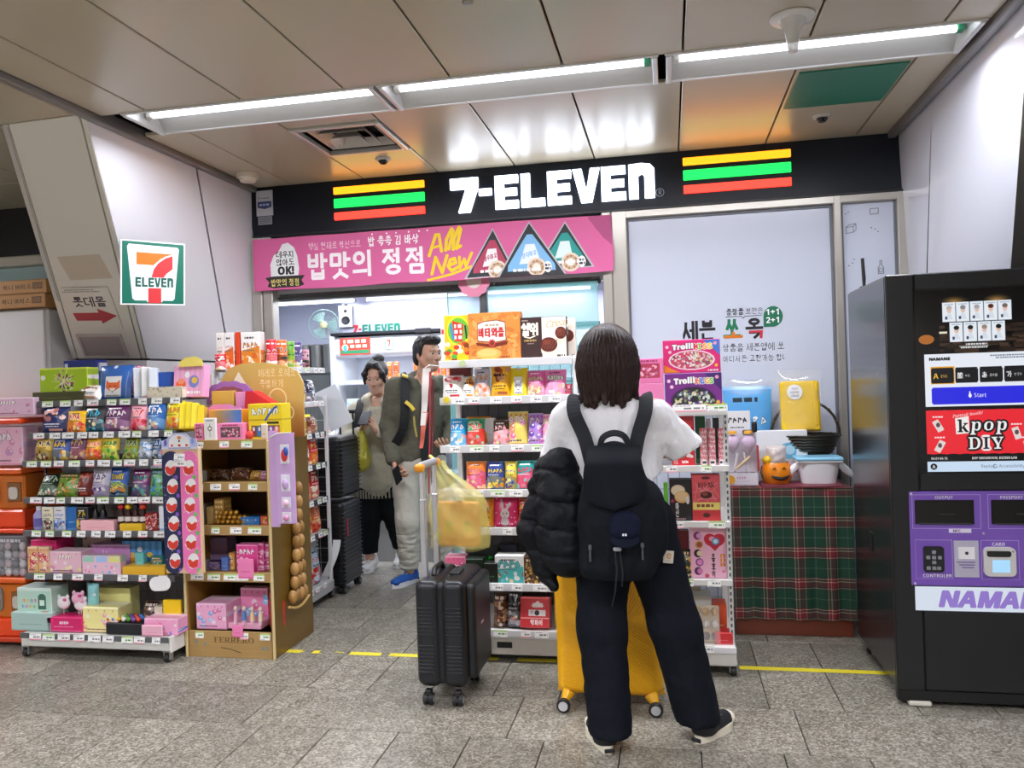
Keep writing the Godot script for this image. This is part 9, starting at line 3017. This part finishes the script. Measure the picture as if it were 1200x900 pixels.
	m.grid(14,6,func(u: float,v: float):
		var a := (u - 0.5) * 2.3
		return V(sin(a) * (0.052 + 0.004 * v),-0.012 - cos(a) * 0.036 * v - 0.01,0.034 + 0.012 * v * cos(a) - 0.01 * absf(sin(a))))
	part("brim",m,cloth("0b1020",0.8),c)
	part("mark",Mb.new().bx(V(-0.004,-0.012,0.0465),V(0.006,0.008,0.002),0.0005).bx(V(0.005,-0.012,0.0465),V(0.006,0.008,0.002),0.0005),mat("e8e8ec",0.5),c)

func padded_jacket():
	var t := thing("padded_jacket", "black quilted padded jacket draped over the woman's left arm", "jacket",Vector3.ZERO)
	var nz := FastNoiseLite.new()
	nz.frequency = 1.0
	nz.seed = 9
	var nylon := mat("0a0d13",0.55,0.0,{"metallic_specular": 0.3})
	var quilt := func(q: Vector3,d: float):
		var y := q.y + 0.05 * q.x + 0.02 * nz.get_noise_3d(q.x * 5.0,q.y * 4.0,q.z * 5.0)
		return d + 0.011 * pow(1.0 - absf(sin(PI * y / 0.105)),4.0) + 0.012 * nz.get_noise_3d(q.x * 8.0,q.y * 9.0,q.z * 8.0) + 0.003 * nz.get_noise_3d(q.x * 24.0,q.y * 20.0,q.z * 22.0)
	var b := Blob.new(V(-0.66,0.58,1.76),V(-0.26,1.2,2.1),0.009)
	for q in [[-0.41,1.08,1.91,0.075,0.08,0.075],[-0.41,0.96,1.94,0.105,0.12,0.095],[-0.415,0.83,1.95,0.108,0.12,0.095],[-0.4,0.74,1.955,0.085,0.075,0.075],[-0.47,1.04,1.86,0.07,0.09,0.07]]:
		b.ball(V(q[0],q[1],q[2]),V(q[3],q[4],q[5]),0.05)
	b.each(quilt)
	var m := Mb.new()
	b.net(m)
	part("body",m,nylon,t)
	b = Blob.new(V(-0.66,0.58,1.76),V(-0.3,1.12,2.08),0.009)
	b.bone(V(-0.5,1.0,1.86),V(-0.54,0.84,1.87),0.058,0.062,0.04)
	b.bone(V(-0.54,0.84,1.87),V(-0.49,0.68,1.9),0.062,0.045,0.04)
	b.bone(V(-0.49,0.68,1.9),V(-0.458,0.625,1.93),0.045,0.018,0.03)
	b.each(quilt)
	m = Mb.new()
	b.net(m)
	part("sleeve",m,nylon,t)

func shopper_in_olive():
	var turn := Basis(Vector3.UP,0.62)
	var j := {"pelvis": V(-1.755,0.9,-0.42), "chest": V(-1.735,1.24,-0.4), "neck": V(-1.7,1.45,-0.4), "turn": turn,
		"shl": V(-1.6,1.4,-0.5), "shr": V(-1.87,1.395,-0.32), "ell": V(-1.5,1.13,-0.5), "elr": V(-1.935,1.13,-0.34), "wrl": V(-1.5,0.98,-0.28), "wrr": V(-1.865,0.9,-0.22),
		"hipl": V(-1.675,0.87,-0.47), "hipr": V(-1.835,0.87,-0.38), "knl": V(-1.655,0.47,-0.5), "knr": V(-1.83,0.47,-0.37), "anl": V(-1.68,0.09,-0.68), "anr": V(-1.855,0.09,-0.44)}
	var p := MeshInstance3D.new()
	p.name = numbered("person")
	add_child(p,true)
	tag(p, "man in an olive grey hooded jacket and pale trousers, phone at his side", "person")
	var m := Mb.new()
	body_shape(m,V(-2.1,0.0,-0.8),V(-1.4,1.56,-0.1),j)
	var hx := frame(V(-1.645,1.62,-0.375),V(0.06,1,0.03),V(0.86,-0.1,0.5))
	head_shape(m,hx,1.08)
	hand_shape(m,frame(j.wrr,V(0.4,-1,0.35),V(0.9,0.3,-0.2)),-1.0,0.6)
	hand_shape(m,frame(j.wrl,V(0.1,0.1,1),V(-0.3,0.9,0.1)),1.0,0.5)
	p.mesh = m.done(mat("c2937a",0.5,0.0,{"subsurf_scatter_enabled": true, "subsurf_scatter_strength": 0.15}))
	face_parts(p,hx, "14110f", "a06a60")
	var nz := FastNoiseLite.new()
	nz.frequency = 1.0
	nz.seed = 21
	var b := Blob.new(V(-0.12,-0.12,-0.14),V(0.12,0.16,0.13),0.006)
	b.ball(V(0,0.045,-0.022),V(0.088,0.098,0.1),0.02)
	b.ball(V(0,0.105,0.04),V(0.07,0.035,0.055),0.03)
	b.ball(V(0,-0.03,-0.06),V(0.075,0.06,0.05),0.03)
	for s in [-1.0,1.0]: b.bone(V(0.078 * s,0.05,0.01),V(0.078 * s,-0.02,0.012),0.014,0.008,0.02)
	b.each(func(q: Vector3,d: float):
		d += 0.006 * nz.get_noise_3d(q.x * 40.0,q.y * 22.0,q.z * 40.0)
		return maxf(d,q.z - 0.03 + (0.09 - q.y) * 0.2) if q.y < 0.075 else d)
	m = Mb.new()
	m.X = hx
	b.net(m)
	part("hair",m,mat("15110f",0.5),p)
	# jacket with a hood lying back
	b = Blob.new(V(-2.1,0.78,-0.72),V(-1.36,1.58,-0.12),0.011)
	b.ball(V(-1.735,1.22,-0.41),V(0.205,0.22,0.14),0.05,turn)
	b.ball(V(-1.75,0.98,-0.42),V(0.2,0.22,0.14),0.06,turn)
	b.bone(j.shl,j.shr,0.068,0.068,0.05)
	b.bone(j.shr,j.elr,0.074,0.066,0.03)
	b.bone(j.elr,V(-1.87,0.91,-0.23),0.066,0.055,0.025)
	b.bone(j.shl,j.ell,0.074,0.066,0.03)
	b.bone(j.ell,V(-1.5,0.99,-0.3),0.066,0.052,0.025)
	for k in 11:
		var a := -2.3 + k * 0.46 + 0.62 + PI
		b.ball(V(-1.705 + sin(a) * 0.085,1.468 - 0.012 * absf(k - 5.0),-0.398 + cos(a) * 0.085),V(0.034,0.05,0.034),0.02)
	b.each(func(q: Vector3,d: float):
		d += 0.009 * nz.get_noise_3d(q.x * 10.0,q.y * 8.0,q.z * 10.0) + 0.004 * nz.get_noise_3d(q.x * 20.0,q.y * 30.0,q.z * 20.0)
		if q.y > 1.4: d = maxf(d,0.056 - U(q.x + 1.7,q.z + 0.395).length())
		return maxf(d,0.83 - q.y) if q.x > -1.84 or q.z < -0.34 else d)
	m = Mb.new()
	b.net(m)
	var jk := part("jacket",m,cloth("5f5d50",0.8),p)
	var fw := turn * V(0,0,1)
	part("zip_band",band(Mb.new(),[V(-1.655,1.4,-0.345) + fw * 0.02,V(-1.655,1.25,-0.29) + fw * 0.02,V(-1.66,1.05,-0.295) + fw * 0.02,V(-1.665,0.86,-0.3) + fw * 0.02],0.07,0.012,fw),mat("16171a",0.6),jk)
	# trousers
	b = Blob.new(V(-2.05,0.05,-0.85),V(-1.45,1.0,-0.15),0.011)
	b.ball(V(-1.755,0.88,-0.42),V(0.175,0.12,0.13),0.05,turn)
	b.bone(j.hipl,j.knl,0.105,0.085,0.04)
	b.bone(j.knl,j.anl + V(0,0.06,0),0.085,0.07,0.03)
	b.bone(j.hipr,j.knr,0.105,0.085,0.04)
	b.bone(j.knr,j.anr + V(0,0.06,0),0.085,0.072,0.03)
	b.each(func(q: Vector3,d: float):
		var low := smoothstep(0.6,0.2,q.y)
		d += 0.008 * nz.get_noise_3d(q.x * 12.0,q.y * 9.0,q.z * 12.0) + 0.012 * low * nz.get_noise_3d(q.x * 6.0,q.y * 30.0,q.z * 6.0)
		return maxf(d,0.1 - q.y))
	m = Mb.new()
	b.net(m)
	part("trousers",m,cloth("bfbcb1",0.85),p)
	shoe(p,V(-1.83,0,-0.53),V(-0.36,0,0.93),0.27, "1a55a8", "e6e8ec", "1a55a8",0.034)
	shoe(p,V(-1.66,0,-0.76),V(-0.28,0,0.96),0.27, "1c4f96", "e6e8ec", "1c4f96",0.034)
	tag(part("phone",Mb.new().soft_box(Vector3.ZERO,V(0.066,0.14,0.009),0.004),mat("17181b",0.2),self,V(-1.815,0.81,-0.14),V(0.25,1.25,0.6)), "black phone held low in the right hand of the man in olive grey", "phone")
	var bp := thing("backpack", "black backpack with yellow trims on the man in the olive grey jacket", "backpack",Vector3.ZERO)
	b = Blob.new(V(-2.15,0.9,-0.85),V(-1.6,1.5,-0.4),0.012)
	b.ball(V(-1.86,1.2,-0.6),V(0.14,0.22,0.075),0.03,turn)
	m = Mb.new()
	b.net(m)
	part("body",m,cloth("15171b",0.8),bp)
	part("strap",band(Mb.new(),[V(-1.86,1.38,-0.46),V(-1.815,1.475,-0.36),V(-1.775,1.44,-0.255),V(-1.765,1.3,-0.2),V(-1.785,1.12,-0.205),V(-1.87,1.0,-0.25)],0.06,0.014,fw + V(0,0.3,0)),mat("14161b",0.7),bp)
	part("trim",band(Mb.new(),[V(-1.805,1.482,-0.33),V(-1.785,1.465,-0.27)],0.045,0.02,fw + V(0,0.5,0)),mat("cdb52c",0.6),bp)
	part("trim",band(Mb.new(),[V(-1.755,1.3,-0.185),V(-1.72,1.27,-0.185),V(-1.7,1.24,-0.19)],0.024,0.018,fw),mat("d8bb3a",0.6),bp)
	part("pull_tab",band(Mb.new(),[V(-1.7,1.2,-0.185),V(-1.695,1.13,-0.185),V(-1.685,1.06,-0.19)],0.012,0.008,fw),mat("a8984a",0.6),bp)

func shopper_in_beige():
	var j := {"pelvis": V(-2.2,0.84,-0.78), "chest": V(-2.185,1.1,-0.76), "neck": V(-2.165,1.3,-0.75), "turn": Basis.IDENTITY,
		"shl": V(-2.03,1.225,-0.77), "shr": V(-2.33,1.225,-0.75), "ell": V(-1.98,1.0,-0.7), "elr": V(-2.405,1.0,-0.67), "wrl": V(-2.1,1.08,-0.53), "wrr": V(-2.225,1.075,-0.53),
		"hipl": V(-2.12,0.82,-0.79), "hipr": V(-2.27,0.82,-0.78), "knl": V(-2.1,0.45,-0.82), "knr": V(-2.27,0.45,-0.77), "anl": V(-2.11,0.09,-1.0), "anr": V(-2.305,0.09,-0.82)}
	var p := MeshInstance3D.new()
	p.name = numbered("person")
	add_child(p,true)
	tag(p, "person in a beige hooded jacket and black trousers looking down at a phone", "person")
	var m := Mb.new()
	body_shape(m,V(-2.55,0.0,-1.15),V(-1.85,1.42,-0.4),j)
	var hx := frame(V(-2.15,1.475,-0.69),V(0.02,1,0.3),V(0.08,-0.42,1))
	head_shape(m,hx)
	hand_shape(m,frame(j.wrr,V(0.35,0.75,0.35),V(0.75,-0.2,-0.2)),1.0,0.55)
	hand_shape(m,frame(j.wrl,V(-0.3,0.8,0.3),V(-0.7,-0.2,-0.2)),-1.0,0.55)
	p.mesh = m.done(mat("c99e86",0.5,0.0,{"subsurf_scatter_enabled": true, "subsurf_scatter_strength": 0.15}))
	face_parts(p,hx, "171312")
	var nz := FastNoiseLite.new()
	nz.frequency = 1.0
	nz.seed = 33
	var b := Blob.new(V(-0.13,-0.14,-0.15),V(0.13,0.19,0.13),0.006)
	b.ball(V(0,0.045,-0.018),V(0.088,0.095,0.1),0.02)
	b.ball(V(0.02,0.14,-0.04),V(0.045,0.03,0.04),0.02)
	for s in [-1.0,1.0]:
		b.bone(V(0.025 * s,0.115,0.05),V(0.066 * s,0.05,0.068),0.022,0.02,0.02)
		b.bone(V(0.066 * s,0.05,0.068),V(0.077 * s,-0.03,0.045),0.02,0.01,0.02)
	b.each(func(q: Vector3,d: float):
		d += 0.005 * nz.get_noise_3d(q.x * 46.0,q.y * 16.0,q.z * 40.0)
		return maxf(d,q.z - 0.02) if q.y < 0.09 and absf(q.x) < 0.045 else d)
	m = Mb.new()
	m.X = hx
	b.net(m)
	part("hair",m,mat("171312",0.45),p)
	b = Blob.new(V(-2.56,0.52,-1.0),V(-1.86,1.42,-0.42),0.011)
	b.ball(V(-2.185,1.06,-0.77),V(0.18,0.22,0.135),0.05)
	b.ball(V(-2.2,0.8,-0.78),V(0.195,0.25,0.15),0.06)
	b.bone(j.shl,j.shr,0.066,0.066,0.05)
	for s in ["l", "r"]:
		b.bone(j["sh" + s],j["el" + s],0.074,0.074,0.03)
		b.bone(j["el" + s],j["wr" + s] * 0.85 + j["el" + s] * 0.15,0.072,0.05,0.025)
	for k in 9:
		var a := -2.2 + k * 0.55 + PI
		b.ball(V(-2.165 + sin(a) * 0.09,1.31 + 0.02 * cos(a) * -1.0,-0.75 + cos(a) * 0.08),V(0.038,0.045,0.036),0.03)
	b.each(func(q: Vector3,d: float):
		d += 0.01 * nz.get_noise_3d(q.x * 9.0,q.y * 10.0,q.z * 9.0) + 0.004 * nz.get_noise_3d(q.x * 24.0,q.y * 24.0,q.z * 20.0)
		if q.y > 1.26: d = maxf(d,0.055 - U(q.x + 2.165,q.z + 0.745).length())
		return maxf(d,0.58 - q.y))
	m = Mb.new()
	b.net(m)
	var jk := part("jacket",m,cloth("bab5a1",0.85),p)
	m = Mb.new()
	for k in 16: m.tube([V(-2.385 + k * 0.024,0.64,-0.63 - 0.012 * pow((k - 7.5) / 3.0,2.0)),V(-2.385 + k * 0.024,0.575,-0.635 - 0.012 * pow((k - 7.5) / 3.0,2.0))],0.007,5)
	part("knit_hem",m,mat("8f8b7a",0.9),jk)
	part("cord",Mb.new().tube([V(-2.2,1.25,-0.63),V(-2.205,1.18,-0.615),V(-2.2,1.12,-0.615)],0.004,5),mat("d8d4c8",0.7),jk)
	b = Blob.new(V(-2.45,0.05,-1.15),V(-1.95,0.95,-0.55),0.012)
	b.ball(V(-2.2,0.82,-0.79),V(0.165,0.11,0.12),0.05)
	for s in ["l", "r"]:
		b.bone(j["hip" + s],j["kn" + s],0.1,0.084,0.04)
		b.bone(j["kn" + s],j["an" + s] + V(0,0.07,0),0.084,0.07,0.03)
	b.each(func(q: Vector3,d: float): return maxf(d + 0.008 * nz.get_noise_3d(q.x * 12.0,q.y * 10.0,q.z * 12.0),0.13 - q.y))
	m = Mb.new()
	b.net(m)
	part("trousers",m,cloth("14171a",0.85),p)
	shoe(p,V(-2.31,0,-0.93),V(0.06,0,1),0.25, "dcdcda", "e6e6e4", "dedede",0.03)
	shoe(p,V(-2.13,0,-1.1),V(0.12,0,0.99),0.25, "d6d6d4", "e2e2e0", "d8d8d6",0.03)
	tag(part("phone",Mb.new().soft_box(Vector3.ZERO,V(0.075,0.15,0.009),0.004),mat("2a2b2f",0.2),self,V(-2.16,1.185,-0.46),V(-0.9,0,0)), "dark phone held in both hands by the person in beige", "phone")
	var sb := thing("shoulder_bag", "black shoulder bag with a broad strap worn by the person in beige", "bag",Vector3.ZERO)
	part("strap",band(Mb.new(),[V(-2.3,1.27,-0.83),V(-2.29,1.315,-0.73),V(-2.275,1.22,-0.625),V(-2.285,1.08,-0.6),V(-2.33,0.97,-0.62)],0.05,0.012,V(0,0.3,1)),mat("15171b",0.7),sb)
	b = Blob.new(V(-2.5,0.76,-0.72),V(-2.2,1.02,-0.45),0.011)
	b.ball(V(-2.34,0.89,-0.6),V(0.09,0.07,0.06),0.02)
	m = Mb.new()
	b.net(m)
	part("pouch",m,cloth("17191c",0.8),sb)
	var gb := thing("plastic_bag", "crumpled yellow green plastic bag hanging from the arm of the person in beige", "bag",V(-2.215,0.8,-0.5))
	b = Blob.new(V(-0.13,-0.03,-0.12),V(0.13,0.34,0.1),0.009)
	b.bone(V(0.01,0.27,0.0),V(-0.01,0.1,0.0),0.03,0.075,0.03)
	b.ball(V(-0.015,0.06,0.0),V(0.085,0.07,0.05),0.04)
	b.each(func(q: Vector3,d: float): return d + 0.014 * nz.get_noise_3d(q.x * 26.0,q.y * 7.0,q.z * 26.0))
	m = Mb.new()
	b.net(m)
	part("sack",m,mat("a7a135",0.4),gb)
	part("loop",band(Mb.new(),[V(0.02,0.26,0.02),V(0.03,0.31,0.0),V(0.02,0.26,-0.02)],0.02,0.006,V(1,0,0)),mat("b3ad3e",0.4),gb)

func V(x: float, y: float, z: float) -> Vector3:
	return Vector3(x, y, z)

func U(x: float, y: float) -> Vector2:
	return Vector2(x, y)
